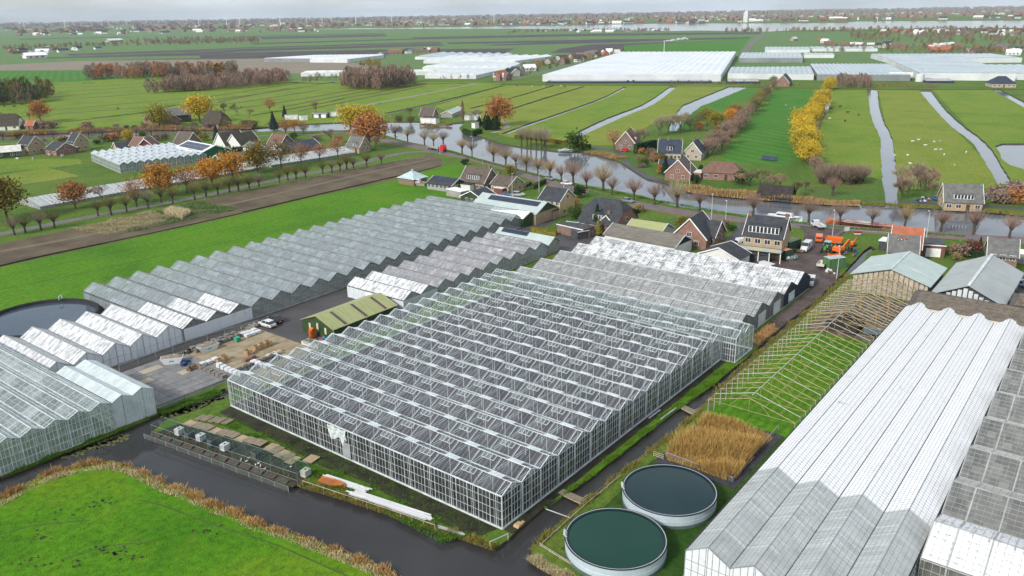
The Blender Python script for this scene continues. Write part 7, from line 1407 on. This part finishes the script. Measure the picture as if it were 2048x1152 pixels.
def rail_fence(label, pts, h, m, step=2.0, rails=2, name='fence', mesh=None):
    q = [P(*p) for p in pts]; r = thing(name, label, 'fence', q[0])
    for a, b in zip(q, q[1:]):
        n = max(1, int((b-a).length/step))
        for k in range(n+1): p = a.lerp(b, k/n)-q[0]; mb = MB(); mb.tube(p+Vector((0,0,-.3)), p+Vector((0,0,h)), .04, n=5); mb.build('post', m, r)
        for z in range(rails): mb = MB(); mb.bar(a-q[0]+Vector((0,0,h*(z+1)/rails-.05)), b-q[0]+Vector((0,0,h*(z+1)/rails-.05)), .05, .07); mb.build('rail', m, r)
        if mesh: mb = MB(); mb.poly([a-q[0], b-q[0], b-q[0]+Vector((0,0,h)), a-q[0]+Vector((0,0,h))]); mb.build('mesh_panel', mesh, r)
rail_fence('low wire fence on the canal bank below the gutters', [(606,971),(690,999),(780,1029),(870,1060)], .8, OLDWOOD, 1.7, 1); rail_fence('pale handrail at the corner of the canal', [(980,1094),(1016,1078)], .8, PT['white'], 1.5, 1); rail_fence('mesh fence along the slab yard edge', [(312,822),(370,800),(452,768)], 1.1, GALV, 2, 2, mesh=WIRE); rail_fence('mesh fence between the asphalt lane and the slab yard', [(240,744),(380,691),(516,652)], 1.3, GALV, 3, 1, mesh=WIRE)
rail_fence('timber edging fence round the near tank', [(1080,1092),(1140,1130),(1185,1152)], .45, OLDWOOD, 1.5, 2); rail_fence('timber edging along the tank bank', [(1085,1090),(1160,1022),(1240,955)], .4, OLDWOOD, 1.5, 1); rail_fence('mesh fence round the reed bed', [(1332,915),(1466,966),(1556,860)], .9, GALV, 2, 1, mesh=WIRE); rail_fence('small gate beside the reed basin', [(1307,913),(1326,920)], .9, OLDWOOD, 1.2, 3, 'gate'); rail_fence('field fence along the soil plot', [(410,400),(560,371),(700,343),(860,312)], 1.0, OLDWOOD, 4, 1); rail_fence('white fence beside the large slate house', [(1164,440),(1175,434)], 1.2, PT['white'], .8, 1); rail_fence('concrete panel fence behind the brick garages', [(1178,476),(1215,462)], 1.6, CONC, 1.8, 3); rail_fence('metal crash rail at the yard entrance', [(1667,478),(1688,464)], .9, GALV, 2, 2); rail_fence('low post fence on the verge beside the canal road', [(1695,464),(1740,468),(1790,471)], .8, OLDWOOD, 4, 1); rail_fence('paddock fence on the left', [(95,339),(160,329)], 1, OLDWOOD, 4, 2); rail_fence('white rail fence on the meadow ditch', [(772,231),(880,205)], 1.1, PT['white'], 3, 1)
for lab, a, b, wd in (('short plank footbridge beside the near tank', (1121,983), (1170,1005), 1.2), ('short plank footbridge beside the reed bed', (1361,812), (1394,828), 1.2)):
    A, B = P(*a), P(*b); d = B-A; r = thing('footbridge', lab, 'footbridge', A, math.atan2(d.y, d.x)); l = d.length
    for k in range(int(l/.32)): mb = MB(); mb.box(k*.32,-wd/2,.06,k*.32+.29,wd/2,.12); mb.build('plank', PLW, r)
    for q in (-1, 1): mb = MB(); mb.box(0,q*wd*.35-.08,-.15,l,q*wd*.35+.08,.05); mb.build('beam', OLDWOOD, r)
    for z in (.5,.9): mb = MB(); mb.bar((l,-wd/2,z),(l,wd/2,z),.05); mb.build('gate_rail', OLDWOOD, r)
A, B = P(1092,1020), P(1142,1038); mb = MB(); mb.tube(A+Vector((0,0,.15)), B+Vector((0,0,.15)), .06); tag(mb.build('crossing_pipe', GALV), 'thin grey pipe crossing the ditch', 'pipe')
for a, b, lab in (((1352,816),(1322,838),'upper grey pipe lying beside the glass wall'), ((1320,820),(1298,836),'lower grey pipe lying beside the glass wall')):
    mb = MB(); A, B = P(*a, .15), P(*b, .15); mb.tube(A, B, .13, n=8); tag(mb.build('pipe_length', GALV), lab, 'pipe')
mb = MB(); A = P(1018,1063); mb.prism([(-.6,0),(.6,0),(.5,.25),(-.4,.3)], -.4, .4); o_ = mb.build('timber_offcut', COLS['crate'], None, P(1037,1051)); tag(o_, 'pale timber offcut at the ditch corner', 'timber'); mb = MB(); mb.box(.6,-.3,.02,.95,.1,.2); mb.build('chip', COLS['crate'], o_)
r = rail_fence('dark sheet pile edge of the muddy track', [(1515,702),(1580,645),(1640,598),(1682,556)], .25, mat('mat_sheet_pile', (.03,.03,.03)), 3, 1)
# ---------------------------------------------------------------- lamp posts, signs, animals
def lamp(px, py, h=7.5, arm=True, lab='slim grey street lamp on the canal road', grp='street lamps on the canal road'):
    r = thing('street_lamp', lab, 'street lamp', P(px, py), 0, grp); mb = MB(); mb.tube((0,0,0),(0,0,h),.11,.06,8); mb.build('pole', flat('mat_lamp_pole', (.5,.51,.5)), r); mb = MB(); mb.tube((0,0,h),(.9,.5,h+.25),.045,.04,6); mb.build('arm', GALV, r); mb = MB(); mb.box(.7,.35,h+.2,1.2,.65,h+.32); mb.build('lamp_head', WHITE_L, r)
for x, y in ((1422.5,440),(1450,455),(1078,385),(1127.6,376),(1024.5,393),(1664,477),(1673,558),(1852,479),(851,290),(880,309),(946,313),(1379,370)): lamp(x, y)
r = thing('flagpole', 'tall pole behind the brown tiled house', 'pole', P(966,352)); mb = MB(); mb.tube((0,0,0),(0,0,11),.07,.04,6); mb.build('mast', GALV, r)
r = thing('road_sign', 'blank white board beside the yard entrance', 'sign', P(1693,466)); mb = MB(); mb.box(-.8,-.03,.6,.8,.03,1.8); mb.build('board', PT['white'], r, rz=R(-40)); mb = MB(); mb.tube((0,0,0),(0,0,.7),.05); mb.build('post', GALV, r)
r = thing('dinghy_planter', 'small red white and black boat shape on the verge', 'planter', P(1714,469)); mb = MB(); mb.prism([(-1.2,.7),(-.9,.1),(.9,.1),(1.2,.7)], -.4, .4); mb.build('hull', PT['white'], r, rz=R(-60)); mb = MB(); mb.prism([(-1.22,.7),(-1.05,.45),(1.05,.45),(1.22,.7)], -.42, .42); mb.build('stripe', PT['red'], r, rz=R(-60))
r = thing('solar_array', 'ground mounted solar panels on the mown field', 'solar panels', P(1521,320)); d = (P(1551,323)-P(1521,320)); rz = math.atan2(d.y, d.x); r.rotation_euler[2] = rz; SMm = mat('mat_solar2', (.02,.03,.06), (.05,.07,.12), rough=.2)
for k in range(7):
    mb = MB(); l = d.length/7; mb.faces([(k*l,0,.4),((k+.93)*l,0,.4),((k+.93)*l,2.6,1.7),(k*l,2.6,1.7)], [(0,1,2,3)]); mb.build('solar_panel', SMm, r)
    mb = MB(); mb.bar(((k+.5)*l,1.3,0),((k+.5)*l,1.3,1.05),.08); mb.build('leg', GALV, r)
def beast_mesh(w_, l, h, m):
    mb = MB(); n = 8; sec = [(-l*.5,w_*.15,h*.72),(-l*.42,w_*.42,h*.7),(0,w_*.5,h*.66),(l*.3,w_*.44,h*.72),(l*.42,w_*.25,h*.82),(l*.55,w_*.2,h*.92),(l*.72,w_*.08,h*.8)]; vs = []
    for x, rr, z in sec: vs += [(x, rr*math.cos(k*6.283/n), z+rr*.9*math.sin(k*6.283/n)) for k in range(n)]
    mb.faces(vs, [(i*n+k, i*n+(k+1)%n, (i+1)*n+(k+1)%n, (i+1)*n+k) for i in range(len(sec)-1) for k in range(n)]+[tuple(range(n-1,-1,-1)), tuple(range(6*n,7*n))])
    for x in (-l*.36, l*.28):
        for s in (-1, 1): mb.tube((x,s*w_*.28,h*.55),(x+.02,s*w_*.26,0),w_*.11,w_*.06,5)
    return mb.mesh('body', m, True)
SHP = beast_mesh(.62,1.15,.9, flat('mat_fleece', (.6,.56,.48))); COW = beast_mesh(.85,2.1,1.5, flat('mat_dark_hide', (.04,.03,.025)))
for x, y in ((1825,285),(1837,282),(1868,286),(1879,285),(1871,302),(1881,302),(1888,312),(1789,314),(1815,313),(1909,333),(1828,338),(1863,342),(1932,307),(1820,330),(1850,293)):
    o = thing('sheep', 'cream sheep grazing on the pale meadow between two ditches', 'sheep', P(x, y), random.uniform(0,6), 'sheep on the pale meadow'); put('fleece', SHP, o, sc=1.15)
for x, y in ((1572,212),(1589,217),(1659,239),(1064,174),(1088,174),(1122,173)): o = thing('sheep', 'white sheep alone on a far meadow', 'sheep', P(x, y), random.uniform(0,6), 'sheep on the far meadows'); put('fleece', SHP, o, sc=1.2)
for x, y in ((1690,244),(1717,232),(1662,219),(1695,227),(1680,215),(9,214.7),(29,214.7),(44,211),(236,219),(1034,172.5),(1130,175)): o = thing('cow', 'dark cow grazing on a far meadow', 'cow', P(x, y), random.uniform(0,6), 'dark cattle'); put('hide', COW, o)
for x, y in ((66,320),(100,312),(125,314),(35,320)): o = thing('sheep', 'white sheep in the left village paddock', 'sheep', P(x, y), random.uniform(0,6), 'paddock sheep'); put('fleece', SHP, o, sc=1.2)
# ---------------------------------------------------------------- far houses, turbines, basins, chimneys
FH = [('red','brick'),('dred','brown'),('slate','white'),('grey','beige'),('brown','brick'),('blue','white'),('cream','grey'),('white','white')]
_hm = {}
def simple_house(px, py, L_, W_, H_, k, rz, label, group, name='house', cat='house'):
    key = (k % len(FH),)
    if key not in _hm:
        rf, wl = FH[k % len(FH)]; mb = MB(); gable(mb, -.5, .5, -.5, .5, .5, .97); a = mb.mesh('wall', WL[wl]); mb = MB(); slab_roof(mb, -.5, .5, -.5, .5, .52, 1.0, .04, .03); b = mb.mesh('roof', RF[rf]); mb = MB()
        for q in (-.28, 0, .28):
            for s in (-1, 1): mb.box(q-.06, s*.5-.012, .14, q+.06, s*.5+.012, .34)
        _hm[key] = (a, b, mb.mesh('window_band', PANE))
    a, b, c = _hm[key]; o = thing(name, label, cat, P(px, py), rz, group); o.scale = (L_, W_, H_); put('wall', a, o); put('roof', b, o); put('window_band', c, o); return o
def village(label, group, poly, n, seed, L_=(8,14), H_=(6,9)):
    rg = random.Random(seed); xs = [p[0] for p in poly]; ys = [p[1] for p in poly]
    for i in range(n):
        t = rg.random(); x = xs[0]+(xs[1]-xs[0])*t; y = ys[0]+(ys[1]-ys[0])*t+rg.uniform(0, ys[2])
        simple_house(x, y, rg.uniform(*L_), rg.uniform(7,9), rg.uniform(*H_), rg.randrange(100), rg.uniform(0,3.14), label, group)
village('canal-side house on the polder road beside the white greenhouses', 'polder road houses', [(1000,158),(1060,138),(0,6)], 9, 1); village('house in the hamlet at the end of the polder road', 'polder hamlet houses', [(1090,128),(1240,103),(0,8)], 16, 2)
village('brick farm building beyond the flat white glasshouse', 'brick barns', [(765,106),(870,101),(0,5)], 9, 3, (12,30), (5,8)); village('small farm building in the left hamlet', 'left hamlet buildings', [(20,104),(250,92),(0,6)], 16, 4, (10,30), (5,8))
village('lakeside village house with coloured roof', 'lakeside village houses', [(1760,62),(2048,66),(0,6)], 40, 5, (9,16), (7,9)); village('house behind the far glasshouses', 'houses behind the far glasshouses', [(1560,80),(2040,100),(0,12)], 30, 6, (9,22), (5,8)); village('shore hamlet house before the lake', 'shore hamlet houses', [(1080,62),(1330,62),(0,3)], 14, 7, (9,26), (5,8))
village('distant town house on the left horizon', 'distant town houses', [(20,66),(640,58),(0,6)], 60, 8, (12,40), (7,11)); village('distant pale building beyond the lake', 'buildings beyond the lake', [(680,51),(1420,43),(0,3)], 70, 9, (20,60), (9,16)); village('distant building on the right shore of the lake', 'right shore buildings', [(1420,42),(2040,34),(0,4)], 40, 10, (20,60), (9,15))
simple_house(228,84,40,22,9,6,.1,'cream barn with wide roof in the left hamlet',None,'barn','barn'); simple_house(70,116,32,20,9,7,-.1,'white fronted barn beside the dark hedge on the left',None,'barn','barn')
house('brick gable house before the white packing hall', (1566,150), (1572,146), 9, 11, 3, 'slate', 'brick', win=3, minlen=9); house('blue hipped villa before the steaming glasshouse', (1996,152), (2012,152), 8, 16, 3, 'blue', 'beige', kind='hip', win=5)
def basin(label, a, b, c, h=1.6):
    A, B, C_ = P(*a), P(*b), P(*c); D_ = A+(C_-B); r = thing('rain_basin', label, 'basin', A); q = [A-A, B-A, C_-A, D_-A]; cc = sum(q, Vector())/4; mb = MB()
    for i in range(4):
        p0, p1 = q[i], q[(i+1)%4]; i0, i1 = p0.lerp(cc,.09), p1.lerp(cc,.09); mb.poly([p0, p1, i1+Vector((0,0,h)), i0+Vector((0,0,h))])
    mb.build('embankment', mat('mat_basin_liner', (.02,.024,.05)), r); mb = MB(); mb.poly([p.lerp(cc,.1)+Vector((0,0,h-.1)) for p in q]); mb.build('water', W_FAR, r)
basin('long rain basin before the huge white glasshouse', (1090,166.5), (1262,166.5), (1262,160.5)); basin('second rain basin before the huge white glasshouse', (1262,166.5), (1430,166.5), (1420,160.5)); basin('narrow rain basin beside the mown field', (1452,167), (1522,167), (1518,161)); basin('small dark basin by the steaming glasshouse', (1850,166), (1910,166), (1895,160))
r = thing('storage_cylinder', 'long white horizontal heat tank before the blue-grey glasshouse', 'tank', P(1800,159)); d = P(1824,159.5)-P(1776,159); rz = math.atan2(d.y, d.x); r.rotation_euler[2] = rz; l = d.length; mb = MB(); mb.tube((-l/2,0,3.2),(l/2,0,3.2),2.9,n=18); mb.build('shell', FARWALL, r); mb = MB(); mb.box(-l*.35,-2,0,-l*.3,2,1); mb.build('saddle', CONC, r); mb = MB(); mb.box(l*.3,-2,0,l*.35,2,1); mb.build('saddle', CONC, r)
r = thing('storage_tank', 'white upright tank at the corner of the steaming glasshouse', 'tank', P(1839,163)); mb = MB(); mb.lathe([(0,6.3),(3.4,6),(3.4,0)], 20); mb.build('shell', FARWALL, r); mb = MB(); mb.tube((2.8,0,0),(2.8,0,11),.25,n=6); mb.build('vent_pipe', GALV, r)
r = thing('chimney', 'thin white chimney behind the huge white glasshouse', 'chimney', P(1328,104)); mb = MB(); mb.tube((0,0,0),(0,0,16),.6,.5,8); mb.build('stack', FARWALL, r); mb = MB(); mb.tube((0,0,0),(0,0,1.5),1.2,n=8); mb.build('base', CONC, r)
def steam(px, py, z0, ln, name='steam'):
    m = bpy.data.materials.get('mat_steam')
    if not m:
        m = bpy.data.materials.new('mat_steam'); m.use_nodes = True; t = m.node_tree; t.nodes.clear(); o = N(t, 'ShaderNodeOutputMaterial'); d = N(t, 'ShaderNodeBsdfDiffuse'); d.inputs[0].default_value = (.85,.86,.88,1); tr = N(t, 'ShaderNodeBsdfTransparent'); mx_ = N(t, 'ShaderNodeMixShader')
        f = ramp(t, noise(t, _pos(t), .25, 4), [(.4, (0,)*3), (.62, (.75,)*3)]); t.links.new(f, mx_.inputs[0]); t.links.new(tr.outputs[0], mx_.inputs[1]); t.links.new(d.outputs[0], mx_.inputs[2]); t.links.new(mx_.outputs[0], o.inputs[0])
    p = P(px, py); g2 = np.random.default_rng(int(px)); mb = MB()
    for k in range(9):
        t_ = k/8; c = Vector((CR.x*ln*t_, CR.y*ln*t_, z0+1+3*t_+g2.normal()*.5)); rr = 1.2+3.2*t_*(1.2-t_)
        mb2 = []
        for i in range(7):
            for j in range(10): th, ph = i/6*math.pi, j/10*6.283; mb2.append(tuple(c+Vector((rr*1.5*math.sin(th)*math.cos(ph), rr*1.5*math.sin(th)*math.sin(ph), rr*.7*math.cos(th)))))
        mb.faces(mb2, [(i*10+j, i*10+(j+1)%10, (i+1)*10+(j+1)%10, (i+1)*10+j) for i in range(6) for j in range(10)])
    tag(mb.build(name, m, None, p, smooth=True), 'white steam drifting from a greenhouse chimney', None, None, 'stuff')
steam(1328,104,15,34); steam(1856,118,14,26)
# wind turbines
def turbine(px, top, dist_y, label='white wind turbine far beyond the lake and town', h=None):
    p = P(px, dist_y); dd = (p-Vector((CX,CY,CAM_H))).length; hh = h or max(40, (dist_y-top)*dd/FPX)
    r = thing('wind_turbine', label, 'wind turbine', p, 0, 'wind turbines on the horizon'); mb = MB(); mb.tube((0,0,0),(0,0,hh),hh*.05,hh*.03,8); mb.build('tower', flat('mat_turbine', (.85,.85,.83)), r); mb = MB(); mb.box(-hh*.03,-hh*.02,hh,hh*.03,hh*.02,hh*1.04); mb.build('nacelle', flat('mat_turbine', (.72,.72,.7)), r)
    a0 = random.uniform(0,2)
    for k in range(3): a = a0+k*2.094; c_ = Vector((CR.x*math.cos(a), CR.y*math.cos(a), math.sin(a)))*hh*.5; mb = MB(); mb.bar((0,0,hh*1.02), Vector((0,0,hh*1.02))+c_, hh*.04, hh*.02); mb.build('blade', flat('mat_turbine', (.72,.72,.7)), r)
for x, t_, b in ((49,46.5,56),(130,44.5,54.5),(204,43.5,52.5),(253,45,50),(293,44.5,49),(326,43,48),(398,40,51.5),(454,39,50.5),(480,39,51.5),(561,37.5,51),(645,37,48.5),(712,36,48.5),(784,35,47.5),(988,36,45),(374,43,47.5),(614,42,47),(663,38.5,46.5)): turbine(x, t_, b)
r = thing('silo_tower', 'white square silo beyond the lake', 'tower', P(1492,44.5)); k_ = (P(1492,44.5)-Vector((CX,CY,CAM_H))).length/FPX; mb = MB(); mb.box(-4*k_,-4*k_,0,4*k_,4*k_,17*k_); mb.build('shaft', FARWALL, r); mb = MB(); mb.box(-2.6*k_,-2.6*k_,17*k_,2.6*k_,2.6*k_,20*k_); mb.build('cap', FARWALL, r)
# ---------------------------------------------------------------- labels of look-alikes: say which landmark each one stands nearest
def landmark_labels():
    seen, lm = {}, []
    for o in bpy.data.objects:
        if o.get('category') in ('house','barn','shed','garage','workshop','cabin','barge','stable','hut','annex'): seen.setdefault(o['label'], []).append(o)
    for lab, os_ in seen.items():
        if len(os_) == 1:
            s = lab
            for cut in (' with ',' beside ',' by ',' behind ',' before ',' on ',' at ',' among ',' below ',' against ',' joined ',' in ',' along ',' standing ',' of ',' and ',' under '): s = s.split(cut)[0]
            lm.append((s, os_[0].location))
    short = {}
    for s, _ in lm: short[s] = short.get(s, 0)+1
    lm = [(s, p) for s, p in lm if short[s] == 1 and len(s.split()) <= 7]
    base = {'pollard willows on the canal bank': 'bare pollard willow by the canal road', 'pollard willows on the side road': 'green-tinged pollard willow by the side road', 'pollard willows on the left canal': 'small pollard willow before the water', 'thicket trees beside the mown field': 'brown thicket tree', 'far bank garden shrubs': 'low garden shrub', 'left village shrubs': 'low village shrub',
        'left canal bank bushes': 'twiggy bank bush', 'willow stools on the far bank': 'grey willow stool', 'birches beside the grey roofed house': 'slim leafless birch', 'rusty shrubs on the far bank': 'rusty brown shrub', 'street lamps on the canal road': 'slim grey street lamp', 'leafless trees around the mossy barn': 'wide pale leafless tree', 'mixed trees near the country house': 'autumn tree', 'leafless poplars behind the country house': 'tall pale leafless poplar', 'golden willow row': 'golden willow of the dense row', 'scrub trees between the meadows': 'brown-gold scrub tree of the meadow row'}
    for o in bpy.data.objects:
        gname = o.get('group')
        if gname in base and o.get('category'):
            ds = sorted(((o.location-p).length, s) for s, p in lm)[:2]
            near = ds[0][1]
            if ds[0][0] < 130: o['label'] = ('%s nearest the %s' % (base[gname], near))
landmark_labels()
# ---------------------------------------------------------------- haze over the polder
hz = bpy.data.materials.new('mat_haze'); hz.use_nodes = True; t = hz.node_tree; t.nodes.clear()
o_ = N(t, 'ShaderNodeOutputMaterial'); pv = N(t, 'ShaderNodeVolumePrincipled'); pv.inputs['Density'].default_value = 5.0e-5
pv.inputs['Color'].default_value = (.78,.88,1,1); pv.inputs['Anisotropy'].default_value = .2
t.links.new(pv.outputs[0], o_.inputs['Volume'])
mb = MB(); mb.box(-15500,-15500,-3,15500,15500,170); tag(mb.build('haze', hz), kind='stuff')
